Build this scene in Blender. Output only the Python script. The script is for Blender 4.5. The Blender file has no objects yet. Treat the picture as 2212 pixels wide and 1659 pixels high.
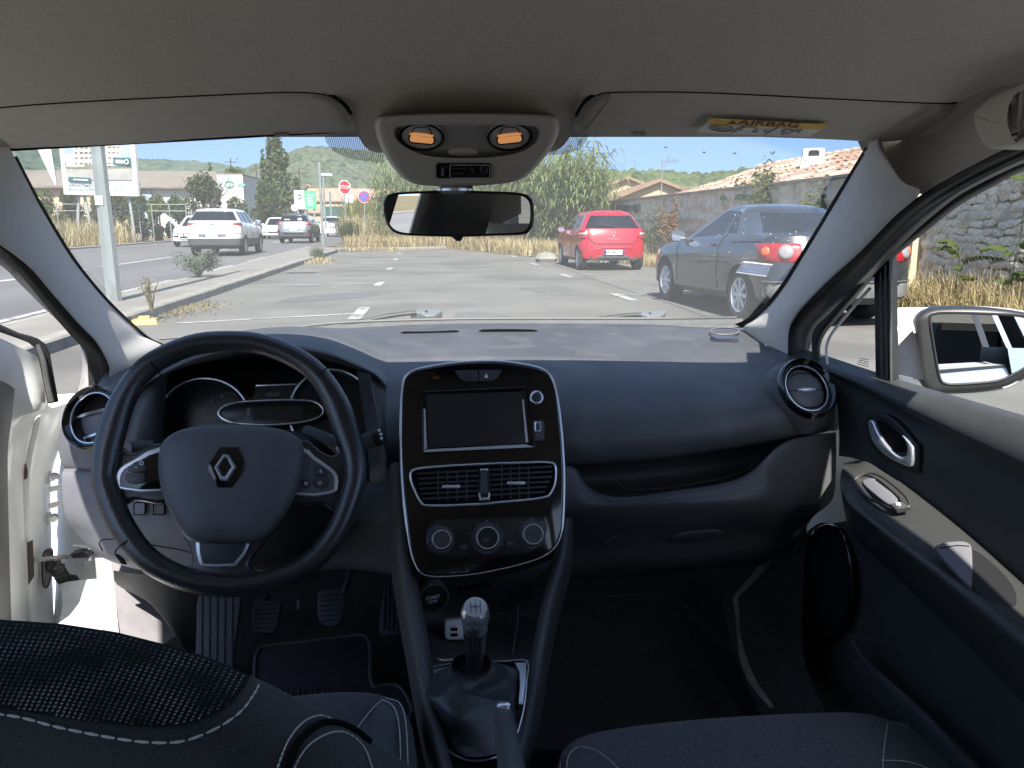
import bpy, bmesh, math, random
import numpy as np
from mathutils import Vector, Matrix
S = bpy.context.scene
COL = S.collection
R = math.radians
rnd = random.Random(7)
# ---------------------------------------------------------------- camera, sky, sun, exposure
EYE = np.array([-0.055, 0.0, 1.17])
FPX, CX, CY = 1640.0, 1106.0, 829.5
YAW, PITCH = R(6.7), math.atan(349.5 / 1640.0)
FW = np.array([math.sin(YAW) * math.cos(PITCH), math.cos(YAW) * math.cos(PITCH), -math.sin(PITCH)])
RT = np.array([math.cos(YAW), -math.sin(YAW), 0.0])
UP = np.cross(RT, FW)
cam_d = bpy.data.cameras.new('camera')
cam = bpy.data.objects.new('camera', cam_d)
COL.objects.link(cam)
S.camera = cam
cam_d.sensor_width = 36.0
cam_d.lens = 36.0 * FPX / 2212.0
cam_d.clip_start, cam_d.clip_end = 0.02, 9000.0
cam.matrix_world = Matrix(((RT[0], UP[0], -FW[0], EYE[0]), (RT[1], UP[1], -FW[1], EYE[1]),
      (RT[2], UP[2], -FW[2], EYE[2]), (0, 0, 0, 1)))
SUN_EL, SUN_AZ = R(50), R(-1.8)          # the sun stands behind the car; shadows fall forward
world = bpy.data.worlds.new('World')
S.world = world
world.use_nodes = True
wt = world.node_tree
sky = wt.nodes.new('ShaderNodeTexSky')
sky.sky_type = 'NISHITA'
sky.sun_disc = False
sky.sun_elevation = SUN_EL
sky.sun_rotation = R(180) + SUN_AZ
sky.air_density = 1.0
sky.dust_density = 0.6
sky.ozone_density = 1.4
bg = wt.nodes['Background']
bg.inputs['Strength'].default_value = 0.09
tcw = wt.nodes.new('ShaderNodeTexCoord')
lift = wt.nodes.new('ShaderNodeVectorMath'); lift.operation = 'ADD'; lift.inputs[1].default_value = (0, 0, 0.30)
nz = wt.nodes.new('ShaderNodeVectorMath'); nz.operation = 'NORMALIZE'
wt.links.new(tcw.outputs['Generated'], lift.inputs[0])
wt.links.new(lift.outputs[0], nz.inputs[0])
wt.links.new(nz.outputs[0], sky.inputs[0])
wt.links.new(sky.outputs[0], bg.inputs[0])
sun_d = bpy.data.lights.new('sun', 'SUN')
sun_d.energy = 4.2
sun_d.angle = R(0.5)
sun_d.color = (1.0, 0.95, 0.87)
sun = bpy.data.objects.new('sun', sun_d)
COL.objects.link(sun)
_to = Vector((math.sin(-SUN_AZ) * math.cos(SUN_EL), math.cos(SUN_AZ) * math.cos(SUN_EL), -math.sin(SUN_EL)))
sun.rotation_euler = _to.to_track_quat('-Z', 'Y').to_euler()
sun.location = (0, -20, 30)
S.view_settings.view_transform = 'Standard'
S.view_settings.look = 'None'
S.view_settings.exposure = 1.85
S.view_settings.gamma = 1.0
S.view_settings.use_curve_mapping = False
S.cycles.max_bounces = 12
S.cycles.diffuse_bounces = 6
S.cycles.glossy_bounces = 4
S.cycles.transparent_max_bounces = 24
S.cycles.sample_clamp_indirect = 6.0
S.cycles.use_denoising = True
# ---------------------------------------------------------------- measuring helpers
def ray(px, py):
 return FW + RT * (px - CX) / FPX - UP * (py - CY) / FPX
def pt(px, py, Y):
 d = ray(px, py); return EYE + d * ((Y - EYE[1]) / d[1])
def ptx(px, py, X):
 d = ray(px, py); return EYE + d * ((X - EYE[0]) / d[0])
def ptz(px, py, Z):
 d = ray(px, py); return EYE + d * ((Z - EYE[2]) / d[2])
def nrm(v):
 v = np.asarray(v, float); n = np.linalg.norm(v); return v / n if n > 1e-12 else v
class Plane:
 """A flat face of a thing: origin, in-plane axes and the normal that points at the viewer."""
 def __init__(self, a, b, c, off=0.0):
  a, b, c = (np.asarray(p, float) for p in (a, b, c))
  n = nrm(np.cross(b - a, c - a))
  if n @ (EYE - a) < 0: n = -n
  self.n = n; self.o = a + n * off
  self.v = nrm(np.array([0, 0, 1.0]) - n * n[2]) if abs(n[2]) < 0.98 else nrm(np.array([0, 1.0, 0]) - n * n[1])
  self.u = np.cross(self.v, n)
 def at(self, px, py):
  d = ray(px, py); return EYE + d * (((self.o - EYE) @ self.n) / (d @ self.n))
 def shift(self, off):
  p = Plane.__new__(Plane); p.n, p.u, p.v = self.n, self.u, self.v; p.o = self.o + self.n * off; return p
 def poly(self, pts):
  return [self.at(*p) for p in pts]
def spline(pts, n=6, closed=False):
 P = [np.asarray(p, float) for p in pts]
 m = len(P)
 if m < 3 and not closed:
  return [P[0] + (P[-1] - P[0]) * t / n for t in range(n + 1)]
 out = []
 for i in range(m if closed else m - 1):
  p1, p2 = P[i], P[(i + 1) % m]
  p0 = P[i - 1] if (closed or i > 0) else 2 * p1 - p2
  p3 = P[(i + 2) % m] if (closed or i + 2 < m) else 2 * p2 - p1
  for k in range(n):
   t = k / n
   out.append(0.5 * (2 * p1 + (p2 - p0) * t + (2 * p0 - 5 * p1 + 4 * p2 - p3) * t * t + (3 * p1 - p0 - 3 * p2 + p3) * t ** 3))
 if not closed: out.append(P[-1])
 return out
def resample(pts, n, closed=False):
 P = np.array([np.asarray(p, float) for p in pts])
 if closed: P = np.vstack([P, P[:1]])
 L = np.concatenate([[0], np.cumsum(np.linalg.norm(np.diff(P, axis=0), axis=1))])
 t = np.linspace(0, L[-1], n + 1 if closed else n)
 q = np.stack([np.interp(t, L, P[:, k]) for k in range(P.shape[1])], 1)
 return [r for r in (q[:-1] if closed else q)]
def rrect(x0, y0, x1, y1, r, n=4):
 out = []
 for cx, cy, a0 in ((x1 - r, y0 + r, -90), (x1 - r, y1 - r, 0), (x0 + r, y1 - r, 90), (x0 + r, y0 + r, 180)):
  for k in range(n + 1):
   a = R(a0 + 90 * k / n); out.append((cx + r * math.cos(a), cy + r * math.sin(a)))
 return out
def oval(cx, cy, rx, ry, n=28, rot=0.0):
 c, s = math.cos(R(rot)), math.sin(R(rot))
 return [(cx + rx * math.cos(a) * c - ry * math.sin(a) * s, cy + rx * math.cos(a) * s + ry * math.sin(a) * c)
   for a in (2 * math.pi * k / n for k in range(n))]
# ---------------------------------------------------------------- mesh builder
class MB:
 def __init__(self): self.v = []; self.f = []
 def add(self, v, f):
  o = len(self.v); self.v += [tuple(float(c) for c in p) for p in v]; self.f += [tuple(i + o for i in q) for q in f]; return self
 def grid(self, rows, wrap=False):
  m = len(rows[0]); v = [p for r in rows for p in r]; f = []
  for i in range(len(rows) - 1):
   for j in range(m if wrap else m - 1):
    k = (j + 1) % m
    f.append((i * m + j, i * m + k, (i + 1) * m + k, (i + 1) * m + j))
  return self.add(v, f)
 def net(self, rows, nu=5, nv=5):
  r2 = [spline(r, nu) for r in rows]
  cols = [spline([r[j] for r in r2], nv) for j in range(len(r2[0]))]
  return self.grid([[c[i] for c in cols] for i in range(len(cols[0]))])
 def box(self, c, s, rot=None, taper=1.0):
  c = np.asarray(c, float); h = np.asarray(s, float) / 2
  M3 = np.eye(3) if rot is None else np.array(rot)
  v = []
  for z in (-1, 1):
   k = taper if z > 0 else 1.0
   for x, y in ((-1, -1), (1, -1), (1, 1), (-1, 1)):
    v.append(c + M3 @ np.array([x * h[0] * k, y * h[1] * k, z * h[2]]))
  return self.add(v, [(0, 3, 2, 1), (4, 5, 6, 7), (0, 1, 5, 4), (1, 2, 6, 5), (2, 3, 7, 6), (3, 0, 4, 7)])
 def tube(self, pts, r, n=8, closed=False, caps=True, flat=None):
  P = [np.asarray(p, float) for p in pts]; m = len(P)
  rr = r if hasattr(r, '__len__') else [r] * m
  rings = []; up = None
  for i in range(m):
   a = P[i - 1] if (closed or i) else P[i]; b = P[(i + 1) % m] if (closed or i < m - 1) else P[i]
   t = nrm(b - a)
   if up is None:
    up = np.array([0, 0, 1.0]) if abs(t[2]) < 0.9 else np.array([1.0, 0, 0])
    if flat is not None: up = np.asarray(flat[0], float)
   if flat is not None: up = np.asarray(flat[0], float)
   s = nrm(np.cross(t, up)); u = np.cross(s, t); up = u
   ku = flat[1] if flat is not None else 1.0
   rings.append([P[i] + rr[i] * (s * math.cos(2 * math.pi * k / n) + ku * u * math.sin(2 * math.pi * k / n)) for k in range(n)])
  if closed: rings.append(rings[0])
  self.grid(rings, wrap=True)
  if caps and not closed:
   o = len(self.v); self.v += [tuple(P[0]), tuple(P[-1])]
   b0 = o - m * n; b1 = o - n
   for k in range(n):
    self.f.append((o, b0 + (k + 1) % n, b0 + k)); self.f.append((o + 1, b1 + k, b1 + (k + 1) % n))
  return self
 def lathe(self, prof, o, ax, n=24, u=None):
  ax = nrm(ax); o = np.asarray(o, float)
  if u is None: u = nrm(np.cross(ax, [0, 0, 1.0] if abs(ax[2]) < 0.9 else [1.0, 0, 0]))
  w = np.cross(ax, u)
  rings = [[o + ax * h + r * (u * math.cos(2 * math.pi * k / n) + w * math.sin(2 * math.pi * k / n)) for k in range(n)] for r, h in prof]
  return self.grid(rings, wrap=True)
 def plate(self, poly, n, thick=0.004, bev=0.0, seg=3, back=True, dome=0.0):
  P = [np.asarray(p, float) for p in poly]; n = nrm(n); m = len(P)
  u = nrm(P[1] - P[0] if np.linalg.norm(P[1] - P[0]) > 1e-9 else P[2] - P[0]); u = nrm(u - n * (u @ n)); w = np.cross(n, u); c = sum(P) / m
  Q = np.array([[(p - c) @ u, (p - c) @ w] for p in P]); hh = [(p - c) @ n for p in P]
  A = 0.5 * sum(Q[i][0] * Q[(i + 1) % m][1] - Q[(i + 1) % m][0] * Q[i][1] for i in range(m))
  if A < 0: Q = Q[::-1]; hh = hh[::-1]
  off = []
  for i in range(m):
   e1 = nrm(Q[i] - Q[i - 1]); e2 = nrm(Q[(i + 1) % m] - Q[i])
   n1 = np.array([-e1[1], e1[0]]); n2 = np.array([-e2[1], e2[0]]); b = nrm(n1 + n2)
   off.append(b / max(0.5, b @ n1))
  def ring(d, h): return [c + u * (Q[i] + off[i] * d)[0] + w * (Q[i] + off[i] * d)[1] + n * (hh[i] + h) for i in range(m)]
  rings = [ring(0, -thick), ring(0, -bev)]
  if bev > 0:
   for k in range(1, seg + 1):
    a = math.pi / 2 * k / seg
    rings.append(ring(bev * (1 - math.cos(a)), -bev * (1 - math.sin(a))))
  o = len(self.v); self.grid(rings, wrap=True)
  last = o + (len(rings) - 1) * m
  if dome:
   cc = c + n * (dome + sum(hh) / m); self.v.append(tuple(cc)); q = len(self.v) - 1
   for i in range(m): self.f.append((last + i, last + (i + 1) % m, q))
  else: self.f.append(tuple(last + i for i in range(m)))
  if back: self.f.append(tuple(o + i for i in reversed(range(m))))
  return self
 def frame(self, outer, inner, n, thick=0.004, rise=0.0):
  """a flat ring between two outlines, given depth"""
  k = max(len(outer), len(inner)); a = resample(outer, k * 2, True); b = resample(inner, k * 2, True)
  b0 = min(range(len(b)), key=lambda i: np.linalg.norm(b[i] - a[0])); b = b[b0:] + b[:b0]
  if np.linalg.norm(b[3] - a[3]) > np.linalg.norm(b[-3] - a[3]): b = [b[0]] + b[:0:-1]
  n = nrm(n)
  rows = [[p - n * thick for p in a], a, [p + n * rise for p in b], [p - n * thick for p in b]]
  rows = [list(r) for r in rows]
  return self.grid(rows, wrap=True)
 def ball(self, c, r, n=10, sq=(1, 1, 1)):
  c = np.asarray(c, float); rows = []
  for i in range(n // 2 + 1):
   a = math.pi * i / (n // 2)
   rows.append([c + r * np.array([sq[0] * math.sin(a) * math.cos(2 * math.pi * k / n), sq[1] * math.sin(a) * math.sin(2 * math.pi * k / n), sq[2] * math.cos(a)]) for k in range(n)])
  return self.grid(rows, wrap=True)
 def text(self, s, o, u, v, size, depth=0.0, align='CENTER', bold=0.0):
  cu = bpy.data.curves.new('lettering', 'FONT'); cu.body = s; cu.size = 1.0; cu.align_x = align; cu.align_y = 'CENTER'
  cu.resolution_u = 2; cu.offset = bold
  ob = bpy.data.objects.new('lettering', cu); COL.objects.link(ob)
  dg = bpy.context.evaluated_depsgraph_get(); me = ob.evaluated_get(dg).to_mesh()
  o, u, v = (np.asarray(a, float) for a in (o, u, v))
  vs = [o + u * (p.co.x * size) + v * (p.co.y * size) for p in me.vertices]; fs = [tuple(p.vertices) for p in me.polygons]
  ob.evaluated_get(dg).to_mesh_clear(); bpy.data.objects.remove(ob); bpy.data.curves.remove(cu)
  return self.add(vs, fs)
 def mesh(self, name, mat=None, angle=35, fix=True):
  me = bpy.data.meshes.new(name)
  me.from_pydata(self.v, [], self.f)
  bm = bmesh.new(); bm.from_mesh(me)
  bmesh.ops.remove_doubles(bm, verts=bm.verts, dist=1e-6)
  if fix: bmesh.ops.recalc_face_normals(bm, faces=bm.faces)
  bm.to_mesh(me); bm.free()
  if angle:
   me.polygons.foreach_set('use_smooth', [True] * len(me.polygons))
   me.set_sharp_from_angle(angle=R(angle))
  if mat is not None:
   for m_ in (mat if isinstance(mat, (list, tuple)) else [mat]): me.materials.append(m_)
  return me
 def build(self, name, mat, parent=None, angle=35, loc=None, fix=True):
  o = bpy.data.objects.new(name, self.mesh(name, mat, angle, fix)); COL.objects.link(o)
  if loc is not None: o.location = loc
  if parent is not None: o.parent = parent
  return o
def raw(name, V, F, mat, parent=None, smooth=False):
 """many faces at once from arrays (foliage, grass)"""
 V = np.asarray(V, np.float32); F = np.asarray(F, np.int32); k = F.shape[1]
 me = bpy.data.meshes.new(name)
 me.vertices.add(len(V)); me.vertices.foreach_set('co', V.ravel())
 me.loops.add(F.size); me.loops.foreach_set('vertex_index', F.ravel())
 me.polygons.add(len(F)); me.polygons.foreach_set('loop_start', np.arange(0, F.size, k, dtype=np.int32))
 me.update(calc_edges=True); me.validate()
 if smooth: me.polygons.foreach_set('use_smooth', [True] * len(me.polygons))
 me.materials.append(mat)
 o = bpy.data.objects.new(name, me); COL.objects.link(o)
 if parent is not None: o.parent = parent
 return o
def tag(o, label=None, cat=None, group=None, kind=None):
 if label: o['label'] = label
 if cat: o['category'] = cat
 if group: o['group'] = group
 if kind: o['kind'] = kind
 return o
def thing(name, label, cat, loc=(0, 0, 0), rz=0.0, group=None):
 o = bpy.data.objects.new(name, None); o.empty_display_size = 0.1
 COL.objects.link(o); o.location = loc; o.rotation_euler = (0, 0, rz)
 return tag(o, label, cat, group)
def mb(): return MB()
# ---------------------------------------------------------------- materials
def mat(name, col, rough=0.5, metal=0.0, spec=0.5, var=0.0, vs=6.0, bump=0.0, bs=300.0, coat=0.0, emit=None, col2=None,
  stretch=None, sheen=0.0, trans=0.0, stain=None):
 m = bpy.data.materials.new(name); m.use_nodes = True; t = m.node_tree; b = t.nodes['Principled BSDF']
 L = t.links.new
 b.inputs['Base Color'].default_value = (*col, 1); b.inputs['Roughness'].default_value = rough
 b.inputs['Metallic'].default_value = metal; b.inputs['Specular IOR Level'].default_value = spec
 if coat: b.inputs['Coat Weight'].default_value = coat; b.inputs['Coat Roughness'].default_value = 0.03
 if sheen: b.inputs['Sheen Weight'].default_value = sheen
 if emit: b.inputs['Emission Color'].default_value = (*emit[0], 1); b.inputs['Emission Strength'].default_value = emit[1]
 tc = t.nodes.new('ShaderNodeTexCoord'); src = tc.outputs['Object']
 if stretch:
  mp = t.nodes.new('ShaderNodeMapping'); mp.inputs['Scale'].default_value = stretch; L(src, mp.inputs[0]); src = mp.outputs[0]
 if var or col2:
  n = t.nodes.new('ShaderNodeTexNoise'); n.inputs['Scale'].default_value = vs; n.inputs['Detail'].default_value = 5; L(src, n.inputs['Vector'])
  rp = t.nodes.new('ShaderNodeValToRGB'); L(n.outputs['Fac'], rp.inputs[0])
  c2 = col2 or tuple(c * (1 + var) for c in col); c1 = col if col2 else tuple(c * (1 - var) for c in col)
  rp.color_ramp.elements[0].position = 0.35; rp.color_ramp.elements[1].position = 0.65
  rp.color_ramp.elements[0].color = (*c1, 1); rp.color_ramp.elements[1].color = (*c2, 1)
  last = rp.outputs[0]
  if stain:
   n3 = t.nodes.new('ShaderNodeTexNoise'); n3.inputs['Scale'].default_value = stain[1]; n3.inputs['Detail'].default_value = 8; L(src, n3.inputs['Vector'])
   r3 = t.nodes.new('ShaderNodeValToRGB'); L(n3.outputs['Fac'], r3.inputs[0])
   r3.color_ramp.elements[0].position = 0.52; r3.color_ramp.elements[1].position = 0.62
   mx = t.nodes.new('ShaderNodeMix'); mx.data_type = 'RGBA'; L(r3.outputs[0], mx.inputs['Factor']); L(last, mx.inputs['A'])
   mx.inputs['B'].default_value = (*stain[0], 1); last = mx.outputs['Result']
  L(last, b.inputs['Base Color'])
 if bump:
  n2 = t.nodes.new('ShaderNodeTexNoise'); n2.inputs['Scale'].default_value = bs; n2.inputs['Detail'].default_value = 3; L(src, n2.inputs['Vector'])
  bp = t.nodes.new('ShaderNodeBump'); bp.inputs['Strength'].default_value = bump; bp.inputs['Distance'].default_value = 0.6 / bs
  L(n2.outputs['Fac'], bp.inputs['Height']); L(bp.outputs[0], b.inputs['Normal'])
 if trans:
  tr = t.nodes.new('ShaderNodeBsdfTranslucent'); ms = t.nodes.new('ShaderNodeMixShader'); ms.inputs[0].default_value = trans
  L(b.outputs[0], ms.inputs[1]); L(tr.outputs[0], ms.inputs[2]); out = t.nodes['Material Output']; L(ms.outputs[0], out.inputs[0])
  if var or col2: L(rp.outputs[0], tr.inputs[0])
  else: tr.inputs[0].default_value = (*col, 1)
 return m
def clear_glass(name, tint=(0.955, 0.965, 0.96)):
 m = bpy.data.materials.new(name); m.use_nodes = True; t = m.node_tree; t.nodes.clear()
 o = t.nodes.new('ShaderNodeOutputMaterial'); b = t.nodes.new('ShaderNodeBsdfTransparent'); b.inputs[0].default_value = (*tint, 1)
 t.links.new(b.outputs[0], o.inputs[0]); return m
def tinted_glass(name, tint, gloss=0.25):
 m = bpy.data.materials.new(name); m.use_nodes = True; t = m.node_tree; t.nodes.clear()
 o = t.nodes.new('ShaderNodeOutputMaterial'); b = t.nodes.new('ShaderNodeBsdfTransparent'); b.inputs[0].default_value = (*tint, 1)
 g = t.nodes.new('ShaderNodeBsdfGlossy'); g.inputs['Roughness'].default_value = 0.02
 fr = t.nodes.new('ShaderNodeFresnel'); fr.inputs[0].default_value = 1.5
 a = t.nodes.new('ShaderNodeMath'); a.operation = 'MULTIPLY_ADD'; a.inputs[1].default_value = 1.0; a.inputs[2].default_value = gloss * 0.2
 mx = t.nodes.new('ShaderNodeMixShader')
 L = t.links.new; L(fr.outputs[0], a.inputs[0]); L(a.outputs[0], mx.inputs[0]); L(b.outputs[0], mx.inputs[1]); L(g.outputs[0], mx.inputs[2]); L(mx.outputs[0], o.inputs[0])
 return m
DASH = mat('dash_plastic', (0.070, 0.072, 0.077), 0.52, spec=0.45, var=0.12, vs=8, bump=0.5, bs=480, stain=((0.088, 0.088, 0.090), 11.0))
DASH_LOW = mat('lower_plastic', (0.062, 0.063, 0.065), 0.55, spec=0.4, var=0.06, vs=40, bump=0.25, bs=900)
KNEE = mat('grey_plastic', (0.13, 0.13, 0.145), 0.55, spec=0.4, var=0.05, vs=30, bump=0.2, bs=700)
BLACK = mat('black_plastic', (0.012, 0.012, 0.013), 0.5, spec=0.4, bump=0.1, bs=800)
RUBBER = mat('black_rubber', (0.016, 0.016, 0.016), 0.6, spec=0.35, var=0.2, vs=30)
RUBBER2 = mat('grey_rubber', (0.06, 0.065, 0.065), 0.35, spec=0.5, var=0.15, vs=30)
PIANO = mat('gloss_black', (0.004, 0.004, 0.0045), 0.08, spec=0.5, coat=0.4)
CHROME = mat('satin_chrome', (0.80, 0.82, 0.84), 0.2, metal=0.8)
SILVER = mat('matt_silver', (0.66, 0.69, 0.72), 0.3, metal=0.55)
LEATHER = mat('wheel_leather', (0.024, 0.025, 0.027), 0.24, spec=0.7, var=0.15, vs=60, bump=0.3, bs=420)
AIRBAG = mat('airbag_cover', (0.086, 0.087, 0.092), 0.5, spec=0.45, bump=0.3, bs=800, var=0.05, vs=40)
HEADLINER = mat('headliner_cloth', (0.50, 0.47, 0.42), 0.95, spec=0.1, var=0.09, vs=520, bump=0.55, bs=850, stretch=(1, 0.4, 1))
VISOR = mat('visor_vinyl', (0.52, 0.49, 0.44), 0.8, spec=0.2, var=0.03, vs=60, bump=0.25, bs=500)
TRIM = mat('pillar_trim', (0.45, 0.432, 0.405), 0.75, spec=0.25, var=0.03, vs=60, bump=0.25, bs=700)
CONSOLE = mat('overhead_plastic', (0.42, 0.40, 0.37), 0.55, spec=0.35, bump=0.2, bs=800)
CONSOLE2 = mat('overhead_inset', (0.28, 0.27, 0.26), 0.5, spec=0.35, bump=0.2, bs=800)
WHITE_PAINT = mat('white_paint', (0.70, 0.71, 0.70), 0.25, spec=0.5, coat=0.5, var=0.02, vs=10)
CARPET = mat('carpet', (0.045, 0.044, 0.043), 0.98, spec=0.1, var=0.3, vs=300, bump=0.9, bs=700)
MAT_EDGE = mat('mat_edging', (0.075, 0.073, 0.076), 0.85, spec=0.2)
FABRIC = mat('seat_cloth', (0.068, 0.070, 0.072), 0.95, spec=0.15, var=0.25, vs=700, bump=0.6, bs=900, sheen=0.1)
BOLSTER = mat('bolster_cloth', (0.084, 0.088, 0.098), 0.9, spec=0.15, var=0.12, vs=500, bump=0.4, bs=1000, sheen=0.1)
SEATBACK = mat('seatback_cloth', (0.050, 0.052, 0.051), 0.92, spec=0.15, var=0.2, vs=500, bump=0.5, bs=900, sheen=0.1)
WEAVE = mat('mesh_thread', (0.18, 0.19, 0.19), 0.8, spec=0.2, var=0.8, vs=25)
THREAD = mat('pale_thread', (0.60, 0.59, 0.56), 0.8, spec=0.2)
PRINT = mat('white_print', (0.75, 0.75, 0.75), 0.6)
PRINT_DIM = mat('grey_print', (0.16, 0.16, 0.16), 0.6)
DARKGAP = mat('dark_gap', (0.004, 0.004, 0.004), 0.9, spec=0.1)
SCREEN = mat('display_glass', (0.030, 0.027, 0.028), 0.22, spec=0.4)
LAMP = mat('lamp_lens', (0.75, 0.42, 0.2), 0.35, emit=((1.0, 0.42, 0.14), 0.13))
GLASS = clear_glass('window_glass')
WGLASS = clear_glass('windscreen_glass', (0.925, 0.935, 0.93)); _t = WGLASS.node_tree; _v = _t.nodes.new('ShaderNodeVolumeScatter'); _v.inputs['Density'].default_value = 11.0; _v.inputs['Color'].default_value = (0.97, 0.97, 0.95, 1)
_t.links.new(_v.outputs[0], [n for n in _t.nodes if n.type == 'OUTPUT_MATERIAL'][0].inputs['Volume'])
MIRROR = mat('mirror_silver', (0.82, 0.84, 0.85), 0.0, metal=1.0)
# ================================================================ the car one sits in
car = thing('car', 'white hatchback seen from its back seat, the driver door standing open', 'car')
def netpx(name, rows, m, nu=5, nv=5, parent=None, angle=50):
 """rows of (px, py, distance ahead) -> smooth sheet"""
 return mb().net([[pt(*p) for p in r] for r in rows], nu, nv).build(name, m, parent or car, angle)
# ---- body shell round the cabin (roof skin, rear end, flanks) ---------------------------------
b = mb()
roofx = [-1.03, -1.0, -0.75, 0.0, 0.75, 1.0, 1.03]
def roofz(y): return 1.455 - 0.205 * max(0, (y - 0.2)) ** 1.6 - 0.05 * max(0, (-0.8 - y))
rows = []
for y in (1.03, 0.85, 0.6, 0.3, 0.0, -0.5, -1.0, -1.5):
 z = roofz(y); rw_ = 0.60 + 0.055 * min(1, max(0, (y - 0.6) / 0.2)); rows.append([(x * rw_, y, z - (0.10 - 0.072 * min(1, max(0, (y - 0.3) / 0.5))) * abs(x) ** 3) for x in roofx])
b.net(rows, 4, 3)
b.build('roof_panel', WHITE_PAINT, car, 60)
b = mb()
for sx in (-1, 1):
 b.grid([[(sx * 0.70, y, 0.30), (sx * 0.865, y, 0.32), (sx * 0.875, y, 0.60), (sx * 0.80, y, 0.93)] for y in (-0.32, -0.8, -1.6, -2.0)])
 b.grid([[(sx * 0.80, y, 0.93), (sx * 0.60, y + 0.15, 1.36)] for y in (-0.86, -1.90)])        # rear quarter
 b.grid([[(sx * 0.80, y, 0.93), (sx * 0.60, y, 1.36)] for y in (-0.42, -0.30)])                 # post behind the front doors
 b.grid([[(sx * 0.86, y, 0.20), (sx * 0.70, y, 0.24), (sx * 0.70, y, 0.16)] for y in (1.3, 0.5, -0.32)])    # sill
b.grid([[(x, -2.0, z) for x in (-0.8, 0, 0.8)] for z in (0.3, 0.95)])
b.grid([[(-0.8, -2.0, 0.95), (0.8, -2.0, 0.95)], [(-0.72, -1.85, 1.05), (0.72, -1.85, 1.05)]])
b.build('body_shell', WHITE_PAINT, car, 40)
b = mb(); b.grid([[(-0.72, -1.85, 1.05), (0.72, -1.85, 1.05)], [(-0.58, -1.5, 1.37), (0.58, -1.5, 1.37)]])
b.build('rear_window', tinted_glass('privacy_glass', (0.05, 0.05, 0.05), 0.2), car)
b = mb()
for sx in (-1, 1):
 y0, y1 = -0.42, -0.88; b = mb(); b.grid([[(sx * 0.80, y0, 0.93), (sx * 0.80, y1, 0.93)], [(sx * 0.60, y0, 1.36), (sx * 0.60, y1 + 0.15, 1.36)]]); b.build('rear_side_window', GLASS, car)
b = mb()
b.grid([[(-0.72, y, 0.22), (0.72, y, 0.22)] for y in (1.75, -0.3)])
b.grid([[(-0.72, -0.3, 0.22), (0.72, -0.3, 0.22)], [(-0.72, -0.3, 0.40), (0.72, -0.3, 0.40)]])
b.grid([[(-0.72, 1.78, 0.22), (0.72, 1.78, 0.22)], [(-0.72, 1.78, 0.80), (0.72, 1.78, 0.80)]])
b.build('cabin_floor', CARPET, car)
b = mb()
b.net([[(x, y, z) for x in (-0.66, -0.3, 0, 0.3, 0.66)] for y, z in ((-0.22, 0.40), (-0.25, 0.47), (-0.6, 0.45), (-0.75, 0.50), (-0.98, 0.95), (-1.05, 0.98), (-1.10, 0.9), (-1.12, 0.4))], 3, 4)
b.build('rear_bench', FABRIC, car, 60)
b = mb()
for sx in (-1, 1):
 b.grid([[(sx * 0.69, y, 0.22), (sx * 0.70, y, 0.6), (sx * 0.72, y, 0.93)] for y in (-0.30, -0.42)])
 b.grid([[(sx * 0.70, y, 0.22), (sx * 0.72, y, 0.93)] for y in (-0.42, -1.9)])
 b.grid([[(sx * 0.725, y, 0.93), (sx * 0.575, y, 1.33)] for y in (-0.29, -0.42)]); b.grid([[(sx * 0.725, y, 0.93), (sx * 0.575, y, 1.33)] for y in (-0.86, -1.8)])
b.build('rear_door_trim', DASH_LOW, car)
# ---- headliner ---------------------------------------------------------------------------------
edge = [(-260, 262), (0, 231), (200, 217), (380, 208), (560, 200), (640, 198), (700, 203), (735, 220), (757, 246), (772, 290), (800, 326), (860, 330), (1000, 330), (1130, 330), (1200, 326),
  (1233, 292), (1246, 250), (1263, 222), (1288, 205), (1330, 198), (1500, 198), (1700, 207), (1900, 217), (2030, 222), (2070, 220), (2110, 196), (2160, 162), (2212, 124), (2350, 30)]
def edge_y(y): return 0.86 + max(0.0, y - 225) / 105 * 0.17
rows = []
front = [pt(x, y, edge_y(y) if 720 < x < 1260 else (0.86 if x < 2050 else 0.86 - (x - 2050) * 0.0007)) for x, y in edge]
front = spline(front, 3)
roofp = lambda p, f: None
back = []
for p in front:
 back.append(np.array([p[0] * 1.0, -1.45, 1.335 - 0.05 * abs(p[0] / 0.55) ** 3]))
mid1 = [np.array([p[0] * (0.98), 0.62, 1.368 - 0.055 * abs(p[0] / 0.52) ** 3]) for p in front]
mid0 = [np.array([p[0] * (0.98), 0.0, 1.388 - 0.05 * abs(p[0] / 0.52) ** 3]) for p in front]
near, fsm = [], []
ex_ = spline([np.array(e, float) for e in edge], 3)
for e, p, q in zip(ex_, front, mid1):
 w_ = 1.0 if 705 < e[0] < 1290 else 0.0; s_ = pt(e[0], 200 + abs(e[0] - 1000) * 0.02, 0.86) if w_ else p
 near.append(q + (s_ - q) * 0.7 + np.array([0, 0, 0.006])); fsm.append((s_ + (p - s_) * 0.15) * w_ + (q + (p - q) * 0.93 + np.array([0, 0, 0.002])) * (1 - w_))
lip1 = [p + np.array([0, 0.006, 0.004]) for p in front]
lip2 = [p + np.array([0, 0.008, 0.018]) for p in front]
lip3 = [p + np.array([0, 0.004, 0.036]) for p in front]
b = mb()
cols = []
for i in range(len(front)):
 cols.append(spline([back[i], mid0[i], mid1[i], near[i], fsm[i], front[i]], 6) + [lip1[i], lip2[i], lip3[i]])
b.grid([[c[k] for c in cols] for k in range(len(cols[0]))])
hl = b.build('headliner', HEADLINER, car, 70)
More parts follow.
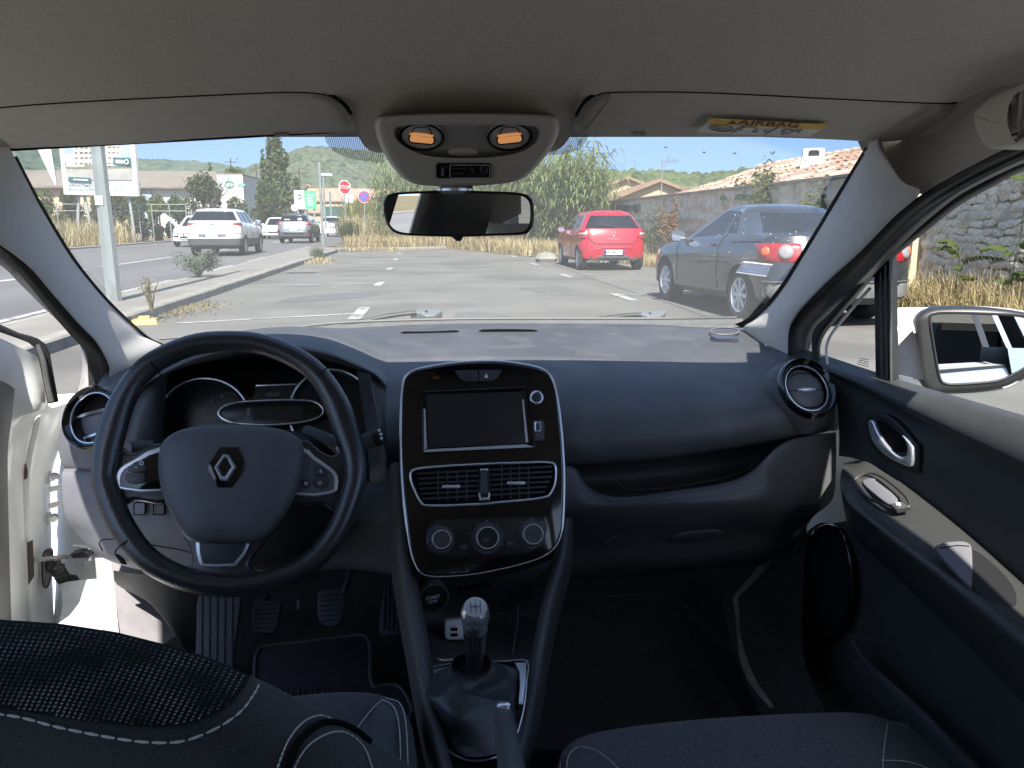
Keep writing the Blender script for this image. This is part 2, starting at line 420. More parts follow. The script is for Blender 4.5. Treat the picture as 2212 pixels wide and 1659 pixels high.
for x0_, x1_ in ((-260, 762), (1243, 2070)):
 b = mb(); b.tube([p + np.array([0, 0.002, 0.001]) for e, p in zip(ex_, front) if x0_ <= e[0] <= x1_], 0.0022, 6); b.build('visor_gap_shade', DARKGAP, hl)  # dark tube put in as the shade between headliner and visor
# dark hollow behind the visors and the front roof rail
b = mb()
b.net([[pt(x, y, Y) for x in (-150, 300, 760, 1000, 1240, 1700, 1950)] for y, Y in ((150, 0.90), (215, 0.94), (270, 1.05), (296, 1.085), (284, 1.10))], 3, 3)
b.build('front_roof_rail', VISOR, car, 60)
# ---- sun visors --------------------------------------------------------------------------------
def visor(outline, mirror=False):
 pts = [np.array(p, float) for p in outline]
 poly = []
 for x, y in spline([(p[0], p[1]) for p in outline], 5, True):
  top = 200 + (abs(x - 1000) - 240) / 1000 * 30
  poly.append(pt(x, y, 0.880 + (y - top) * 0.00158))
 c = sum(poly) / len(poly)
 pl = Plane(poly[0], poly[len(poly) // 3], poly[2 * len(poly) // 3])
 b = mb(); b.plate(poly, pl.n, 0.03, 0.016, 6)
 return b.build('sun_visor', VISOR, car, 60), pl
visL, plL = visor([(-160, 248), (0, 237), (190, 222), (380, 213), (560, 205), (650, 204), (705, 209), (738, 228), (756, 258), (763, 283), (752, 293), (690, 296), (560, 301), (420, 309), (290, 318), (130, 325), (0, 331), (-160, 338)])
visR, plR = visor([(1240, 283), (1248, 258), (1266, 228), (1298, 208), (1340, 203), (1500, 203), (1700, 211), (1900, 221), (2030, 227), (2066, 232), (2070, 242), (2056, 257), (2010, 283), (1965, 305), (1920, 312), (1870, 313), (1780, 308), (1600, 302), (1440, 297), (1320, 294), (1252, 292)])
b = mb()
for pl, x, y in ((plL, 607, 292), (plR, 1378, 288)):
 pass
b.plate([pt(*p) for p in ((1362, 285, 1.005), (1396, 287, 1.005), (1392, 294, 1.012), (1367, 292, 1.012))], (0, -0.9, -0.4), 0.004, 0.001).build('visor_clip', CONSOLE2, visR)
b = mb(); b.plate([pt(*p) for p in ((592, 290, 1.005), (626, 288, 1.005), (622, 295, 1.012), (597, 297, 1.012))], (0, -0.9, -0.4), 0.004, 0.001).build('visor_clip', CONSOLE2, visL)
# the airbag warning sticker, seen from behind: yellow band on top, three pictograms below
ctr = [pt(x, y, 0.880 + (y - 215) * 0.00158 - 0.0025) for x, y in ((1536, 256), (1792, 269), (1746, 296), (1505, 286))]
STK = Plane(ctr[0], ctr[1], ctr[3], 0.006)
STW = mat('sticker_white', (0.72, 0.71, 0.67), 0.5); STY = mat('sticker_yellow', (0.75, 0.47, 0.07), 0.5); STG = mat('sticker_grey_ink', (0.30, 0.29, 0.28), 0.5)
stk = mb().plate(STK.poly([(1536, 256), (1792, 269), (1746, 296), (1505, 286)]), STK.n, 0.0006).build('airbag_sticker', STW, visR)
P1 = STK.shift(0.0004)
mb().plate(P1.poly([(1536, 256), (1792, 269), (1773, 280), (1524, 268)]), P1.n, 0.0003).build('sticker_band', STY, visR)
P2 = STK.shift(0.0009)
b = mb()
a0, a1 = P2.at(1640, 266.5), P2.at(1690, 269); u = nrm(a1 - a0); v = P2.at(1658, 262) - P2.at(1651, 272); v = v - 0 * u
k = 0.0255
b.text('AIRBAG', P2.at(1662, 268.2), u, nrm(v), 0.0245, bold=0.02)
b.plate(P2.poly([(1571, 267.5), (1590, 268.5), (1585, 261)]), P2.n, 0.0002)
b.build('sticker_text', mat('sticker_ink', (0.10, 0.06, 0.02), 0.6), visR)
b = mb()
for q in (((1611, 270), (1581, 287)), ((1683, 274), (1652, 291))):
 a_, c_ = P2.at(*q[0]), P2.at(*q[1]); b.tube([a_, c_], 0.0008, 5)
b.tube([P2.at(*p) for p in oval(1558, 277, 25, 6.2, 24, 3)], 0.0012, 5, True)
b.tube([P2.at(1540, 274), P2.at(1577, 280)], 0.0012, 5)
b.plate(P2.poly([(1545, 281), (1556, 276), (1566, 277), (1570, 280), (1556, 282)]), P2.n, 0.0002)
b.tube([P2.at(*p) for p in ((1600, 283), (1606, 275), (1622, 274), (1634, 277), (1636, 283), (1624, 285))], 0.001, 5)
b.plate(P2.poly(oval(1654, 283.5, 4.5, 2.6, 12)), P2.n, 0.0002)
b.tube([P2.at(*p) for p in ((1688, 285), (1698, 279), (1712, 280), (1708, 285), (1722, 281), (1732, 281), (1722, 287))], 0.001, 5)
b.tube([P2.at(*p) for p in ((1688, 291), (1697, 287), (1706, 289))], 0.001, 5)
b.build('sticker_pictograms', STG, visR)
# ---- overhead console with two lit reading lamps -------------------------------------------------
oc_out = [(830, 250), (900, 246), (1000, 244), (1110, 245), (1185, 249), (1203, 258), (1205, 280), (1196, 306), (1178, 334), (1155, 362), (1130, 384), (1090, 396), (1000, 402), (915, 400), (878, 388), (852, 362), (832, 330), (818, 298), (812, 270), (816, 256)]
def oc_Y(y, k=0.0): return 0.845 + (y - 245) * 0.00098 - k
sp = spline(oc_out, 4, True)
def inset(pts, sx, sy, cx, cy): return [(cx + (x - cx) * sx, cy + (y - cy) * sy) for x, y in pts]
b = mb()
rings = [[pt(x, y, oc_Y(y) + 0.10) for x, y in inset(sp, 1.02, 1.0, 1008, 320)],
  [pt(x, y, oc_Y(y) + 0.010) for x, y in sp],
  [pt(x, y, oc_Y(y) - 0.006) for x, y in inset(sp, 0.985, 0.985, 1008, 320)],
  [pt(x, y, oc_Y(y) - 0.014) for x, y in inset(sp, 0.955, 0.95, 1008, 320)],
  [pt(x, y, oc_Y(y) - 0.016) for x, y in inset(sp, 0.88, 0.88, 1008, 320)]]
ins = spline([(876, 270), (1000, 268), (1140, 270), (1166, 276), (1168, 292), (1156, 310), (1130, 326), (1080, 338), (1000, 342), (930, 338), (890, 326), (864, 310), (850, 292), (852, 276)], 5, True)
def radial(poly, dirs, c):
 out = []
 for d in dirs:
  best = None
  for i in range(len(poly)):
   a, e = np.array(poly[i]) - c, np.array(poly[(i + 1) % len(poly)]) - c; den = d[0] * (e[1] - a[1]) - d[1] * (e[0] - a[0])
   if abs(den) < 1e-9: continue
   t = (a[0] * (e[1] - a[1]) - a[1] * (e[0] - a[0])) / den; u_ = (a[0] * d[1] - a[1] * d[0]) / den
   if t > 0 and -1e-6 <= u_ <= 1 + 1e-6 and (best is None or t > best): best = t
  out.append(c + d * best)
 return out
cc_ = np.array([1008.0, 306.0]); ins = radial(ins, [np.array(p) - cc_ for p in sp], cc_)
rings += [[pt(x, y, oc_Y(y) - 0.016) for x, y in ins],
  [pt(x, y, oc_Y(y) + 0.002) for x, y in inset(ins, 0.965, 0.95, 1008, 305)]]
b.grid(rings, wrap=True)
console = b.build('overhead_console', CONSOLE, car, 45)
c0, c1, c2 = pt(880, 275, oc_Y(275) + 0.002), pt(1140, 275, oc_Y(275) + 0.002), pt(1000, 335, oc_Y(335) + 0.002)
OCI = Plane(c0, c1, c2)
mb().plate([pt(x, y, oc_Y(y) + 0.002) for x, y in inset(ins, 0.965, 0.95, 1008, 305)], OCI.n, 0.004).build('console_inset', CONSOLE2, console, 30)
for cx, tilt in ((911, 4), (1101, -4)):
 OCP = OCI.shift(0.004)
 mb().plate(OCP.poly(oval(cx, 296, 46, 27, 32, tilt)), OCP.n, 0.010, 0.003).build('lamp_bezel', CONSOLE, console)
 b = mb(); b.tube(OCP.shift(0.0005).poly(oval(cx, 296, 47, 28, 32, tilt)), 0.0012, 6, True); b.build('lamp_seam', DARKGAP, console)
 OCQ = OCI.shift(0.0065); s = 1 if cx < 1000 else -1
 lens = [(cx + (x * math.cos(R(6 * s)) - y * math.sin(R(6 * s))), 301 + x * math.sin(R(6 * s)) + y * math.cos(R(6 * s))) for x, y in rrect(-27, -8.5, 27, 8.5, 7)]
 mb().plate(OCQ.poly(lens), OCQ.n, 0.003, 0.0012).build('reading_lamp', LAMP, console)
 b = mb(); b.tube(OCQ.shift(-0.001).poly(lens), 0.0011, 6, True); b.build('lamp_rim', DARKGAP, console)
 b = mb(); b.tube(OCQ.shift(-0.002).poly([(cx - 21, 290 - s * 2), (cx - 19, 280 - s), (cx - 12, 275), (cx + 12, 275), (cx + 19, 280 + s), (cx + 21, 290 + s * 2)]), 0.0005, 5); b.build('switch_outline', DARKGAP, console)
OCQ = OCI.shift(0.003)
mb().plate(OCQ.poly(oval(1000, 332, 33, 8, 24)), OCQ.n, 0.004, 0.002).build('microphone_cover', CONSOLE, console)
LP_ = Plane(pt(945, 356, oc_Y(356) - 0.0145), pt(1060, 356, oc_Y(356) - 0.0145), pt(1000, 386, oc_Y(386) - 0.0145))
LQ = LP_.shift(0.003)
mb().plate(LQ.poly(rrect(942, 355, 1061, 386, 5)), LQ.n, 0.006, 0.0008).build('airbag_display', PIANO, console)
LQ2 = LQ.shift(0.0014)
b = mb(); b.tube(LQ2.poly(rrect(972, 356.5, 1058, 384, 4)), 0.0006, 5, True)
b.build('display_border', mat('display_line', (0.30, 0.28, 0.26), 0.5), console)
b = mb()
b.text('PASSENGER', LQ2.at(991, 364.5), LQ2.u, LQ2.v, 0.0034); b.text('AIR BAG', LQ2.at(991, 374.5), LQ2.u, LQ2.v, 0.0034)
b.tube(LQ2.poly(oval(1045, 367, 8, 8.5, 16)), 0.0003, 4, True); b.tube(LQ2.poly([(1039, 361), (1051, 373)]), 0.0003, 4)
b.tube(LQ2.poly([(1016, 363), (1022, 366), (1019, 372), (1028, 374)]), 0.0004, 4)
b.plate(LQ2.poly(oval(956, 364, 3, 3, 10)), LQ2.n, 0.0002); b.plate(LQ2.poly([(952, 368), (960, 368), (958, 374), (953, 374)]), LQ2.n, 0.0002); b.plate(LQ2.poly([(952, 376), (960, 376), (957, 381), (954, 381)]), LQ2.n, 0.0002)
b.build('display_text', PRINT_DIM, console)
# ---- rear-view mirror ---------------------------------------------------------------------------
MC = pt(988, 463, 1.0)
mn = nrm(np.array([-0.17, -1.0, -0.02])); mu = nrm(np.cross(mn, [0, 0, 1.0])); mu = mu if mu[0] > 0 else -mu; mv = np.cross(mu, -mn); mv = mv if mv[2] > 0 else -mv
MP = Plane(MC, MC + mu * 0.1, MC + mv * 0.1)
mo = [(838, 420), (860, 415), (920, 412), (990, 411), (1060, 413), (1120, 416), (1143, 424), (1152, 442), (1152, 478), (1145, 498), (1128, 507), (1060, 510), (990, 512), (900, 510), (860, 506), (840, 494), (829, 470), (826, 445), (829, 430)]
rv = mb().plate(MP.shift(0.006).poly(spline(mo, 4, True)), MP.n, 0.035, 0.006, 4)
rv = rv.build('rear_view_mirror', BLACK, car, 50)
MG = MP.shift(0.0068)
mi = [(988 + (x - 988) * 0.955, 462 + (y - 462) * 0.885) for x, y in mo]
mb().plate(MG.poly(spline(mi, 4, True)), MG.n, 0.002).build('mirror_glass', MIRROR, rv)
b = mb(); b.plate(MP.shift(0.004).poly([(970, 508), (1002, 508), (998, 514), (994, 521), (986, 521), (978, 514)]), MP.n, 0.012, 0.002).build('dipping_lever', BLACK, rv)
b = mb(); a_ = pt(988, 418, 1.01); b.tube([a_ + [0, 0.02, -0.01], a_ + [0, 0.03, 0.006], pt(990, 395, 1.06)], [0.022, 0.022, 0.02], 14); b.build('mirror_stalk', BLACK, rv)
b = mb(); b.ball(pt(982, 410, 1.0), 0.016, 14, (1.4, 1, 0.4)); b.build('stalk_collar', CHROME, rv)
# ---- windscreen ----------------------------------------------------------------------------------
wtop = [(30, 322, 1.075), (300, 300, 1.105), (700, 280, 1.12), (1000, 275, 1.125), (1300, 280, 1.12), (1600, 292, 1.10), (1878, 300, 1.07)]
wmid = [(165, 555, 1.43), (420, 545, 1.47), (740, 538, 1.50), (1000, 535, 1.505), (1270, 535, 1.49), (1500, 538, 1.46), (1728, 548, 1.40)]
wbot = [(340, 745, 1.80), (560, 725, 1.83), (800, 708, 1.85), (1000, 702, 1.85), (1230, 702, 1.83), (1430, 702, 1.79), (1605, 700, 1.72)]
ws = mb().net([[pt(*p) for p in r] for r in (wtop, wmid, wbot)], 4, 8).build('windscreen', WGLASS, car, 60)
so_ = ws.modifiers.new('pane', 'SOLIDIFY'); so_.thickness = 0.005; so_.offset = 0.0
# insects and dirt flecks on the pane
r2 = [spline([pt(*p) for p in r], 6) for r in (wtop, wmid, wbot)]
def on_ws(s, t):
 k = s * (len(r2[0]) - 1); i = min(int(k), len(r2[0]) - 2); f = k - i
 q = [row[i] * (1 - f) + row[i + 1] * f for row in r2]
 return (q[0] * (1 - 2 * t) + q[1] * 2 * t) if t < 0.5 else (q[1] * (2 - 2 * t) + q[2] * (2 * t - 1))
b = mb(); wn = nrm(np.cross(on_ws(0.6, 0.4) - on_ws(0.4, 0.4), on_ws(0.5, 0.5) - on_ws(0.5, 0.3))); wn = wn if wn[2] > 0 else -wn
for i in range(46):
 s, t = rnd.uniform(0.05, 0.97), rnd.uniform(0.06, 0.4) ** 1.0
 if 0.38 < s < 0.6: continue
 c = on_ws(s, t) + wn * 0.003; rr = rnd.choice((0.0006, 0.0008, 0.001, 0.0014, 0.0018))
 b.ball(c, rr, 6, (1.6, 0.7, 0.5))
for px, py in ((1521, 329), (1587, 331), (1438, 318)):
 d = ray(px, py); c = EYE + d * 1.08; b.ball(c, 0.0013, 8, (2.0, 0.8, 0.6))
tag(b.build('insect_specks', mat('insect_dirt', (0.05, 0.06, 0.07), 0.8), ws), kind='stuff')
# black ceramic borders along the pillars, printed bands and the dotted corners beside the mirror
for side in (0, 1):
 b = mb()
 pa = [(38, 331, 1.07), (72, 398, 1.17), (103, 456, 1.27), (165, 556, 1.43), (222, 628, 1.56), (262, 670, 1.64), (300, 705, 1.72), (325, 726, 1.77), (360, 742, 1.80)] if side == 0 else \
  [(1868, 312, 1.055), (1838, 362, 1.14), (1800, 425, 1.24), (1757, 497, 1.34), (1715, 566, 1.44), (1684, 614, 1.52), (1650, 655, 1.60), (1612, 685, 1.67), (1586, 697, 1.71)]
 A = spline([pt(*p) for p in pa], 5)
 dx = -1 if side == 0 else 1
 wdt = [11, 12, 12, 12, 12, 13, 15, 16, 16]
 Bp = spline([pt(p[0] + dx * w, p[1] + (2 if p[1] < 640 else 8), p[2] + 0.004) for p, w in zip(pa, wdt)], 5)
 b.grid([[p + wn * -0.004 for p in A], [p + wn * -0.004 for p in Bp]]); b.build('windscreen_border', BLACK, ws)
dots = bpy.data.materials.new('dotted_print'); dots.use_nodes = True; t_ = dots.node_tree; t_.nodes.clear()
o_ = t_.nodes.new('ShaderNodeOutputMaterial'); mx_ = t_.nodes.new('ShaderNodeMixShader'); tr_ = t_.nodes.new('ShaderNodeBsdfTransparent'); df_ = t_.nodes.new('ShaderNodeBsdfDiffuse')
df_.inputs[0].default_value = (0.20, 0.24, 0.28, 1); tc_ = t_.nodes.new('ShaderNodeTexCoord'); ck_ = t_.nodes.new('ShaderNodeTexChecker'); ck_.inputs['Scale'].default_value = 560
ck_.inputs['Color1'].default_value = (1, 1, 1, 1); ck_.inputs['Color2'].default_value = (0, 0, 0, 1)
mp_ = t_.nodes.new('ShaderNodeMapping'); mp_.inputs['Rotation'].default_value = (0, 0, R(45)); mp_.inputs['Scale'].default_value = (1, 1, 0); t_.links.new(tc_.outputs['Object'], mp_.inputs[0]); t_.links.new(mp_.outputs[0], ck_.inputs['Vector'])
t_.links.new(ck_.outputs['Fac'], mx_.inputs[0]); t_.links.new(tr_.outputs[0], mx_.inputs[1]); t_.links.new(df_.outputs[0], mx_.inputs[2]); t_.links.new(mx_.outputs[0], o_.inputs[0])
for q in ([(700, 290), (705, 308), (722, 328), (755, 342), (800, 350), (830, 352), (830, 290)], [(1272, 288), (1268, 306), (1250, 324), (1222, 333), (1190, 336), (1170, 336), (1170, 288)]):
 b = mb(); b.plate([pt(x, y, 1.06 + (y - 290) * 0.0012) for x, y in spline(q, 1)] , -wn, 0.0); b.build('dotted_shade_band', dots, ws, 0)
# parking permit pocket stuck to the glass
pp = [(1606, 566), (1668, 572), (1656, 597), (1590, 588)]
Pq = Plane(pt(1606, 566, 1.44), pt(1668, 572, 1.43), pt(1590, 592, 1.48))
POCK = bpy.data.materials.new('permit_film'); POCK.use_nodes = True; t_ = POCK.node_tree; t_.nodes.clear()
o_ = t_.nodes.new('ShaderNodeOutputMaterial'); mx_ = t_.nodes.new('ShaderNodeMixShader'); tr_ = t_.nodes.new('ShaderNodeBsdfTransparent'); df_ = t_.nodes.new('ShaderNodeBsdfTranslucent')
mx_.inputs[0].default_value = 0.35; df_.inputs[0].default_value = (0.32, 0.35, 0.45, 1)
t_.links.new(tr_.outputs[0], mx_.inputs[1]); t_.links.new(df_.outputs[0], mx_.inputs[2]); t_.links.new(mx_.outputs[0], o_.inputs[0])
pk = mb().plate(Pq.poly(pp), Pq.n, 0.001).build('permit_pocket', POCK, ws)
b = mb(); b.tube(Pq.shift(0.0008).poly(pp), 0.0011, 4, True); b.build('pocket_edge', mat('film_edge', (0.75, 0.77, 0.78), 0.4), pk)
b = mb()
for k in range(3):
 y = 575 + k * 5; b.tube(Pq.shift(0.0008).poly([(1609 - k * 2, y), (1650 - k * 2, y + 5)]), 0.0006, 4)
b.build('pocket_print', mat('pale_blue_ink', (0.35, 0.42, 0.62), 0.6), pk)
# ---- windscreen pillars --------------------------------------------------------------------------
Lin = [(20, 318, 1.02), (62, 400, 1.155), (93, 458, 1.255), (154, 558, 1.415), (211, 630, 1.545), (250, 672, 1.625), (287, 706, 1.70), (312, 728, 1.75), (352, 748, 1.785), (352, 775, 1.78)]
Lout = [(-330, 330, 0.80), (-170, 430, 0.92), (-60, 490, 1.02), (56, 570, 1.18), (112, 633, 1.28), (169, 698, 1.38), (205, 735, 1.44), (224, 765, 1.47), (236, 795, 1.49), (234, 835, 1.49)]
def pillar(inn, out, swell):
 rows = []
 for a, o in zip(inn, out):
  a3, o3 = pt(*a), pt(*o)
  row = []
  for t in (0, 0.06, 0.25, 0.5, 0.75, 0.94, 1.0):
   q = a3 * (1 - t) + o3 * t
   bulge = swell * math.sin(math.pi * min(1, max(0, t))) ** 0.6
   row.append(q + (EYE - q) / np.linalg.norm(EYE - q) * bulge)
  rows.append(row)
 return rows
mb().net(pillar(Lin, Lout, 0.022), 3, 4).build('windscreen_pillar', TRIM, car, 60)
Rin = [(1905, 235, 1.0), (1888, 282, 1.03), (1872, 325, 1.055), (1850, 362, 1.125), (1812, 427, 1.225), (1769, 499, 1.325), (1727, 568, 1.425), (1697, 616, 1.505), (1664, 659, 1.585), (1630, 690, 1.65), (1606, 706, 1.69), (1612, 726, 1.69)]
Rout = [(1912, 252, 1.0), (1903, 300, 1.02), (1921, 347, 0.965), (1950, 392, 0.94), (1988, 416, 0.925), (1929, 470, 1.02), (1859, 543, 1.13), (1788, 608, 1.26), (1742, 655, 1.36), (1718, 685, 1.42), (1704, 715, 1.45), (1702, 765, 1.45)]
mb().net(pillar(Rin, Rout, 0.022), 3, 4).build('windscreen_pillar', TRIM, car, 60)
for inn_, out_ in ((Lin, Lout), (Rin, Rout)):
 rows = []
 for a_, o_ in zip(inn_, out_):
  a3, o3 = EYE + (pt(*a_) - EYE) * 1.045, EYE + (pt(*o_) - EYE) * 1.06
  rows.append([a3 + (o3 - a3) * t + np.array([0, 0, 0.012 * math.sin(math.pi * t)]) for t in (0.03, 0.3, 0.6, 1.0)])
 mb().net(rows, 3, 4).build('pillar_skin', WHITE_PAINT, car, 60)
# cloth covered rail above the passenger door, up to the headliner
rail_a = [(1905, 318, 0.985), (1932, 362, 0.955), (1958, 398, 0.935), (1999, 419, 0.915), (2030, 400, 0.875)]
rows = [[(1870, 200, 1.12), (1850, 275, 1.10), (1855, 310, 1.08), (1880, 350, 1.05), (1925, 392, 1.01), (1970, 412, 0.975), (1998, 422, 0.955)],
  [(1990, 170, 1.09), (1995, 245, 1.04), (2000, 300, 1.0), (2008, 345, 0.965), (2020, 372, 0.945), (2030, 388, 0.93), (2045, 394, 0.918)],
  [(2062, 150, 1.03), (2072, 215, 0.97), (2080, 262, 0.935), (2088, 305, 0.91), (2093, 335, 0.895), (2094, 352, 0.885), (2092, 366, 0.878)],
  [(2125, 110, 0.95), (2140, 170, 0.89), (2150, 220, 0.86), (2154, 265, 0.84), (2155, 302, 0.825), (2154, 325, 0.815), (2152, 339, 0.81)],
  [(2205, 50, 0.87), (2222, 112, 0.81), (2230, 170, 0.785), (2232, 222, 0.77), (2230, 265, 0.755), (2228, 290, 0.745), (2222, 305, 0.74)],
  [(2320, -30, 0.76), (2345, 40, 0.71), (2350, 110, 0.685), (2350, 180, 0.67), (2350, 225, 0.66), (2348, 245, 0.65), (2340, 257, 0.645)]]
netpx('roof_side_rail', rows, HEADLINER, 3, 3)
gh = [(2098, 252), (2112, 225), (2150, 196), (2220, 168), (2300, 140), (2300, 205), (2225, 214), (2196, 222), (2186, 240), (2192, 268), (2206, 290), (2202, 303), (2175, 315), (2130, 321), (2115, 312), (2100, 282)]
GP = Plane(pt(2110, 250, 0.82), pt(2212, 165, 0.72), pt(2150, 318, 0.755))
gr = mb().plate(GP.poly(spline(gh, 3, True)), GP.n, 0.03, 0.010, 4).build('grab_handle', VISOR, car, 60)
b = mb(); b.plate(GP.shift(0.0008).poly(oval(2192, 296, 5, 5, 14)), GP.n, 0.002, 0.0005).build('handle_screw_cap', CONSOLE2, gr)
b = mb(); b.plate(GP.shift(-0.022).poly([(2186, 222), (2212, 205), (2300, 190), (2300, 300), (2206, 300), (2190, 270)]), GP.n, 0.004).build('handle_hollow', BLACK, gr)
b = mb(); b.plate([pt(*p) for p in ((1888, 235, 1.13), (2005, 235, 1.06), (2005, 320, 1.03), (1940, 350, 1.06), (1900, 335, 1.10))], (-0.2, -1, -0.2), 0.003).build('roof_side_rail', HEADLINER, car)
for sx in (-1, 1):
 ys_ = (0.64, 0.3, 0.0, -0.3)
 mb().net([[(sx * x, y, z) for x, z in ((0.49, 1.36), (0.545, 1.325), (0.585, 1.29))] for y in ys_], 3, 2).build('roof_side_rail', HEADLINER, car, 60)
 mb().grid([[(sx * x, y, z) for x, z in ((0.585, 1.29), (0.60, 1.275), (0.612, 1.255))] for y in ys_]).build('door_seal', RUBBER, car, 60)
# ---- door seals, frames --------------------------------------------------------------------------
def strip(name, A, B, m, sw=0.006, parent=None):
 rows = [[pt(*a) for a in A], None, [pt(*q) for q in B]]
 rows[1] = [(p + q) / 2 + (EYE - (p + q) / 2) / np.linalg.norm(EYE - (p + q) / 2) * sw for p, q in zip(rows[0], rows[2])]
 return mb().net(rows, 5, 3).build(name, m, parent or car, 60)
sA = [(2340, 250, 0.66), (2212, 303, 0.755), (2083, 366, 0.86), (1999, 415, 0.94), (1929, 467, 1.03), (1859, 540, 1.14), (1788, 605, 1.27), (1742, 652, 1.37), (1718, 681, 1.43), (1704, 715, 1.46), (1700, 775, 1.46)]
sB = [(2340, 285, 0.675), (2212, 330, 0.77), (2083, 393, 0.875), (2010, 438, 0.955), (1945, 492, 1.045), (1875, 566, 1.155), (1806, 632, 1.285), (1768, 673, 1.385), (1746, 700, 1.445), (1738, 725, 1.475), (1738, 790, 1.475)]
sC = [(2340, 315, 0.685), (2212, 352, 0.78), (2083, 415, 0.885), (2020, 462, 0.965), (1960, 516, 1.055), (1892, 588, 1.165), (1828, 652, 1.295), (1790, 688, 1.395), (1768, 710, 1.455), (1758, 735, 1.485), (1762, 800, 1.485)]
strip('door_seal', sA, sB, RUBBER, 0.014)
strip('door_aperture_edge', sB, sC, RUBBER2, 0.008)
pdoor = None
lA = [(-140, 425, 1.02), (0, 516, 1.14), (56, 565, 1.23), (112, 630, 1.34), (169, 694, 1.45), (205, 730, 1.52), (226, 760, 1.55), (238, 795, 1.57), (238, 845, 1.57)]
lB = [(-140, 452, 1.03), (0, 545, 1.15), (46, 595, 1.24), (98, 660, 1.35), (150, 722, 1.46), (178, 752, 1.53), (188, 775, 1.56), (190, 805, 1.58), (192, 850, 1.58)]
lC = [(-140, 482, 1.05), (0, 572, 1.17), (36, 606, 1.26), (86, 656, 1.37), (132, 700, 1.48), (160, 728, 1.55), (172, 745, 1.58), (178, 790, 1.60), (168, 850, 1.60)]
strip('door_seal', lA, lB, RUBBER, 0.012)
strip('door_aperture_edge', lB, lC, mat('dusty_paint', (0.26, 0.25, 0.25), 0.6, var=0.2, vs=20), 0.006)
# ---- wipers and scuttle --------------------------------------------------------------------------
SCUT = mat('scuttle_plastic', (0.085, 0.085, 0.08), 0.75, var=0.1, vs=40)
b = mb()
b.net([[pt(x, y - 4, Y + 0.10) for x, y, Y in wbot], [pt(x, y - 12, Y + 0.06) for x, y, Y in wbot], [pt(x, y + 6, Y + 0.02) for x, y, Y in wbot]], 4, 2)
b.build('scuttle_panel', SCUT, car, 60)
b = mb(); b.tube([pt(x, y - 9, Y - 0.012) for x, y, Y in spline([(345, 741, 1.80), (560, 724, 1.83), (700, 709, 1.84), (800, 703, 1.85), (1000, 698, 1.85), (1230, 697, 1.83), (1430, 697, 1.79), (1592, 695, 1.725)], 4)], 0.0035, 6)
b.build('windscreen_lower_seal', BLACK, ws)
WGREY = mat('wiper_grey', (0.10, 0.11, 0.115), 0.45, spec=0.5)
for (px, py, Y), tail in (((925, 674, 1.93), [(700, 707, 1.90), (780, 694, 1.91), (830, 684, 1.92), (880, 677, 1.93), (900, 675, 1.93)]),
      ((1408, 678, 1.91), [(1160, 707, 1.90), (1235, 697, 1.90), (1300, 688, 1.905), (1360, 681, 1.91), (1385, 680, 1.91)])):
 WP = Plane(pt(px, py, Y), pt(px + 40, py + 1, Y), pt(px, py - 20, Y + 0.05))
 w = mb().plate(WP.poly([(px - 38, py - 6), (px - 14, py - 7), (px + 26, py - 9), (px + 31, py - 7), (px + 31, py - 3), (px + 14, py + 7), (px - 6, py + 8), (px - 18, py + 1), (px - 38, py)]), WP.n, 0.02, 0.004, 3).build('wiper', WGREY, car)
 b = mb(); b.ball(WP.shift(0.001).at(px - 4, py - 1), 0.004, 8); b.build('wiper_bolt', BLACK, w)
 b = mb(); b.tube([pt(*p) for p in spline(tail, 4)], [0.0045] * 8 + [0.006] * 9, 8); b.build('wiper_arm', BLACK, w)
 b = mb(); b.tube([pt(p[0] - 30, p[1] + 5, p[2]) for p in spline(tail[:4], 4)], 0.004, 6); b.build('wiper_blade', BLACK, w)
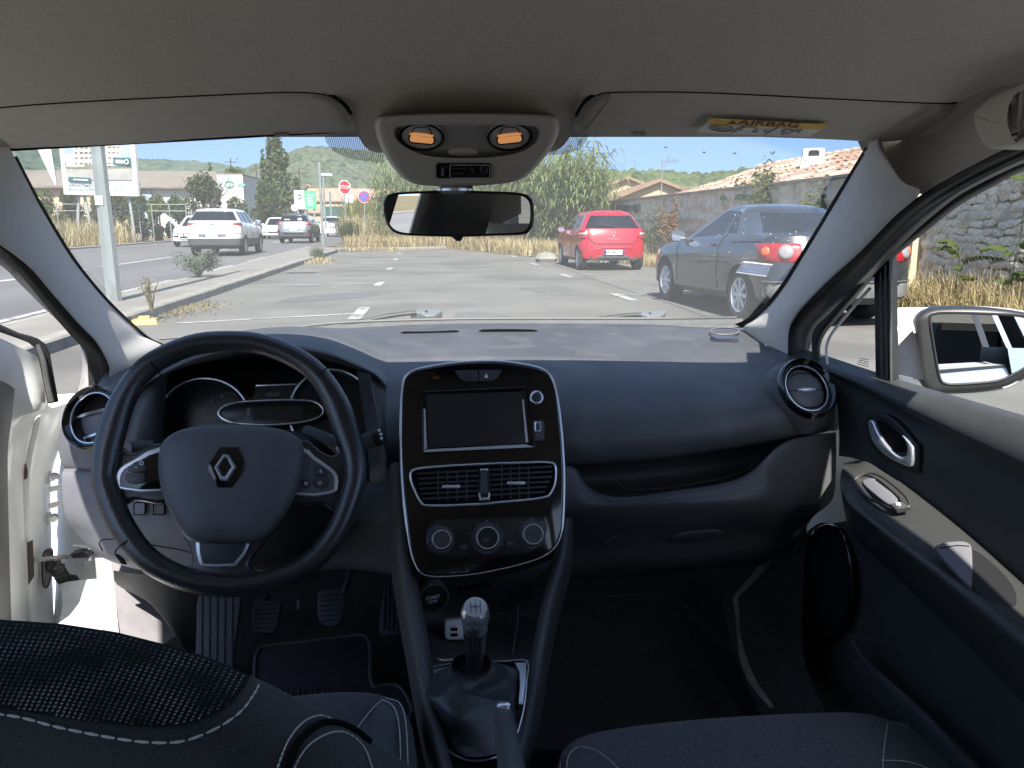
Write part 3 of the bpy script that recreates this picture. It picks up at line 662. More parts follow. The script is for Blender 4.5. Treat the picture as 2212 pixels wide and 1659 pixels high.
# ================================================================ dashboard
dx = [835, 870, 920, 1000, 1100, 1220, 1300, 1400, 1500, 1600, 1650, 1700, 1742, 1775, 1796]
def row(ys, Ys):
 Yl = Ys if hasattr(Ys, '__len__') else [Ys] * len(ys)
 return [(x, y, Y) for x, y, Y in zip(dx, ys, Yl)]
dash_rows = [
 row([705, 703, 701, 699, 698, 698, 698, 698, 698, 700, 706, 716, 738, 765, 782], [1.86] * 9 + [1.80, 1.74, 1.68, 1.62, 1.58, 1.56]),
 row([722, 721, 720, 718, 717, 717, 717, 718, 720, 725, 730, 738, 755, 775, 790], [1.68] * 9 + [1.64, 1.62, 1.58, 1.54, 1.50, 1.48]),
 row([748, 748, 747, 746, 745, 745, 746, 748, 751, 756, 760, 765, 775, 788, 799], [1.54] * 9 + [1.52, 1.50, 1.47, 1.44, 1.41, 1.39]),
 row([778, 778, 777, 776, 775, 776, 778, 781, 785, 790, 793, 796, 800, 806, 812], [1.43] * 9 + [1.42, 1.40, 1.37, 1.35, 1.33, 1.32]),
 row([805, 804, 803, 802, 802, 803, 805, 808, 811, 815, 817, 818, 820, 824, 828], [1.355] * 9 + [1.35, 1.335, 1.31, 1.30, 1.285, 1.28]),
 row([840, 840, 838, 837, 837, 839, 841, 843, 845, 846, 846, 846, 846, 847, 849], [1.29] * 9 + [1.285, 1.275, 1.265, 1.26, 1.255, 1.26]),
 row([900, 900, 898, 896, 895, 895, 894, 892, 889, 884, 881, 878, 875, 873, 872], [1.235] * 9 + [1.235, 1.235, 1.235, 1.24, 1.245, 1.255]),
 row([960, 960, 958, 957, 956, 953, 950, 944, 936, 925, 918, 911, 905, 900, 896], [1.21] * 9 + [1.215, 1.22, 1.225, 1.235, 1.245, 1.26]),
 row([998, 998, 997, 997, 997, 996, 991, 983, 971, 956, 948, 940, 933, 926, 920], [1.215] * 9 + [1.22, 1.225, 1.23, 1.24, 1.25, 1.265]),
 row([1010, 1010, 1010, 1010, 1010, 1008, 1003, 994, 982, 966, 957, 949, 941, 933, 927], [1.235] * 9 + [1.24, 1.245, 1.25, 1.26, 1.27, 1.285]),
 row([1014, 1014, 1014, 1014, 1014, 1012, 1007, 998, 985, 969, 960, 952, 944, 936, 930], [1.30] * 12 + [1.30, 1.31, 1.32]),
]
dash = netpx('dashboard', dash_rows, DASH, 4, 4, angle=80)
# right end of the dashboard, turned towards the door
rows = [[(1794, y, Y) for y, Y in ((782, 1.56), (800, 1.40), (828, 1.28), (872, 1.255), (920, 1.265), (932, 1.30))],
  [(1806, y, Y) for y, Y in ((784, 1.57), (803, 1.41), (832, 1.295), (874, 1.27), (918, 1.28), (930, 1.32))],
  [(1813, y, Y) for y, Y in ((786, 1.60), (806, 1.45), (836, 1.34), (876, 1.32), (914, 1.33), (926, 1.38))]]
netpx('dashboard_end', rows, DASH, 3, 3, dash)
# demister slot, speaker ring and line on the top
b = mb()
for seg in (((865, 717), (930, 717), (992, 714)), ((1034, 713), (1090, 712), (1162, 713))):
 n_ = len(seg)
 b.tube(spline([pt(x, y + 1.5, 1.685) for x, y in seg], 6), [0.0008] + [0.0032] * (6 * (n_ - 1) - 1) + [0.0008], 6)
b.build('demister_slot', DARKGAP, dash)
b = mb(); b.tube([pt(x, y, 1.655 - (y - 715) * 0.004) for x, y in oval(1566, 715, 31, 8, 30)], 0.0022, 6, True)
b.build('speaker_ring', KNEE, dash)
b = mb(); b.plate([pt(x, y, 1.60) for x, y in rrect(1535, 726, 1597, 731, 2)], (0, -0.6, 0.8), 0.003, 0.0006).build('dash_sticker', mat('blue_grey_sticker', (0.08, 0.10, 0.16), 0.5), dash)
# ---- open shelf, lower panel and glove box -------------------------------------------------------
SH = Plane(pt(1240, 1000, 1.34), pt(1700, 950, 1.34), pt(1300, 1075, 1.30))
mb().net([[pt(x, y, Y) for x, y, Y in r] for r in (
 [(1200, 1000, 1.34), (1350, 985, 1.36), (1500, 968, 1.36), (1640, 948, 1.35), (1760, 925, 1.33)],
 [(1200, 1050, 1.35), (1350, 1045, 1.36), (1500, 1030, 1.36), (1640, 1000, 1.35), (1760, 960, 1.33)],
 [(1200, 1100, 1.20), (1350, 1095, 1.20), (1500, 1080, 1.20), (1640, 1050, 1.21), (1760, 1000, 1.25)])], 4, 4).build('open_shelf', DASH_LOW, dash, 60)
b = mb(); b.tube(spline([pt(*p) for p in ((1318, 990, 1.33), (1340, 1048, 1.31), (1380, 1058, 1.30), (1480, 1048, 1.29), (1600, 1022, 1.29), (1640, 985, 1.31), (1655, 962, 1.33))], 4), 0.0012, 5); b.build('shelf_mat_edge', DASH_LOW, dash)
ex = [(1196, 1004), (1222, 1005), (1244, 1012), (1258, 1036), (1280, 1058), (1310, 1071), (1345, 1074), (1400, 1069), (1460, 1060), (1530, 1050), (1590, 1036), (1625, 1016), (1650, 992), (1675, 968), (1710, 950), (1750, 942), (1796, 936), (1806, 935)]
def eY(x): return 1.195 + max(0, (x - 1650)) / 150 * 0.055
rows = [[(x, y, eY(x) + 0.03) for x, y in ex], [(x, y + 4, eY(x)) for x, y in ex],
  [(x, y + (1082 - y) * 0.4 + 8, eY(x) - 0.012) for x, y in ex],
  [(x - (max(0, x - 1740)) * 0.10, 1098 - (x - 1200) * 0.035, eY(x) - 0.02) for x, y in ex],
  [(x - (max(0, x - 1700)) * 0.42, 1130 - (x - 1200) * 0.030, eY(x) + 0.0) for x, y in ex],
  [(x - (max(0, x - 1680)) * 0.55, 1180 - (x - 1200) * 0.06, eY(x) + 0.05) for x, y in ex],
  [(x - (max(0, x - 1680)) * 0.65, 1250 - (x - 1200) * 0.09, eY(x) + 0.10) for x, y in ex],
  [(x - (max(0, x - 1680)) * 0.7, 1262 - (x - 1200) * 0.09, eY(x) + 0.30) for x, y in ex]]
lowp = netpx('lower_dash_panel', rows, DASH, 3, 4, dash)
b = mb()
b.tube(spline([pt(*p) for p in ((1310, 1172, 1.235), (1345, 1150, 1.225), (1420, 1139, 1.22), (1520, 1131, 1.22), (1640, 1122, 1.235), (1715, 1118, 1.25))], 4), 0.0013, 5)
b.build('glovebox_seam', KNEE, dash)
GBP = Plane(pt(1465, 1150, 1.232), pt(1545, 1145, 1.232), pt(1500, 1172, 1.25))
mb().plate(GBP.shift(0.006).poly(spline([(1450, 1170), (1470, 1156), (1510, 1149), (1545, 1147), (1562, 1152), (1540, 1164), (1500, 1171)], 3, True)), GBP.n, 0.01, 0.003).build('glovebox_handle', DASH_LOW, dash)
# ---- passenger side air vent ---------------------------------------------------------------------
VP = Plane(pt(1735, 800, 1.275), pt(1735, 890, 1.225), pt(1780, 845, 1.25))
vc = VP.at(1735, 845); vr = np.linalg.norm(VP.at(1790, 845) - VP.at(1680, 845)) / 2; vry = np.linalg.norm(VP.at(1735, 787) - VP.at(1735, 904)) / 2
vent = mb()
vu, vv, vn = VP.u, VP.v, VP.n
def ell_lathe(prof, n=40):
 b = mb(); rings = []
 for r, h in prof: rings.append([vc + vn * h + vu * (r * vr * math.cos(2 * math.pi * k / n)) + vv * (r * vry * math.sin(2 * math.pi * k / n)) for k in range(n)])
 b.grid(rings, wrap=True); return b
pod = ell_lathe([(1.30, -0.030), (1.16, -0.004), (1.05, 0.012), (1.0, 0.013)]).build('air_vent', DASH, car, 60)
ell_lathe([(1.07, 0.008), (1.05, 0.019), (0.99, 0.023), (0.93, 0.020), (0.80, 0.010), (0.79, 0.0)]).build('vent_ring', PIANO, pod, 60)
b = mb(); b.tube([vc + vn * 0.013 + vu * (0.80 * vr * math.cos(a)) + vv * (0.80 * vry * math.sin(a)) for a in np.linspace(0, 2 * math.pi, 41)[:-1]], 0.0013, 6, True); b.build('vent_chrome', CHROME, pod)
b = ell_lathe([(0.79, 0.0), (0.70, 0.007), (0.55, 0.010), (0.3, 0.0115), (0.001, 0.012)]); b.build('vent_flap', mat('vent_flap_grey', (0.075, 0.08, 0.085), 0.45), pod, 60)
b = mb()
for dy, hw in ((0.06, 0.74),): b.tube([vc + vn * (0.0125 - 0.006 * abs(t) ** 2) + vu * (t * hw * vr) + vv * (-dy * vry) for t in np.linspace(-1, 1, 13)], 0.0011, 5)
for q in (0.34, -0.45):
 b.tube([vc + vn * 0.011 + vu * (math.cos(a) * 0.5 * vr) + vv * (q * vry + math.sin(a) * 0.22 * vry * (1 if q > 0 else -1)) for a in np.linspace(0.25, math.pi - 0.25, 11)], 0.0007, 5)
b.build('vent_slit', DARKGAP, pod)
b = mb(); b.ball(vc + vn * 0.013 - vv * (0.06 * vry), 0.011, 12, (1.6, 0.4, 0.36)); b.build('vent_tab', SILVER, pod, 60)
# ---- instrument binnacle -------------------------------------------------------------------------
bx = [240, 285, 335, 400, 480, 560, 640, 710, 770, 810, 836]
def brow(ys, Ys): return [(x, y, Y) for x, y, Y in zip(bx, ys, Ys if hasattr(Ys, '__len__') else [Ys] * len(bx))]
netpx('binnacle_hood', [
 brow([800, 775, 762, 745, 733, 724, 716, 711, 708, 706, 705], [1.72, 1.76, 1.80, 1.82, 1.83, 1.84, 1.85, 1.855, 1.86, 1.86, 1.86]),
 brow([812, 786, 766, 742, 725, 713, 707, 708, 713, 718, 722], [1.58, 1.62, 1.64, 1.65, 1.66, 1.66, 1.66, 1.66, 1.67, 1.68, 1.68]),
 brow([822, 797, 772, 745, 723, 710, 706, 712, 727, 740, 748], [1.47, 1.50, 1.51, 1.50, 1.50, 1.50, 1.51, 1.52, 1.53, 1.54, 1.54]),
 brow([832, 812, 786, 758, 734, 721, 720, 729, 750, 768, 778], [1.38, 1.38, 1.38, 1.37, 1.37, 1.37, 1.375, 1.39, 1.41, 1.425, 1.43]),
 brow([850, 832, 803, 772, 748, 737, 740, 752, 776, 795, 805], [1.31, 1.30, 1.29, 1.275, 1.27, 1.27, 1.28, 1.30, 1.325, 1.345, 1.355]),
 brow([868, 846, 814, 781, 757, 747, 751, 764, 786, 806, 830], [1.28, 1.265, 1.255, 1.245, 1.24, 1.24, 1.25, 1.27, 1.295, 1.305, 1.30]),
 brow([870, 850, 820, 788, 764, 755, 759, 772, 793, 812, 840], [1.29, 1.28, 1.27, 1.26, 1.255, 1.255, 1.265, 1.285, 1.30, 1.31, 1.30]),
 brow([868, 850, 822, 795, 775, 766, 768, 780, 797, 815, 842], [1.36, 1.36, 1.37, 1.37, 1.37, 1.37, 1.37, 1.37, 1.37, 1.36, 1.32])], DASH, 4, 4, dash, 60)
# inside walls of the binnacle
netpx('binnacle_lining', [
 [(300, 835, 1.28), (330, 808, 1.27), (400, 780, 1.27), (497, 762, 1.265), (600, 758, 1.275), (700, 770, 1.29), (780, 795, 1.31), (806, 815, 1.315)],
 [(310, 845, 1.36), (345, 815, 1.38), (405, 792, 1.40), (497, 776, 1.40), (600, 773, 1.40), (700, 782, 1.40), (770, 800, 1.39), (800, 820, 1.36)],
 [(330, 870, 1.42), (365, 835, 1.46), (415, 812, 1.47), (497, 797, 1.47), (600, 794, 1.47), (690, 803, 1.46), (752, 822, 1.44), (790, 850, 1.40)],
 [(335, 960, 1.38), (365, 960, 1.43), (415, 950, 1.44), (497, 950, 1.44), (600, 950, 1.44), (690, 955, 1.43), (752, 965, 1.41), (795, 980, 1.36)],
 [(340, 1010, 1.30), (365, 1015, 1.32), (415, 1020, 1.32), (497, 1020, 1.32), (600, 1020, 1.32), (690, 1020, 1.32), (760, 1020, 1.31), (800, 1010, 1.29)]], BLACK, 3, 3, dash, 60)
# left and right cheeks of the binnacle
netpx('binnacle_cheek', [[(282, 845, 1.30), (272, 900, 1.255), (262, 960, 1.235), (255, 1010, 1.235)], [(320, 822, 1.29), (310, 880, 1.25), (298, 950, 1.23), (290, 1010, 1.23)],
      [(356, 805, 1.32), (352, 830, 1.30), (345, 930, 1.27), (338, 1010, 1.26)], [(366, 812, 1.40), (362, 840, 1.40), (356, 930, 1.38), (345, 1010, 1.34)]], DASH, 4, 4, dash, 60)
netpx('binnacle_cheek', [[(770, 800, 1.38), (778, 850, 1.36), (790, 930, 1.33), (802, 1075, 1.30)], [(797, 808, 1.32), (806, 860, 1.29), (820, 930, 1.26), (836, 1075, 1.245)],
      [(812, 806, 1.33), (826, 860, 1.285), (838, 930, 1.255), (852, 1075, 1.24)], [(838, 804, 1.355), (846, 860, 1.28), (856, 930, 1.24), (868, 1075, 1.225)]], DASH, 4, 4, dash, 60)
b = mb(); b.tube(spline([pt(*p) for p in ((798, 808, 1.318), (810, 862, 1.283), (824, 932, 1.253), (838, 1010, 1.238))], 5), 0.0016, 6); b.build('binnacle_seam', KNEE, dash)
# cluster
CP = Plane(pt(440, 830, 1.375), pt(700, 830, 1.375), pt(560, 960, 1.33))
clus = mb().plate(CP.shift(-0.012).poly([(345, 850), (400, 812), (500, 800), (640, 800), (740, 815), (795, 850), (800, 1000), (345, 1000)]), CP.n, 0.01).build('instrument_cluster', PIANO, car)
def gauge(cx, cy, rx, ry, a0=0, a1=360, rot=0):
 P = [CP.shift(0.0).at(*p) for p in oval(cx, cy, rx, ry, 48, rot)]
 b = mb(); b.tube(P, 0.0028, 8, True); g = b.build('gauge_ring', CHROME, clus, 60)
 b = mb(); b.tube([CP.shift(-0.006).at(*p) for p in oval(cx, cy, rx * 0.955, ry * 0.955, 48, rot)], 0.004, 6, True); b.build('gauge_inner_ring', BLACK, clus, 60)
 mb().plate(CP.shift(-0.009).poly(oval(cx, cy, rx, ry, 40, rot)), CP.n, 0.002).build('gauge_dial', mat('dial_black', (0.010, 0.010, 0.011), 0.3), clus)
gauge(440, 905, 99, 88, rot=-6); gauge(716, 890, 92, 92, rot=4)
b = mb(); CT = CP.shift(-0.0075)
for k, (x, y) in enumerate(((441, 911), (442, 887), (456, 867), (479, 855), (505, 851))):
 b.text(str(k + 1), CT.at(x, y), CT.u, CT.v, 0.0085)
for k in range(26):
 a = R(200 - k * 5.5); x, y = 500 + 72 * math.cos(a), 915 - 68 * math.sin(a); x2, y2 = 500 + 66 * math.cos(a), 915 - 62 * math.sin(a)
 b.tube([CT.at(x, y), CT.at(x2, y2)], 0.0003, 4)
b.build('dial_marks', mat('dial_print', (0.34, 0.34, 0.34), 0.6), clus)
OV = CP.shift(0.012)
ov = [(472, 893), (476, 884), (494, 873), (530, 867), (590, 864), (650, 864), (680, 868), (696, 880), (697, 892), (684, 903), (650, 912), (590, 917), (540, 916), (500, 911), (480, 903)]
ovs = spline(ov, 4, True)
ovp = mb().plate(OV.shift(-0.002).poly(ovs), OV.n, 0.02, 0.002).build('speed_display', mat('speed_display_black', (0.006, 0.006, 0.006), 0.25), clus)
b = mb(); b.tube(OV.poly(ovs), [0.0034 if p[0] < 505 else 0.0020 for p in ovs], 8, True); b.build('display_ring', CHROME, ovp, 60) if False else b.build('display_ring', CHROME, clus, 60)
OW = OV.shift(-0.0012)
mb().plate(OW.poly([(546, 879), (652, 877), (656, 905), (546, 909)]), OV.n, 0.001).build('speed_readout', SCREEN, clus)
mb().plate(OW.poly([(533, 882), (541, 881), (539, 909), (532, 907)]), OV.n, 0.001).build('readout_bar', KNEE, clus)
TR = CP.shift(0.002)
mb().plate(TR.poly([(552, 835), (642, 833), (636, 862), (546, 864)]), CP.n, 0.004).build('trip_display', SCREEN, clus)
b = mb(); b.plate(TR.shift(0.003).poly([(552, 830), (640, 828), (640, 831), (552, 834)]), CP.n, 0.004, 0.0006).build('trip_trim', CHROME, clus)
b = mb(); b.text('12:40', TR.shift(0.0005).at(592, 852), TR.u, TR.v, 0.009) if False else b.plate(TR.shift(0.0006).poly([(575, 848), (604, 847), (603, 856), (574, 857)]), TR.n, 0.0002)
b.build('trip_segments', mat('segment_grey', (0.06, 0.06, 0.06), 0.5), clus)
b = mb(); b.plate(TR.shift(0.01).poly([(690, 950), (732, 939), (734, 944), (694, 956)]), CP.n, 0.004, 0.001); b.build('cluster_trim', CHROME, clus)
# ---- steering wheel ------------------------------------------------------------------------------
Kx = lambda x, y: (164.6 + 0.4134 * x, 658.3 + 0.4134 * y)
hub = pt(497, 1004, 1.07)
wn_ = nrm(np.array([0.10, -0.92, 0.42]))
WPl = Plane.__new__(Plane); WPl.n = wn_; WPl.o = hub; WPl.v = nrm(np.array([0, 0, 1.0]) - wn_ * wn_[2]); WPl.u = np.cross(WPl.v, wn_)
sw = mb()
ro = [WPl.at(*p) for p in spline([Kx(*p) for p in ((800, 138), (1020, 165), (1260, 285), (1415, 480), (1495, 700), (1520, 850), (1500, 1000), (1410, 1220), (1250, 1400), (1030, 1500), (800, 1530), (570, 1500), (350, 1395), (190, 1210), (100, 1000), (78, 850), (100, 690), (180, 480), (330, 285), (570, 165))], 4, True)]
cen = sum(ro) / len(ro)
rr_ = []
for i, p in enumerate(ro):
 a = math.degrees(math.atan2((p - cen) @ WPl.v, (p - cen) @ WPl.u))
 k = 1.0
 for a0 in (18, 162): k += 0.22 * math.exp(-((a - a0) / 20) ** 2)
 for a0 in (-22, 202 - 360): k += 0.05 * math.exp(-((a - a0) / 18) ** 2)
 rr_.append(0.0158 * k)
axis = [p + (cen - p) / np.linalg.norm(cen - p) * r * 1.0 for p, r in zip(ro, rr_)]
axis = [np.array(p) for p in axis]
rings = []
for p, r in zip(axis, rr_):
 s = nrm(p - cen)
 rings.append([p + s * (r * math.cos(t)) + wn_ * (0.0165 * math.sin(t)) for t in (2 * math.pi * k / 16 for k in range(16))])
rings.append(rings[0])
sw.grid(rings, wrap=True)
wheel = sw.build('steering_wheel', LEATHER, car, 70)
b = mb()
for (x, y), (x2, y2) in (((388, 292), (440, 360)), ((1328, 330), (1258, 388)), ((228, 1278), (300, 1222)), ((1245, 1285), (1195, 1232))):
 a_, c_ = WPl.at(*Kx(x, y)), WPl.at(*Kx(x2, y2)); m_ = (a_ + c_) / 2; d_ = np.linalg.norm(a_ - c_) / 2; s_ = nrm(c_ - a_)
 b.tube([m_ + s_ * (0.0168 * math.cos(t)) + wn_ * (0.0172 * math.sin(t)) for t in np.linspace(0, math.pi, 13)], 0.0009, 5)
b.build('leather_seam', DARKGAP, wheel)
b = mb()
for i in range(70):
 a = R(35 + i * 1.6); p = cen + (WPl.u * math.cos(a) + WPl.v * math.sin(a)) * (np.linalg.norm(axis[0] - cen) - 0.0165) + wn_ * 0.006
 q = p + (WPl.v * math.cos(a) - WPl.u * math.sin(a)) * 0.003 + wn_ * 0.002; b.tube([p, q], 0.0005, 4)
b.build('rim_stitching', KNEE, wheel)
# spokes
def wplate(name, pts, off, m, thick=0.012, bev=0.003, n=3, closed=True, parent=None, dome=0):
 P = WPl.shift(off); return mb().plate(P.poly(spline([Kx(*p) for p in pts], n, True) if n > 1 else [Kx(*p) for p in pts]), wn_, thick, bev, 3, dome=dome).build(name, m, parent or wheel, 60)
wplate('spoke', [(455, 720), (300, 775), (240, 745), (165, 690), (140, 860), (165, 1010), (235, 1050), (300, 1020), (470, 1035), (600, 900)], -0.004, LEATHER, 0.016, 0.006)
wplate('spoke', [(1165, 700), (1280, 765), (1345, 785), (1400, 740), (1465, 700), (1475, 880), (1440, 1040), (1345, 1075), (1280, 1040), (1130, 1045), (1000, 900)], -0.004, LEATHER, 0.016, 0.006)
wplate('spoke', [(560, 1180), (585, 1270), (600, 1345), (560, 1395), (620, 1440), (820, 1450), (960, 1410), (900, 1360), (990, 1230), (1040, 1150), (800, 1100)], -0.006, LEATHER, 0.016, 0.006)
wplate('spoke_trim', [(445, 740), (300, 808), (228, 850), (205, 895), (205, 945), (240, 967), (440, 975), (520, 860)], 0.003, SILVER, 0.008, 0.002, 2)
wplate('spoke_trim', [(1175, 745), (1250, 795), (1330, 850), (1366, 890), (1367, 950), (1340, 985), (1150, 995), (1050, 860)], 0.003, SILVER, 0.008, 0.002, 2)
wplate('spoke_face', [(445, 765), (310, 825), (250, 858), (228, 900), (228, 940), (250, 955), (440, 962), (520, 860)], 0.0045, PIANO, 0.004, 0.0008, 2)
wplate('spoke_face', [(1170, 765), (1240, 810), (1315, 860), (1345, 895), (1346, 945), (1325, 972), (1150, 980), (1050, 860)], 0.0045, AIRBAG, 0.004, 0.0008, 2)
wplate('bottom_trim', [(622, 1240), (640, 1345), (668, 1370), (812, 1367), (845, 1350), (905, 1250), (800, 1180), (680, 1180)], 0.000, SILVER, 0.008, 0.002, 2)
wplate('bottom_face', [(642, 1240), (657, 1338), (680, 1354), (806, 1352), (830, 1340), (888, 1250), (800, 1180), (680, 1180)], 0.0015, mat('bottom_spoke_black', (0.03, 0.03, 0.034), 0.4), 0.004, 0.0008, 2)
BTN = mat('button_grey', (0.035, 0.037, 0.042), 0.4, spec=0.5)
wplate('cruise_button', [(268, 868), (300, 825), (340, 812), (360, 822), (355, 872)], 0.0068, BTN, 0.004, 0.0012, 2)
wplate('cruise_button', [(262, 880), (354, 878), (350, 932), (270, 930)], 0.0068, BTN, 0.004, 0.0012, 2)
wplate('cruise_button', [(1245, 890), (1248, 845), (1275, 838), (1312, 862), (1318, 895)], 0.0068, BTN, 0.004, 0.0012, 2)
wplate('cruise_button', [(1240, 903), (1318, 905), (1308, 955), (1246, 952)], 0.0068, BTN, 0.004, 0.0012, 2)
wplate('cruise_button', [(1184, 916), (1216, 912), (1220, 945), (1205, 956), (1184, 952)], 0.0068, BTN, 0.004, 0.0012, 2)
b = mb(); PB = WPl.shift(0.0072)
for s_, x, y in (('+', 313, 850), ('-', 306, 908), ('R', 1279, 872), ('O', 1274, 932)): b.text(s_, PB.at(*Kx(x, y)), PB.u, PB.v, 0.007)
b.tube(PB.poly([Kx(*p) for p in oval(341, 828, 10, 9, 10)]), 0.0006, 5, True); b.tube(PB.poly([Kx(1193, 925), Kx(1210, 942)]), 0.0006, 5); b.tube(PB.poly([Kx(1210, 925), Kx(1193, 942)]), 0.0006, 5)
b.build('button_marks', PRINT, wheel)
# airbag cover: pillow with the badge
abp = spline([Kx(*p) for p in ((760, 624), (640, 633), (525, 662), (455, 715), (432, 780), (428, 860), (450, 985), (505, 1110), (575, 1215), (640, 1242), (760, 1246), (900, 1246), (965, 1232), (1020, 1190), (1100, 1085), (1160, 965), (1184, 850), (1190, 760), (1170, 705), (1095, 658), (950, 630))], 3, True)
cxk, cyk = Kx(805, 915)
rings = []
for sc, h in ((1.0, -0.012), (1.0, 0.006), (0.985, 0.013), (0.95, 0.019), (0.88, 0.0235), (0.7, 0.028), (0.4, 0.030), (0.15, 0.0305)):
 rings.append([WPl.shift(h).at(cxk + (x - cxk) * sc, cyk + (y - cyk) * sc) for x, y in abp])
b = mb(); b.grid(rings, wrap=True); b.f.append(tuple(range(len(b.v) - len(abp), len(b.v)))); b.build('airbag_cover', AIRBAG, wheel, 60)
wplate('badge_well', [(752, 742), (845, 742), (880, 820), (878, 862), (812, 955), (738, 955), (685, 862), (684, 835)], 0.0325, PIANO, 0.006, 0.0015, 1)
DP = WPl.shift(0.0365)
do = [Kx(*p) for p in ((768, 776), (800, 780), (842, 848), (790, 928), (752, 922), (716, 850))]; di = [Kx(*p) for p in ((775, 802), (786, 804), (806, 846), (776, 892), (764, 890), (748, 848))]
do2 = [(x, y) for x, y in do]
rings = []
b = mb()
A = WPl.shift(0.030).poly(do); B_ = DP.shift(0.0).poly([((x * .55 + x2 * .45), (y * .55 + y2 * .45)) for (x, y), (x2, y2) in zip(do, di)]); Cc = WPl.shift(0.031).poly(di)
b.grid([A, B_, Cc], wrap=True); b.build('badge_diamond', SILVER, wheel, 20)
b = mb(); b.text('SRS', WPl.shift(0.0265).at(*Kx(760, 1178)), WPl.u, WPl.v, 0.010); b.build('airbag_lettering', DASH_LOW, wheel)
# column shroud and stalks
netpx('column_shroud', [[(560, 950, 1.30), (640, 945, 1.27), (720, 950, 1.25), (775, 975, 1.25)], [(560, 955, 1.17), (640, 948, 1.15), (720, 960, 1.15), (770, 990, 1.17)],
      [(440, 1190, 1.15), (600, 1190, 1.14), (720, 1150, 1.15), (760, 1100, 1.17)], [(440, 1220, 1.30), (600, 1230, 1.30), (720, 1200, 1.30), (760, 1130, 1.30)]], BLACK, 3, 4, car, 60)
b = mb(); b.tube([pt(700, 985, 1.16), pt(760, 970, 1.15), pt(795, 952, 1.145), pt(815, 945, 1.14)], [0.010, 0.010, 0.013, 0.0145], 12); st = b.build('control_stalk', DASH_LOW, car, 60)
b = mb(); b.tube([pt(812, 946, 1.139), pt(824, 941, 1.137)], [0.0148, 0.013], 12); b.build('stalk_end', BLACK, st, 60)
b = mb()
for x, y in ((819, 930), (823, 938), (824, 947)): b.ball(pt(x, y, 1.118), 0.0025, 6)
b.build('stalk_symbols', PRINT, st)
b = mb(); b.tube([pt(660, 930, 1.17), pt(700, 945, 1.15), pt(728, 962, 1.14), pt(738, 968, 1.14)], [0.009, 0.009, 0.012, 0.012], 10); st2 = b.build('control_stalk', DASH_LOW, car, 60)
b = mb()
for x, y in ((728, 968), (735, 962), (731, 974), (739, 970)): b.ball(pt(x, y, 1.127), 0.0025, 6)
b.build('stalk_symbols', PRINT, st2)
b = mb(); b.tube([pt(275, 968, 1.16), pt(290, 966, 1.17), pt(330, 965, 1.18)], 0.010, 10); b.build('control_stalk', DASH_LOW, car, 60)
# ---- knee panel under the wheel (grey, sunlit at the door end) -------------------------------------
netpx('knee_panel', [
 [(140, 1012, 1.36), (200, 1012, 1.33), (270, 1012, 1.30), (380, 1015, 1.29), (520, 1020, 1.29), (640, 1030, 1.29), (760, 1040, 1.29), (860, 1045, 1.27)],
 [(134, 1030, 1.34), (200, 1030, 1.30), (270, 1030, 1.275), (380, 1035, 1.27), (520, 1045, 1.27), (640, 1055, 1.27), (760, 1060, 1.27), (860, 1065, 1.25)],
 [(140, 1110, 1.34), (200, 1112, 1.30), (270, 1115, 1.27), (380, 1125, 1.265), (520, 1135, 1.27), (640, 1140, 1.27), (760, 1140, 1.27), (860, 1140, 1.25)],
 [(165, 1150, 1.36), (215, 1160, 1.31), (285, 1170, 1.275), (390, 1185, 1.275), (520, 1195, 1.28), (640, 1195, 1.29), (760, 1195, 1.29), (860, 1200, 1.27)],
 [(205, 1195, 1.38), (240, 1210, 1.33), (300, 1225, 1.30), (400, 1232, 1.30), (520, 1235, 1.31), (640, 1230, 1.32), (760, 1225, 1.32), (860, 1240, 1.30)],
 [(250, 1215, 1.44), (280, 1225, 1.42), (330, 1235, 1.42), (400, 1238, 1.42), (520, 1240, 1.44), (640, 1235, 1.44), (760, 1230, 1.44), (860, 1245, 1.44)]], KNEE, 4, 4, car, 60)
netpx('dash_left_end', [[(152, 900, 1.33), (130, 930, 1.37), (126, 970, 1.38), (135, 1005, 1.38), (150, 1016, 1.38)], [(190, 900, 1.29), (180, 960, 1.29), (182, 990, 1.30), (190, 1012, 1.31), (200, 1020, 1.33)],
      [(260, 880, 1.27), (262, 960, 1.25), (262, 990, 1.26), (265, 1012, 1.27), (270, 1020, 1.30)], [(300, 860, 1.30), (300, 960, 1.26), (300, 990, 1.27), (300, 1012, 1.28), (300, 1020, 1.30)]], KNEE, 4, 4, car, 60)
KN = Plane(pt(290, 1075, 1.262), pt(380, 1080, 1.258), pt(330, 1115, 1.262))
KW = Plane(pt(200, 1040, 1.292), pt(380, 1050, 1.26), pt(290, 1120, 1.265))
for pts_ in ([(289, 1086), (313, 1086), (313, 1112), (289, 1112)], [(331, 1090), (355, 1090), (355, 1112), (331, 1112)]):
 b = mb(); Pn = KW.shift(0.007); b.plate(Pn.poly(pts_), Pn.n, 0.006, 0.001).build('dash_switch', DASH_LOW if pts_[0][0] > 300 else KNEE, car)
 b = mb(); b.tube(Pn.shift(0.0004).poly(pts_), 0.0011, 5, True); b.build('switch_surround', DARKGAP, car)
b = mb(); b.tube([pt(x, y, 1.268) for x, y in spline([(222, 1190), (215, 1175), (222, 1166), (260, 1166), (330, 1178), (400, 1190), (430, 1205)], 4)], 0.001, 5); b.build('fuse_cover_seam', DARKGAP, car)
b = mb(); Pn = Plane(pt(248, 1198, 1.30), pt(268, 1208, 1.29), pt(255, 1225, 1.30)); b.plate(Pn.poly([(246, 1196), (256, 1198), (272, 1220), (262, 1218)]), Pn.n, 0.003).build('cover_notch', DARKGAP, car)
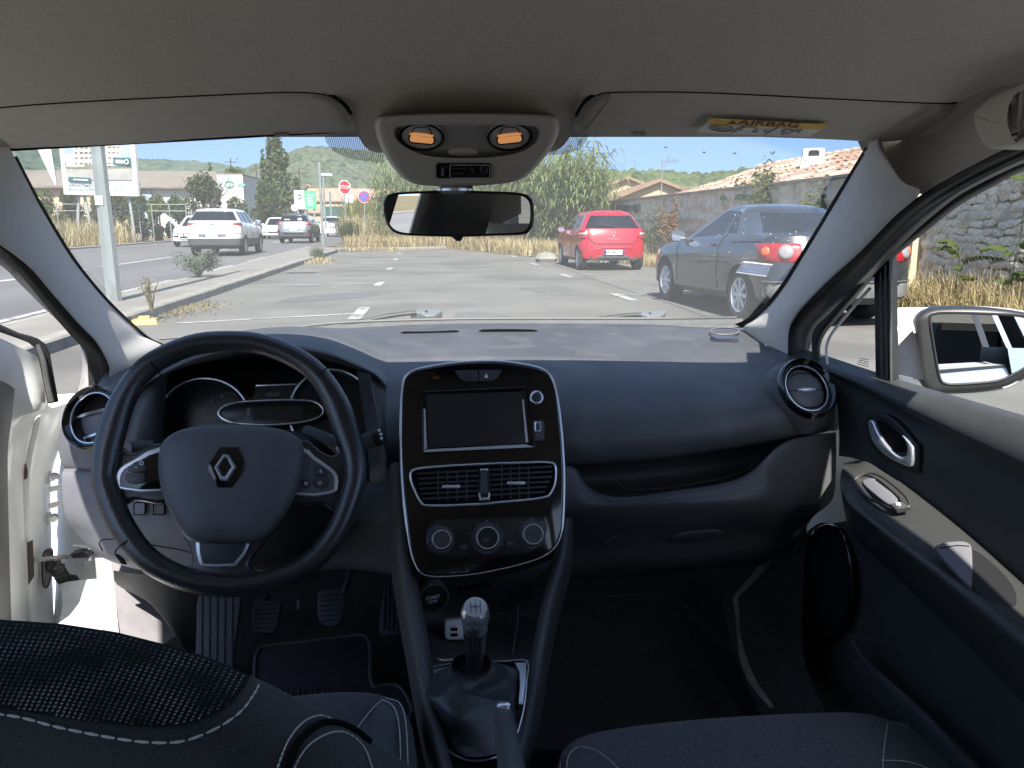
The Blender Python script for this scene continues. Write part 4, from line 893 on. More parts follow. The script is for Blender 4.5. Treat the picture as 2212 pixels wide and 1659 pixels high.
# ---- driver side air vent ------------------------------------------------------------------------
VQ = Plane(pt(205, 850, 1.30), pt(205, 970, 1.25), pt(260, 905, 1.25)); vc = VQ.at(212, 905); vu, vv, vn = VQ.u, VQ.v, VQ.n
vr = np.linalg.norm(VQ.at(270, 905) - VQ.at(154, 905)) / 2; vry = np.linalg.norm(VQ.at(212, 842) - VQ.at(212, 972)) / 2
pod = ell_lathe([(1.26, -0.045), (1.12, -0.012), (1.03, 0.010), (1.0, 0.012)]).build('air_vent', DASH, car, 60)
ell_lathe([(1.04, 0.004), (1.02, 0.016), (0.96, 0.020), (0.90, 0.017), (0.80, 0.008), (0.78, -0.004)]).build('vent_ring', PIANO, pod, 60)
b = mb(); b.tube([vc + vn * 0.011 + vu * (0.80 * vr * math.cos(a)) + vv * (0.80 * vry * math.sin(a)) for a in np.linspace(0, 2 * math.pi, 41)[:-1]], 0.0014, 6, True); b.build('vent_chrome', CHROME, pod)
ell_lathe([(0.79, -0.004), (0.7, -0.02), (0.3, -0.03), (0.001, -0.03)]).build('vent_throat', BLACK, pod, 60)
b = mb(); b.net([[vc + vn * (0.004 + 0.006 * (1 - t * t)) + vu * (t * 0.72 * vr) + vv * ((0.24 + 0.25 * t) * vry) for t in np.linspace(-1, 1, 7)], [vc + vn * 0.004 + vu * (t * 0.72 * vr) + vv * ((0.17 + 0.25 * t) * vry) for t in np.linspace(-1, 1, 7)]], 2, 3)
b.build('vent_tab', CHROME, pod, 60)
b = mb(); b.net([[vc + vn * (-0.004) + vu * (t * 0.6 * vr) + vv * ((-0.42 + 0.28 * t) * vry) for t in np.linspace(-1, 1, 7)], [vc - vn * 0.004 + vu * (t * 0.6 * vr) + vv * ((-0.5 + 0.28 * t) * vry) for t in np.linspace(-1, 1, 7)]], 2, 3)
b.build('vent_slat', CHROME, pod, 60)
netpx('dash_left_corner', [[(232, 800, 1.60), (250, 790, 1.65), (300, 772, 1.72), (345, 752, 1.79)], [(205, 840, 1.42), (240, 815, 1.48), (290, 795, 1.55), (330, 775, 1.62)], [(205, 852, 1.34), (245, 838, 1.36), (280, 822, 1.41), (320, 800, 1.46)],
      [(200, 880, 1.33), (250, 858, 1.31), (290, 840, 1.31), (330, 812, 1.32)]], DASH, 4, 4, dash, 60)
# ================================================================ centre stack
Ms = lambda x, y: (1500 / 1.8228 + x / (1.65875 * 1.8228), 1350 / 1.8228 + y / (1.65875 * 1.8228))
SP = Plane(pt(1040, 790, 1.215), pt(1200, 790, 1.215), pt(1040, 1245, 1.075))
so = [Ms(*p) for p in ((640, 122), (800, 125), (960, 148), (1060, 178), (1115, 228), (1145, 320), (1165, 450), (1182, 600), (1195, 800), (1197, 960), (1192, 1130), (1180, 1240), (1140, 1330), (1060, 1395), (900, 1450), (640, 1505), (440, 1525), (310, 1522), (250, 1490), (205, 1400), (175, 1250), (150, 1050), (135, 850), (128, 650), (130, 450), (138, 300), (160, 220), (220, 180), (330, 155), (480, 133))]
sos = spline(so, 3, True)
stack = mb().plate(SP.shift(0.012).poly(sos), SP.n, 0.05, 0.004, 4).build('centre_stack', PIANO, car, 40)
b = mb(); b.tube(SP.shift(0.010).poly(sos), [0.0026 if (p[1] < 800) else 0.0020 if p[1] < 1150 else 0.0012 for p in sos], 8, True); b.build('stack_trim', CHROME, stack, 60)
Q = SP.shift(0.0125)
mb().plate(Q.shift(0.0012).poly([Ms(*p) for p in ((295, 335), (920, 318), (942, 655), (305, 688))]), SP.n, 0.002, 0.0004).build('touch_screen', SCREEN, stack)
mb().grid([Q.poly([Ms(*p) for p in ((262, 316), (950, 284), (1010, 684), (272, 722))]), Q.shift(0.004).poly([Ms(*p) for p in ((268, 322), (945, 290), (1005, 680), (278, 716))]), Q.shift(0.0014).poly([Ms(*p) for p in ((296, 336), (919, 319), (940, 654), (306, 686))])], True).build('screen_bezel', PIANO, stack, 0)
b = mb(); E_ = Q.shift(0.0042)
b.plate(E_.poly([Ms(*p) for p in ((278, 430), (290, 430), (300, 686), (282, 700))]), SP.n, 0.002); b.plate(E_.poly([Ms(*p) for p in ((282, 704), (300, 696), (950, 662), (960, 668), (1005, 680), (282, 714))]), SP.n, 0.002)
b.plate(E_.poly([Ms(*p) for p in ((922, 370), (932, 370), (962, 645), (946, 652))]), SP.n, 0.002)
b.build('screen_edge', SILVER, stack)
HB = mat('hazard_grey', (0.045, 0.046, 0.048), 0.45)
mb().plate(Q.shift(0.0015).poly(spline([Ms(*p) for p in ((482, 180), (632, 176), (634, 250), (560, 252), (515, 232))], 1)), SP.n, 0.003, 0.0008).build('hazard_button', HB, stack)
mb().plate(Q.shift(0.0015).poly(spline([Ms(*p) for p in ((640, 176), (790, 175), (768, 220), (730, 248), (640, 250))], 1)), SP.n, 0.003, 0.0008).build('lock_button', HB, stack)
b = mb(); b.tube(Q.shift(0.0022).poly([Ms(*p) for p in ((565, 232), (582, 205), (600, 232))]), 0.0005, 5, True); b.build('hazard_symbol', mat('dull_red', (0.12, 0.02, 0.015), 0.5), stack)
b = mb(); b.plate(Q.shift(0.0022).poly(rrect(*Ms(678, 212), *Ms(698, 228), 0.8)), SP.n, 0.0003); b.tube(Q.shift(0.0022).poly([Ms(*p) for p in ((682, 212), (683, 203), (693, 203), (694, 212))]), 0.0005, 5); b.build('lock_symbol', PRINT, stack)
b = mb(); b.tube(Q.shift(0.002).poly(oval(*Ms(1016, 357), 12.5, 12.5, 28)), 0.0021, 8, True); b.build('volume_ring', CHROME, stack, 60)
mb().plate(Q.shift(0.004).poly(oval(*Ms(1016, 357), 10, 10, 24)), SP.n, 0.004, 0.001).build('volume_knob', BTN, stack)
mb().plate(Q.shift(0.001).poly(rrect(*Ms(988, 505), *Ms(1068, 638), 7)), SP.n, 0.002, 0.0005).build('socket_panel', DASH_LOW, stack)
mb().frame(Q.shift(0.0018).poly(rrect(*Ms(1004, 515), *Ms(1046, 578), 1)), Q.shift(0.0012).poly(rrect(*Ms(1012, 523), *Ms(1038, 570), 1)), SP.n, 0.001).build('usb_socket', SILVER, stack)
b = mb(); b.plate(Q.shift(0.0014).poly([Ms(*p) for p in ((1012, 600), (1024, 585), (1038, 600), (1024, 612))]), SP.n, 0.0004).build('aux_symbol', KNEE, stack)
# twin air vents in the stack
vo = spline([Ms(*p) for p in ((220, 828), (420, 805), (700, 790), (950, 782), (1100, 782), (1140, 808), (1140, 900), (1115, 970), (1070, 1008), (900, 1030), (600, 1055), (330, 1063), (265, 1045), (220, 960), (192, 880))], 4, True)
vcx, vcy = Ms(665, 920)
b = mb(); b.tube(Q.shift(0.002).poly(vo), 0.0019, 8, True); b.build('stack_vent_trim', CHROME, stack, 60)
b = mb(); b.grid([Q.shift(0.002).poly(vo), Q.shift(-0.028).poly([(vcx + (x - vcx) * .94, vcy + (y - vcy) * .9) for x, y in vo])], wrap=True)
b.f.append(tuple(range(len(b.v) - len(vo), len(b.v)))); b.build('stack_vent_throat', DARKGAP, stack)
mb().plate(Q.shift(0.0006).poly([(vcx + (x - vcx) * .985, vcy + (y - vcy) * .97) for x, y in vo]), SP.n, 0.0004).build('stack_vent_backing', DARKGAP, stack)
SLAT = mat('vent_slat_grey', (0.030, 0.030, 0.031), 0.45)
for side in (0, 1):
 for k in range(6):
  xa, xb = (232 + k * 7, 636) if side == 0 else (716, 1118 - max(0, k - 2) * 16)
  ya = 848 + k * 33 if side == 0 else 822 + k * 33; yb = ya - 21
  mb().plate(Q.shift(0.0022).poly([Ms(xa, ya), Ms(xb, yb), Ms(xb, yb + 13), Ms(xa, ya + 13)]), SP.n, 0.006, 0.0006).build('vent_slat', SLAT, stack)
 b = mb()
 for k in range(4):
  xa = (370 + k * 62) if side == 0 else (785 + k * 58)
  b.plate(Q.shift(0.0008).poly([Ms(xa, 830 if side == 0 else 805), Ms(xa + 8, 830 if side == 0 else 805), Ms(xa + 8, 1030 if side == 0 else 1015), Ms(xa, 1030 if side == 0 else 1015)]), SP.n, 0.003)
 b.build('vent_vane', DASH_LOW, stack)
 x0 = 400 if side == 0 else 825; y0 = 928 if side == 0 else 905
 mb().plate(Q.shift(0.0055).poly(rrect(*Ms(x0, y0), *Ms(x0 + 118, y0 + 20), 2)), SP.n, 0.006, 0.0014).build('vent_tab', SILVER, stack)
mb().plate(Q.shift(0.0035).poly([Ms(*p) for p in ((640, 820), (712, 818), (714, 1028), (636, 1032))]), SP.n, 0.01, 0.001).build('vent_divider', BLACK, stack)
mb().plate(Q.shift(0.0065).poly([Ms(*p) for p in ((652, 838), (694, 836), (698, 985), (648, 988))]), SP.n, 0.006, 0.002).build('vent_thumbwheel', DASH_LOW, stack)
b = mb(); b.plate(Q.shift(0.007).poly([Ms(*p) for p in ((636, 978), (648, 978), (655, 1012), (700, 1008), (702, 975), (714, 975), (710, 1025), (645, 1030))]), SP.n, 0.004, 0.001)
b.plate(Q.shift(0.007).poly([Ms(*p) for p in ((648, 822), (700, 820), (700, 834), (648, 836))]), SP.n, 0.004, 0.001); b.build('thumbwheel_trim', CHROME, stack)
# heater panel
mb().plate(Q.shift(0.0012).poly(spline([Ms(*p) for p in ((340, 1170), (420, 1155), (900, 1138), (1030, 1140), (1080, 1170), (1078, 1240), (1020, 1340), (900, 1378), (500, 1392), (360, 1388), (300, 1340), (300, 1230))], 3, True)), SP.n, 0.002, 0.0006).build('heater_panel', mat('heater_panel_black', (0.016, 0.015, 0.015), 0.3), stack)
KNOB = mat('knob_face', (0.06, 0.06, 0.063), 0.35)
for cx, cy, r_ in ((395, 1285, 68), (690, 1275, 80), (983, 1252, 72)):
 c_ = Q.shift(0.002).at(*Ms(cx, cy)); rw = np.linalg.norm(Q.at(*Ms(cx + r_, cy)) - Q.at(*Ms(cx, cy)))
 b = mb(); b.lathe([(rw * 1.28, 0), (rw * 1.26, 0.003), (rw * 1.04, 0.003)], c_, SP.n, 28); kb = b.build('heater_knob', DASH_LOW, stack, 40)
 b = mb(); b.lathe([(rw * 1.0, 0.002), (rw * 0.98, 0.018), (rw * 0.88, 0.0215), (rw * 0.80, 0.0215)], c_, SP.n, 28); b.build('knob_rim', CHROME, stack, 40)
 b = mb(); b.lathe([(rw * 0.81, 0.0213), (rw * 0.5, 0.0212), (0.0005, 0.0213)], c_, SP.n, 28); b.build('knob_face', KNOB if r_ != 80 else BLACK, stack, 60)
b = mb(); T_ = Q.shift(0.0235); b.text('AC', T_.at(*Ms(690, 1285)), SP.u, SP.v, 0.0075); b.build('knob_lettering', PRINT_DIM, stack)
b = mb(); T_ = Q.shift(0.0028)
for cx, cy, r_ in ((690, 1275, 112), (983, 1252, 102)):
 for k in range(7):
  a = R(200 - k * 37); b.plate([T_.at(*Ms(cx + r_ * math.cos(a) + dx_, cy - r_ * math.sin(a) + dy_)) for dx_, dy_ in ((-5, -5), (5, -5), (5, 5), (-5, 5))], SP.n, 0.0002)
b.build('heater_marks', PRINT_DIM, stack)
b = mb(); T_ = Q.shift(0.0028)
b.tube([T_.at(*Ms(395 + 92 * math.cos(R(a)), 1285 - 92 * math.sin(R(a)))) for a in range(100, 200, 8)], 0.0013, 5); b.build('cold_mark', mat('cold_blue', (0.03, 0.09, 0.25), 0.4), stack)
for cx, cy in ((540, 1335), (838, 1312)):
 mb().plate(Q.shift(0.0028).poly(rrect(*Ms(cx - 26, cy - 20), *Ms(cx + 26, cy + 20), 3)), SP.n, 0.003, 0.0008).build('heater_button', BTN, stack)
 mb().plate(Q.shift(0.0031).poly(rrect(*Ms(cx - 12, cy - 9), *Ms(cx + 12, cy + 5), 1)), SP.n, 0.0003).build('button_symbol', KNEE, stack)
# ================================================================ centre console
Gs = lambda x, y: (1550 / 1.8228 + x / (2.01375 * 1.8228), 2200 / 1.8228 + y / (2.01375 * 1.8228))
# side rails of the console
def rail(name, pts, w_in, w_out, m):
 rows = []
 for x, y, Y, sgn in pts:
  rows.append([(x - sgn * w_in * 1.2, y, Y + 0.03), (x - sgn * w_in, y, Y), (x, y - 2, Y - 0.012), (x + sgn * w_out, y, Y - 0.002), (x + sgn * w_out * 1.5, y + 6, Y + 0.06), (x + sgn * w_out * 1.7, y + 40, Y + 0.12)])
 return netpx(name, rows, m, 3, 4, car, 60)
rail('console_side', [(868, 1000, 1.20, -1), (872, 1100, 1.16, -1), (880, 1200, 1.12, -1), (895, 1300, 1.06, -1), (913, 1400, 0.985, -1), (930, 1500, 0.905, -1), (950, 1600, 0.83, -1), (972, 1700, 0.76, -1)], 13, 20, mat('console_rail', (0.075, 0.073, 0.074), 0.5, bump=0.2, bs=800))
rail('console_side', [(1222, 1120, 1.16, 1), (1212, 1200, 1.13, 1), (1186, 1300, 1.06, 1), (1166, 1400, 0.985, 1), (1150, 1500, 0.905, 1), (1128, 1600, 0.83, 1), (1100, 1700, 0.76, 1)], 13, 12, DASH)
netpx('console_tray', [[(880, 1245, 1.12), (950, 1262, 1.10), (1040, 1255, 1.095), (1130, 1232, 1.10), (1200, 1205, 1.12)],
     [(890, 1290, 1.15), (950, 1292, 1.15), (1040, 1290, 1.15), (1130, 1285, 1.15), (1190, 1275, 1.13)],
     [(900, 1340, 1.15), (960, 1345, 1.16), (1040, 1345, 1.16), (1120, 1340, 1.16), (1180, 1335, 1.12)],
     [(905, 1400, 1.06), (960, 1410, 1.05), (1040, 1410, 1.05), (1120, 1405, 1.05), (1165, 1400, 1.02)],
     [(918, 1450, 0.99), (960, 1450, 0.985), (1040, 1450, 0.98), (1110, 1450, 0.98), (1155, 1450, 0.97)],
     [(945, 1590, 0.86), (980, 1600, 0.86), (1040, 1600, 0.86), (1090, 1600, 0.86), (1125, 1590, 0.86)],
     [(970, 1700, 0.79), (1000, 1700, 0.79), (1040, 1700, 0.79), (1080, 1700, 0.79), (1100, 1700, 0.79)]], DASH_LOW, 3, 4, car, 60)
BP = Plane(pt(936, 1270, 1.105), pt(960, 1292, 1.11), pt(936, 1320, 1.105))
c_ = BP.shift(0.004).at(936, 1291); r_ = np.linalg.norm(BP.at(964, 1291) - BP.at(908, 1291)) / 2
b = mb(); b.lathe([(r_ * 1.22, -0.01), (r_ * 1.18, 0.003), (r_ * 1.02, 0.004), (r_ * 0.98, 0.0)], c_, BP.n, 28); sb = b.build('start_button', DASH_LOW, car, 40)
b = mb(); b.lathe([(r_ * 0.98, 0.0), (r_ * 0.93, 0.0035), (r_ * 0.5, 0.0045), (0.0005, 0.0048)], c_, BP.n, 28); b.build('button_cap', mat('button_cap_black', (0.014, 0.014, 0.015), 0.3), sb, 60)
b = mb(); T_ = BP.shift(0.0095); b.text('START', T_.at(935, 1291), BP.u, BP.v, 0.0078, bold=0.01); b.text('STOP', T_.at(935, 1300), BP.u, BP.v, 0.006, bold=0.01); b.build('button_text', PRINT, sb)
SLP = Plane(pt(990, 1270, 1.10), pt(1050, 1266, 1.10), pt(1020, 1290, 1.115))
mb().plate(SLP.shift(0.005).poly([Gs(*p) for p in ((500, 238), (760, 206), (782, 232), (520, 262))]), SLP.n, 0.004).build('card_slot', DARKGAP, car)
b = mb(); b.tube(spline([pt(*p) for p in ((1120, 1310, 1.09), (1118, 1345, 1.085), (1112, 1385, 1.04), (1108, 1410, 1.0))], 4), 0.0012, 5); b.build('tray_edge', KNEE, car)
b = mb(); b.tube(spline([pt(*p) for p in ((1068, 1325, 1.13), (1096, 1325, 1.12), (1100, 1345, 1.11), (1094, 1362, 1.10), (1075, 1366, 1.10))], 3), 0.001, 5); b.build('socket_cover_edge', DASH, car)
# chrome surround of the gaiter
GPl = Plane(pt(930, 1450, 0.965), pt(1140, 1450, 0.945), pt(1030, 1650, 0.80))
fo = spline([Gs(*p) for p in ((270, 890), (360, 850), (560, 825), (900, 812), (1062, 815), (1055, 980), (1035, 1180), (985, 1380), (930, 1500), (860, 1560), (700, 1600), (560, 1590), (430, 1520), (350, 1380), (300, 1180), (268, 980))], 3, True)
gcx, gcy = Gs(670, 1180)
fi = [(gcx + (x - gcx) * 0.86, gcy + (y - gcy) * 0.93) for x, y in fo]
mb().frame(GPl.poly(fo), GPl.poly(fi), GPl.n, 0.006, -0.002).build('gaiter_surround', PIANO, car, 30)
b = mb(); b.tube(GPl.shift(0.001).poly(fo), 0.0013, 6, True); b.tube(GPl.shift(0.0005).poly([Gs(*p) for p in ((350, 795), (400, 805), (470, 798))]), 0.0016, 5); b.build('surround_line', CHROME, car, 60)
b = mb(); b.plate(GPl.shift(0.0016).poly([Gs(*p) for p in ((960, 822), (1052, 822), (1048, 960), (1026, 1150), (990, 1150), (1000, 1000), (996, 890), (975, 845))]), GPl.n, 0.002, 0.0008); b.build('surround_trim', SILVER, car)
# gear lever with leather gaiter
GL = mat('gaiter_leather', (0.045, 0.048, 0.054), 0.38, spec=0.5, var=0.2, vs=50, bump=0.3, bs=380)
kx, ky = Gs(640, 760)
rows = [
 [Gs(*p) + (0.925,) for p in ((500, 800), (520, 755), (620, 735), (720, 755), (745, 790), (730, 840), (640, 865), (530, 845))],
 [Gs(*p) + (0.915,) for p in ((470, 830), (500, 775), (620, 745), (740, 770), (775, 830), (740, 880), (640, 900), (520, 885))],
 [Gs(*p) + (Y,) for p, Y in (((400, 920), 0.90), ((470, 850), 0.93), ((620, 800), 0.95), ((800, 830), 0.94), ((900, 900), 0.93), ((720, 960), 0.885), ((640, 960), 0.88), ((520, 950), 0.88))],
 [Gs(*p) + (Y,) for p, Y in (((265, 1090), 0.88), ((340, 900), 0.93), ((620, 840), 0.95), ((880, 840), 0.945), ((960, 920), 0.93), ((690, 1075), 0.875), ((600, 1040), 0.865), ((430, 1030), 0.86))],
 [Gs(*p) + (Y,) for p, Y in (((290, 1130), 0.87), ((340, 920), 0.94), ((620, 850), 0.96), ((900, 850), 0.955), ((985, 1000), 0.93), ((860, 1110), 0.865), ((680, 1110), 0.85), ((430, 1120), 0.845))],
 [Gs(*p) + (Y,) for p, Y in (((350, 1220), 0.86), ((345, 960), 0.95), ((620, 860), 0.965), ((910, 860), 0.96), ((1000, 1080), 0.93), ((900, 1200), 0.855), ((700, 1230), 0.835), ((480, 1280), 0.825))],
 [Gs(*p) + (Y,) for p, Y in (((360, 1260), 0.87), ((340, 980), 0.96), ((620, 865), 0.97), ((915, 865), 0.965), ((1000, 1150), 0.92), ((930, 1400), 0.835), ((690, 1500), 0.81), ((500, 1420), 0.83))],
 [Gs(*p) + (Y,) for p, Y in (((370, 1340), 0.88), ((330, 990), 0.97), ((620, 868), 0.975), ((920, 868), 0.97), ((1000, 1200), 0.91), ((920, 1480), 0.83), ((690, 1570), 0.80), ((500, 1530), 0.82))]]
P3 = [[pt(*p) for p in r] for r in rows]
r2 = [spline(r, 5, True) for r in P3]
colz = [spline([r[j] for r in r2], 5) for j in range(len(r2[0]))]
b = mb(); b.grid([[c[i] for c in colz] for i in range(len(colz[0]))], wrap=True)
lever = b.build('gear_lever', GL, car, 70)
s0, s1 = pt(*Gs(640, 830), 0.905), pt(*Gs(648, 545), 0.87)
b = mb(); b.tube([s0, s0 * 0.7 + s1 * 0.3, s0 * 0.3 + s1 * 0.7, s1], [0.0118, 0.0128, 0.0146, 0.0158], 20); b.build('lever_sleeve', LEATHER, lever, 60)
b = mb()
for o_ in (-12, 0, 14): b.tube([pt(*Gs(640 + o_ , 740), 0.872), pt(*Gs(645 + o_, 560), 0.842)], 0.0009, 5)
b.build('sleeve_seam', DASH_LOW, lever)
b = mb()
kn = [(645, 575, 98, 40, .873), (645, 545, 106, 42, .868), (645, 500, 116, 60, .862), (645, 440, 122, 90, .858), (646, 390, 120, 112, .858), (647, 350, 112, 105, .858), (648, 335, 100, 72, .8565)]
rings = []
for cx, cy, rx, ry, Y in kn:
 rings.append([pt(*Gs(cx + rx * math.cos(a), cy + ry * math.sin(a)), Y - 0.0 + (0.03 * max(0, -math.sin(a)))) for a in np.linspace(0, 2 * math.pi, 29)[:-1]])
axk = nrm(s1 - s0)
kc = pt(*Gs(646, 430), 0.868)
kt = nrm(np.array([0.03, -0.55, 0.84]))
b.lathe([(0.0262, -0.030), (0.0272, -0.022), (0.0272, -0.020)], kc, axk, 28)
b = mb(); ku = nrm(np.cross(kt, [1, 0, 0]));
b.lathe([(k_[0] * 0.64, k_[1] * 0.72) for k_ in ((0.022, -0.034), (0.0262, -0.026), (0.0282, -0.012), (0.0282, 0.0), (0.0265, 0.010), (0.0235, 0.0165), (0.0225, 0.0175))], kc, nrm(axk * 0.6 + kt * 0.4), 32); b.build('knob_body', CHROME, lever, 60)
ka = nrm(axk * 0.6 + kt * 0.4)
KP = Plane.__new__(Plane); KP.n = ka; KP.o = kc + ka * 0.0127; KP.u = np.array([1.0, 0, 0]) - ka * ka[0]; KP.u = nrm(KP.u); KP.v = np.cross(ka, KP.u)
b = mb(); b.lathe([(0.0146, -0.001), (0.0142, 0.0006), (0.008, 0.0012), (0.0004, 0.0014)], KP.o, ka, 32); b.build('knob_top', mat('knob_top_silver', (0.78, 0.80, 0.84), 0.38, metal=0.6), lever, 60)
b = mb(); K_ = lambda x, y: KP.o + ka * 0.0019 + KP.u * x * 0.64 + KP.v * y * 0.64
for x in (-0.0095, 0, 0.0095):
 b.tube([K_(x, 0.008), K_(x, -0.008 if x <= 0 else 0.0)], 0.0005, 4)
b.tube([K_(-0.0095, 0), K_(0.0095, 0)], 0.0005, 4); b.tube([K_(0.0095, -0.003), K_(0.0095, -0.008)], 0.0004, 4)
for s_, x, y in (('1', -0.0095, 0.0118), ('3', 0, 0.0125), ('5', 0.0095, 0.0118), ('2', -0.0095, -0.0122), ('4', 0, -0.0128), ('R', 0.0095, -0.0122)): b.text(s_, K_(x, y), KP.u, KP.v, 0.0042, bold=0.01)
b.build('shift_pattern', mat('navy_print', (0.02, 0.03, 0.06), 0.5), lever)
# handbrake
h0, h1 = pt(1089, 1548, 0.66), pt(1116, 1740, 0.47)
hd = nrm(h0 - h1); hs = nrm(np.cross(hd, [0, 0, 1])); hu = np.cross(hs, hd)
b = mb(); b.tube([h1, h1 * 0.5 + h0 * 0.5, h0 + hd * -0.004, h0], [0.0118, 0.0110, 0.0098, 0.0088], 16); hb = b.build('handbrake', mat('handbrake_grip', (0.075, 0.078, 0.088), 0.5, bump=0.2, bs=700), car, 50)
b = mb(); h2 = pt(1087, 1519, 0.662); b.tube([h0, h0 * 0.1 + h2 * 0.9, h2], [0.0072, 0.0072, 0.0055], 16); b.build('release_button', CHROME, hb, 40)
# ================================================================ seats
sil = [(-420, 1322), (-200, 1326), (0, 1338), (130, 1347), (250, 1365), (370, 1395), (450, 1420), (500, 1440), (545, 1461), (600, 1487), (640, 1508), (720, 1550), (800, 1598), (860, 1636), (900, 1662), (960, 1712), (1010, 1770)]
sx_, sy_ = [p[0] for p in sil], [p[1] for p in sil]
def seat_y(x): return float(np.interp(x, sx_, sy_))
def seat_pt(x, d, lift=0.0):
 """point on the back of the driver backrest, d picture units below its outline"""
 Y = 0.60 - 0.00007 * max(0, x) - 0.125 * (1 - math.exp(-max(0, d) / 130.0)) - lift
 return pt(x, seat_y(x) + d, Y)
xs = list(range(-420, 1011, 26))
b = mb(); rows = []
for k, (dd, dy) in enumerate(((400, 0.30), (240, 0.16), (90, 0.06), (25, 0.02))):
 rows.append([pt(x, seat_y(x) + dd, 0.60 - 0.00007 * max(0, x) + dy) for x in xs])
for d in (0, 6, 16, 32, 56, 90, 135, 200, 300, 450, 800): rows.append([seat_pt(x, d) for x in xs])
b.grid(rows)
seat = b.build('driver_seat', SEATBACK, car, 75)
# coarse mesh weave let into the backrest
bot = [(-420, 1520), (0, 1530), (60, 1538), (120, 1549), (200, 1561), (290, 1569), (350, 1571), (400, 1566), (450, 1550), (490, 1527), (515, 1503), (532, 1478), (540, 1462)]
bxs, bys = [p[0] for p in bot], [p[1] for p in bot]
b = mb(); xs2 = list(range(-420, 541, 12)); rows = []
for t in np.linspace(0, 1, 10):
 rows.append([seat_pt(x, t * max(0.0, np.interp(x, bxs, bys) - seat_y(x)), -0.0 + 0.0022) for x in xs2])
b.grid(rows); ins_ = b.build('mesh_insert', mat('mesh_backing', (0.016, 0.018, 0.019), 0.95, spec=0.1, var=0.3, vs=300, bump=0.5, bs=500), seat, 75)
b = mb(); n_ = 0
for j in range(1, 25):
 for i in range(-8, 52):
  x = i * 12.2 + (j % 2) * 6.1 + j * 2.2 - 20; d = j * 8.6
  lim = np.interp(x, bxs, bys) - seat_y(x)
  if x > 536 or d > lim - 5: continue
  p = seat_pt(x, d, 0.0034); e_ = rnd.uniform(0.7, 1.25); q1 = seat_pt(x - 4.2 * e_, d + 2.8 * e_, 0.0036); q2 = seat_pt(x + 4.2 * e_, max(0, d - 2.8 * e_), 0.0036)
  w_ = nrm(np.cross(q2 - q1, EYE - p)) * 0.00085; up_ = nrm(EYE - p) * 0.001
  b.add([q1, p - w_, q2, p + w_, p + up_], [(0, 1, 4), (1, 2, 4), (2, 3, 4), (3, 0, 4)])
tag(b.build('mesh_weave', WEAVE, seat, 0), kind='stuff')
def stitches(path, f, name, parent, dash=0.011, gap=0.003, r=0.0011, m=THREAD):
 P = [f(*p) for p in spline(path, 8)]
 P = np.array(P); L = np.concatenate([[0], np.cumsum(np.linalg.norm(np.diff(P, axis=0), axis=1))])
 b = mb(); s = 0.0
 at = lambda q: np.array([np.interp(q, L, P[:, k]) for k in range(3)])
 while s + dash < L[-1]:
  b.tube([at(s), at(s + dash * 0.5), at(s + dash)], [r * 0.6, r, r * 0.6], 5); s += dash + gap
 return b.build(name, m, parent, 40)
fs = lambda x, y: seat_pt(x, y - seat_y(x), 0.0018)
stitches([(-100, 1532), (0, 1543), (50, 1551), (130, 1572), (250, 1595), (330, 1604), (400, 1600), (470, 1572), (520, 1537), (550, 1497), (559, 1475), (548, 1466)], fs, 'stitching', seat, 0.0095, 0.0022, 0.0011)
stitches([(590, 1690), (606, 1640), (625, 1596), (655, 1560), (690, 1545), (720, 1553)], fs, 'stitching', seat, 0.0035, 0.001, 0.0009)
stitches([(628, 1690), (640, 1650), (665, 1612), (700, 1588), (735, 1580), (765, 1592), (790, 1620), (806, 1665)], fs, 'stitching', seat, 0.0035, 0.001, 0.0009)
b = mb(); b.tube([fs(*p) for p in spline([(608, 1700), (628, 1640), (650, 1596), (690, 1564), (730, 1562), (770, 1580), (800, 1604)], 6)], 0.003, 6); b.build('seat_seam', DARKGAP, seat)
# driver cushion
netpx('seat_cushion', [
 [(480, 1640, 0.99), (560, 1600, 0.98), (640, 1575, 0.98), (760, 1562, 0.97), (835, 1568, 0.955), (880, 1590, 0.93), (900, 1650, 0.89)],
 [(480, 1560, 0.93), (560, 1523, 0.92), (640, 1506, 0.92), (760, 1497, 0.915), (835, 1508, 0.90), (882, 1550, 0.875), (902, 1640, 0.85)],
 [(480, 1590, 0.86), (560, 1545, 0.86), (640, 1527, 0.86), (760, 1520, 0.855), (838, 1532, 0.845), (888, 1580, 0.83), (905, 1680, 0.80)],
 [(480, 1640, 0.78), (560, 1610, 0.78), (640, 1600, 0.775), (760, 1600, 0.77), (842, 1612, 0.765), (894, 1660, 0.75), (908, 1760, 0.73)],
 [(480, 1740, 0.68), (560, 1720, 0.68), (640, 1720, 0.68), (760, 1720, 0.68), (846, 1730, 0.67), (898, 1770, 0.66), (912, 1850, 0.65)]], FABRIC, 4, 4, seat, 75)
def cush_f(x, y):
 return pt(x, y, float(np.interp(y, [1500, 1520, 1560, 1600, 1660, 1730], [0.895, 0.845, 0.795, 0.755, 0.715, 0.67])) - 0.004)
b = mb()
pb = [(752, 1600), (775, 1568), (805, 1530), (826, 1511), (852, 1524), (862, 1560), (865, 1620), (862, 1700), (800, 1700), (788, 1640), (775, 1612)]
b.plate([cush_f(x, y) for x, y in spline(pb, 2, True)], nrm(EYE - cush_f(810, 1600)), 0.001).build('cushion_bolster', BOLSTER, seat, 60)
for q in ([(752, 1598), (775, 1568), (805, 1530), (826, 1511)], [(826, 1511), (846, 1522), (858, 1545), (864, 1590), (866, 1670)], [(832, 1507), (860, 1516), (873, 1540), (879, 1590), (882, 1670)], [(768, 1592), (790, 1603), (800, 1630), (806, 1670)]):
 stitches(q, lambda x, y: cush_f(x, y) + nrm(EYE - cush_f(x, y)) * 0.002, 'stitching', seat, 0.004, 0.001, 0.0008)
